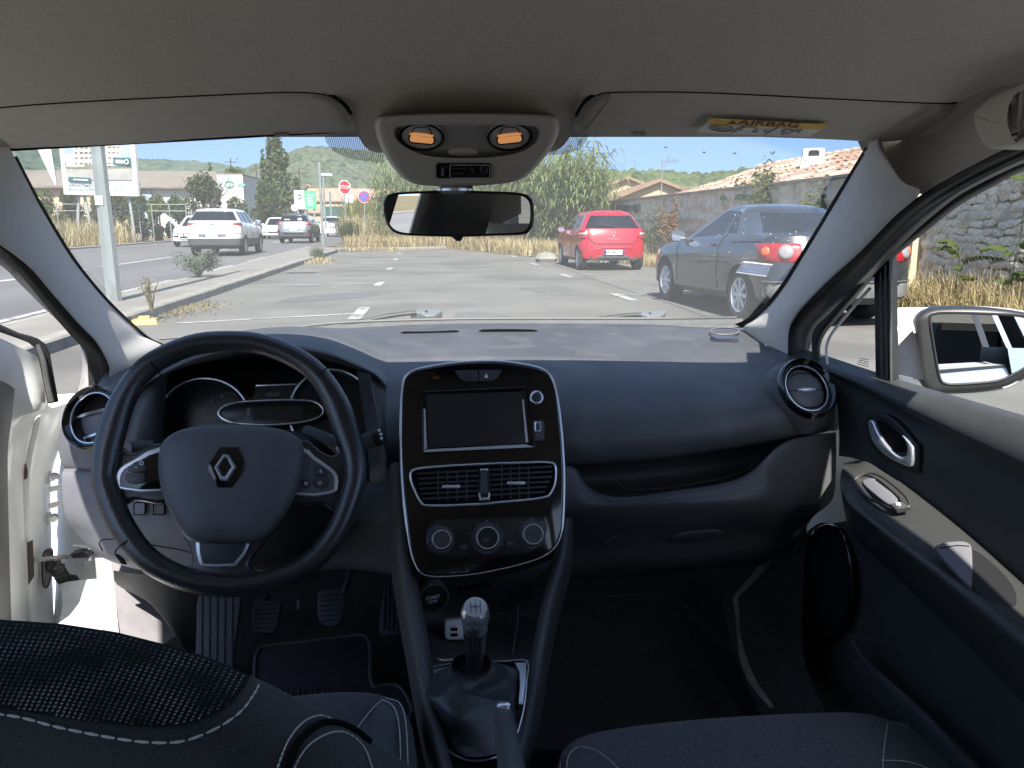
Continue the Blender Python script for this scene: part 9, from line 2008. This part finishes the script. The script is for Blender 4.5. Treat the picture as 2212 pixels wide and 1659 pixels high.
door_lines(gc, (-0.62, 0.86), 1.2, 5.95, -1); mirror(gc, .84, .70, .98, mat('mirror_dark', (0.07, 0.075, 0.08), 0.3, metal=.4, coat=.5), 1.15)
b = MB(); u = -side_idx(-0.38, gc, 4); b.ball(gc.S(4.3, u, 0.015), 0.055, 10, (.4, 1.8, .4)); b.build('door_handle', PAINTG, gc.t, 60)
b = MB(); u = -side_idx(0.62, gc, 5); b.ball(gc.S(5.2, u, 0.01), 0.05, 8, (.6, 1.8, .5)); b.build('mirror_sail', PAINTG, gc.t, 60)
b = MB()
for k in range(42):
 lf, u = rnd.uniform(3.2, 7.6), -rnd.uniform(2, 22); p = gc.S(lf, u, 0.004); b.ball(p, rnd.uniform(.005, .013), 5, (1.2, 1, .6))
o = b.build('dirt_specks', mat('bird_dirt', (0.35, 0.36, 0.36), 0.8), gc.t, 0); o['kind'] = 'stuff'
# ---- white suv ----------------------------------------------------------------------------------------
SLy = [dict(zr=.32, zf=.26, w=.80, yr=-2.05, yf=2.05, rr=.25), dict(zr=.40, zf=.34, w=.90, yr=-2.18, yf=2.18, rr=.28), dict(zr=.62, zf=.58, w=.925, yr=-2.22, yf=2.22, rr=.3, rf=.4, br=.08), dict(zr=.76, zf=.72, w=.925, yr=-2.18, yf=2.2, rr=.28, rf=.4), dict(zr=1.02, zf=.90, w=.91, yr=-2.10, yf=2.1, rr=.24, rf=.4),
 dict(zr=1.20, zf=1.0, w=.87, yr=-2.02, yf=1.95, rr=.2, rf=.35), dict(zr=1.22, zf=1.06, w=.85, yr=-2.0, yf=1.15, rr=.2, rf=.3), dict(zr=1.54, zf=1.54, w=.66, yr=-1.75, yf=.45, rr=.18, rf=.2), dict(zr=1.60, zf=1.60, w=.60, yr=-1.78, yf=.35, rr=.15, rf=.2), dict(zr=1.645, zf=1.64, w=.4, yr=-1.5, yf=.0, rr=.1, rf=.1)]
def make_big(name, label, loc, rz, paint, glass, scale=1.0, layers=SLy, axles=(-1.30, 1.34), rw=.345, clad=True, suv=True, group='cars on the road'):
 c = CarBody(name, label, loc, rz, layers, axles, rw, paint, group=group)
 def fn(k, i, sd):
  if k == 6:
   if i < NR + 2: return 'rear_window'
   if i >= NR + NC + NS + NC - 1: return 'windscreen'
   q = i - NR - NC
   if 3 <= q <= 7: return f'side_window:a{sd}'
   if 9 <= q <= 16: return f'side_window:b{sd}'
   if 18 <= q <= 27: return f'side_window:c{sd}'
   return 'body'
  if k <= 1 and clad: return 'cladding'
  return 'body'
 c.build(fn, {'body': paint, 'rear_window': glass, 'windscreen': glass, 'side_window': glass, 'cladding': CLAD})
 c.wheels('spokes', 7); c.interior(layers[5]['zr'] - .3, layers[6]['yr'] + .15, layers[6]['yf'] - .1, [(-.38, -.1, .6), (.38, -.1, .6), (-.38, -1.0, .6), (.38, -1.0, .6)])
 mirror(c, layers[5]['w'], layers[6]['yf'] - .45, layers[5]['zr'] - .02, paint if suv else CLAD, 1.05)
 for s_ in (1, -1): door_lines(c, (-1.0, -.1, .9), 2.0, 5.9, s_)
 return c
sv = make_big('white_suv', 'white sport utility car driving away in the near lane', (-7.23, 29.95, 0), R(0), PAINTW, CGLASSD)
for sd in (1, -1):
 sv.patch('tail_lamp', 4.15, 4.85, sd * 3.2, sd * 11.0, TAILR, 0.03, shape=lambda a, c: ((a - .5) * (0.35 + 0.65 * min(1, c * 1.6)) + .5, c)); sv.patch('reflector', 3.0, 3.12, sd * 3.4, sd * 8.4, TAILR, 0.012); sv.patch('fog_panel', 2.35, 2.95, sd * 3.3, sd * 8.6, PAINTW, 0.012)
 b = MB(); b.tube([(sd * .52, -1.5, 1.66), (sd * .52, -1.3, 1.70), (sd * .50, 0.0, 1.70), (sd * .48, .2, 1.66)], .02, 6); b.build('roof_rail', BLACK, sv.t)
sv.patch('plate_recess', 2.35, 3.05, -2.9, 2.9, CLAD, 0.012); sv.plate(2.7, 0, .52, .11, 'CT 627 PW', off=0.04)
b = MB(); p = sv.S(4.5, 0) + np.array([0, -.02, 0]); b.ball(p, .07, 10, (1.4, .3, .7)); b.build('badge', SBACK, sv.t, 60)
b = MB(); b.tube([sv.S(3.85, a, .008) for a in np.linspace(-4, 4, 9)], .006, 4); b.build('tailgate_crease', SBACK, sv.t)
# ---- grey compact crossover ----------------------------------------------------------------------------
cx_ = make_big('grey_crossover', 'grey compact crossover with round red lamps driving away behind the white suv', (-7.15, 46.9, 0), R(-1), PAINTS, CGLASSD)
for sd in (1, -1):
 cx_.patch('tail_lamp', 4.0, 4.85, sd * 4.6, sd * 9.5, TAILR, 0.05); cx_.patch('lower_lamp', 1.6, 2.9, sd * 5.4, sd * 8.2, BLACK, 0.03); cx_.patch('fog_light', 1.75, 2.1, sd * 5.6, sd * 7.6, TAILR, 0.04)
cx_.plate(3.0, 0, .56, .14, None, off=0.05); cx_.patch('plate_recess', 2.7, 3.4, -3.6, 3.6, mat('recess_grey', (0.12, .13, .14), .5), .012)
for k in (-1, 0, 1): cx_.patch('diffuser_slot', 1.5, 2.0, k * 2.4 - 1.0, k * 2.4 + 1.0, BLACK, .02)
b = MB(); b.box((-.35, cx_.L[6]['yr'] - .0, 1.32), (.3, .02, .05)); b.box((.35, cx_.L[6]['yr'] + .03, 1.34), (.22, .02, .12)); b.build('parcel_shelf_items', SIGNW, cx_.t, 0)
# ---- white crossover far ahead, dark car beyond -----------------------------------------------------------
fw = make_big('white_crossover', 'white crossover farthest along the road, half hidden by the slim post', (-7.35, 67.0, 0), R(-2), PAINTW, CGLASSD)
for sd in (1, -1): fw.patch('tail_lamp', 4.2, 4.6, sd * 3.6, sd * 9.5, TAILR, .03)
fw.plate(2.75, 0, .56, .14, None, off=0.05); fw.patch('plate_recess', 2.3, 3.0, -4.5, 4.5, SBACK, .012)
dk = make_big('dark_hatchback', 'dark blue car almost hidden behind the white crossover', (-6.4, 76, 0), R(-4), mat('car_navy', (.03, .05, .08), .3, coat=.6), CGLASSD, clad=False)
# ---- oncoming white cars -----------------------------------------------------------------------------------
HL = [dict(zr=.26, zf=.22, w=.76, yr=-1.9, yf=1.85, rr=.2), dict(zr=.34, zf=.30, w=.84, yr=-1.98, yf=1.98, rr=.22), dict(zr=.52, zf=.50, w=.865, yr=-2.0, yf=2.02, rr=.24, rf=.42, bf=.14), dict(zr=.70, zf=.66, w=.865, yr=-1.97, yf=1.98, rr=.22, rf=.42, bf=.14), dict(zr=.86, zf=.80, w=.85, yr=-1.92, yf=1.90, rr=.2, rf=.4, bf=.14),
 dict(zr=1.02, zf=.90, w=.82, yr=-1.86, yf=1.70, rr=.2, rf=.35, bf=.12), dict(zr=1.04, zf=.98, w=.79, yr=-1.84, yf=1.0, rr=.18, rf=.28), dict(zr=1.42, zf=1.42, w=.62, yr=-1.55, yf=.28, rr=.16, rf=.22), dict(zr=1.47, zf=1.47, w=.56, yr=-1.5, yf=.2, rr=.14, rf=.2), dict(zr=1.52, zf=1.51, w=.35, yr=-1.2, yf=-.1, rr=.1, rf=.1)]
FC = HALF - 1   # ring position of the front centre
def front(c, grille, lamp, two=False):
 for sd in (1, -1):
  f = (lambda u: u) if sd > 0 else (lambda u: 2 * HALF - 1 - u)
  c.patch('headlamp', lamp[0], lamp[1], f(FC - lamp[2]), f(FC - lamp[3]), HEADL, .02)
  c.patch('fog_lamp', 1.75, 2.25, f(FC - 4.2), f(FC - 6.8), BLACK, .012)
 c.patch('lower_grille', 1.55, 2.0, FC - 3.6, FC + 4.6, BLACK, .012); c.patch('upper_grille', grille[0], grille[1], FC - 4, FC + 5, grille[2], .012)
 c.plate(2.45, FC + .5, .52, .11, 'EB 734 NL', front=True, off=0.04)
c3 = make_big('white_hatchback', 'white oncoming hatchback half hidden behind the white suv', (-11.15, 40.6, 0), R(181), PAINTW, CGLASSD, layers=HL, axles=(-1.2, 1.27), rw=.30, clad=False)
front(c3, (3.35, 3.5, SBACK), (3.4, 4.35, 4.4, 8.4));
b = MB()
for k in range(2): p = c3.S(3.75, FC + .5) + np.array([0, .03, k * .07]); b.tube([p + [-.12, 0, -.06], p + [0, .02, .02], p + [.12, 0, -.06]], .018, 5)
b.build('chevron_badge', CHROME, c3.t)
b = MB(); b.tube([c3.S(2.95, a, .012) for a in np.linspace(FC - 5, FC + 6, 15)] + [c3.S(1.5, FC + 5.0, .012)] + [c3.S(1.3, a, .012) for a in np.linspace(FC + 4, FC - 3, 9)] + [c3.S(1.5, FC - 4, .012), c3.S(2.95, FC - 5, .012)], .014, 4); b.build('bumper_line', BLACK, c3.t)
vw = make_big('white_hatchback', 'white oncoming hatchback farther back, between the suv and the grey crossover', (-10.35, 57.5, 0), R(183), PAINTW, CGLASSD, layers=HL, axles=(-1.25, 1.32), rw=.31, clad=False)
front(vw, (3.3, 3.75, BLACK), (3.3, 3.9, 3.8, 8.0)); b = MB(); p = vw.S(3.6, FC + .5) + np.array([0, .03, 0]); b.lathe([(.085, 0), (.08, .02), (.06, .02), (.055, 0)], p, (0, 1, 0), 20); b.build('round_badge', CHROME, vw.t)
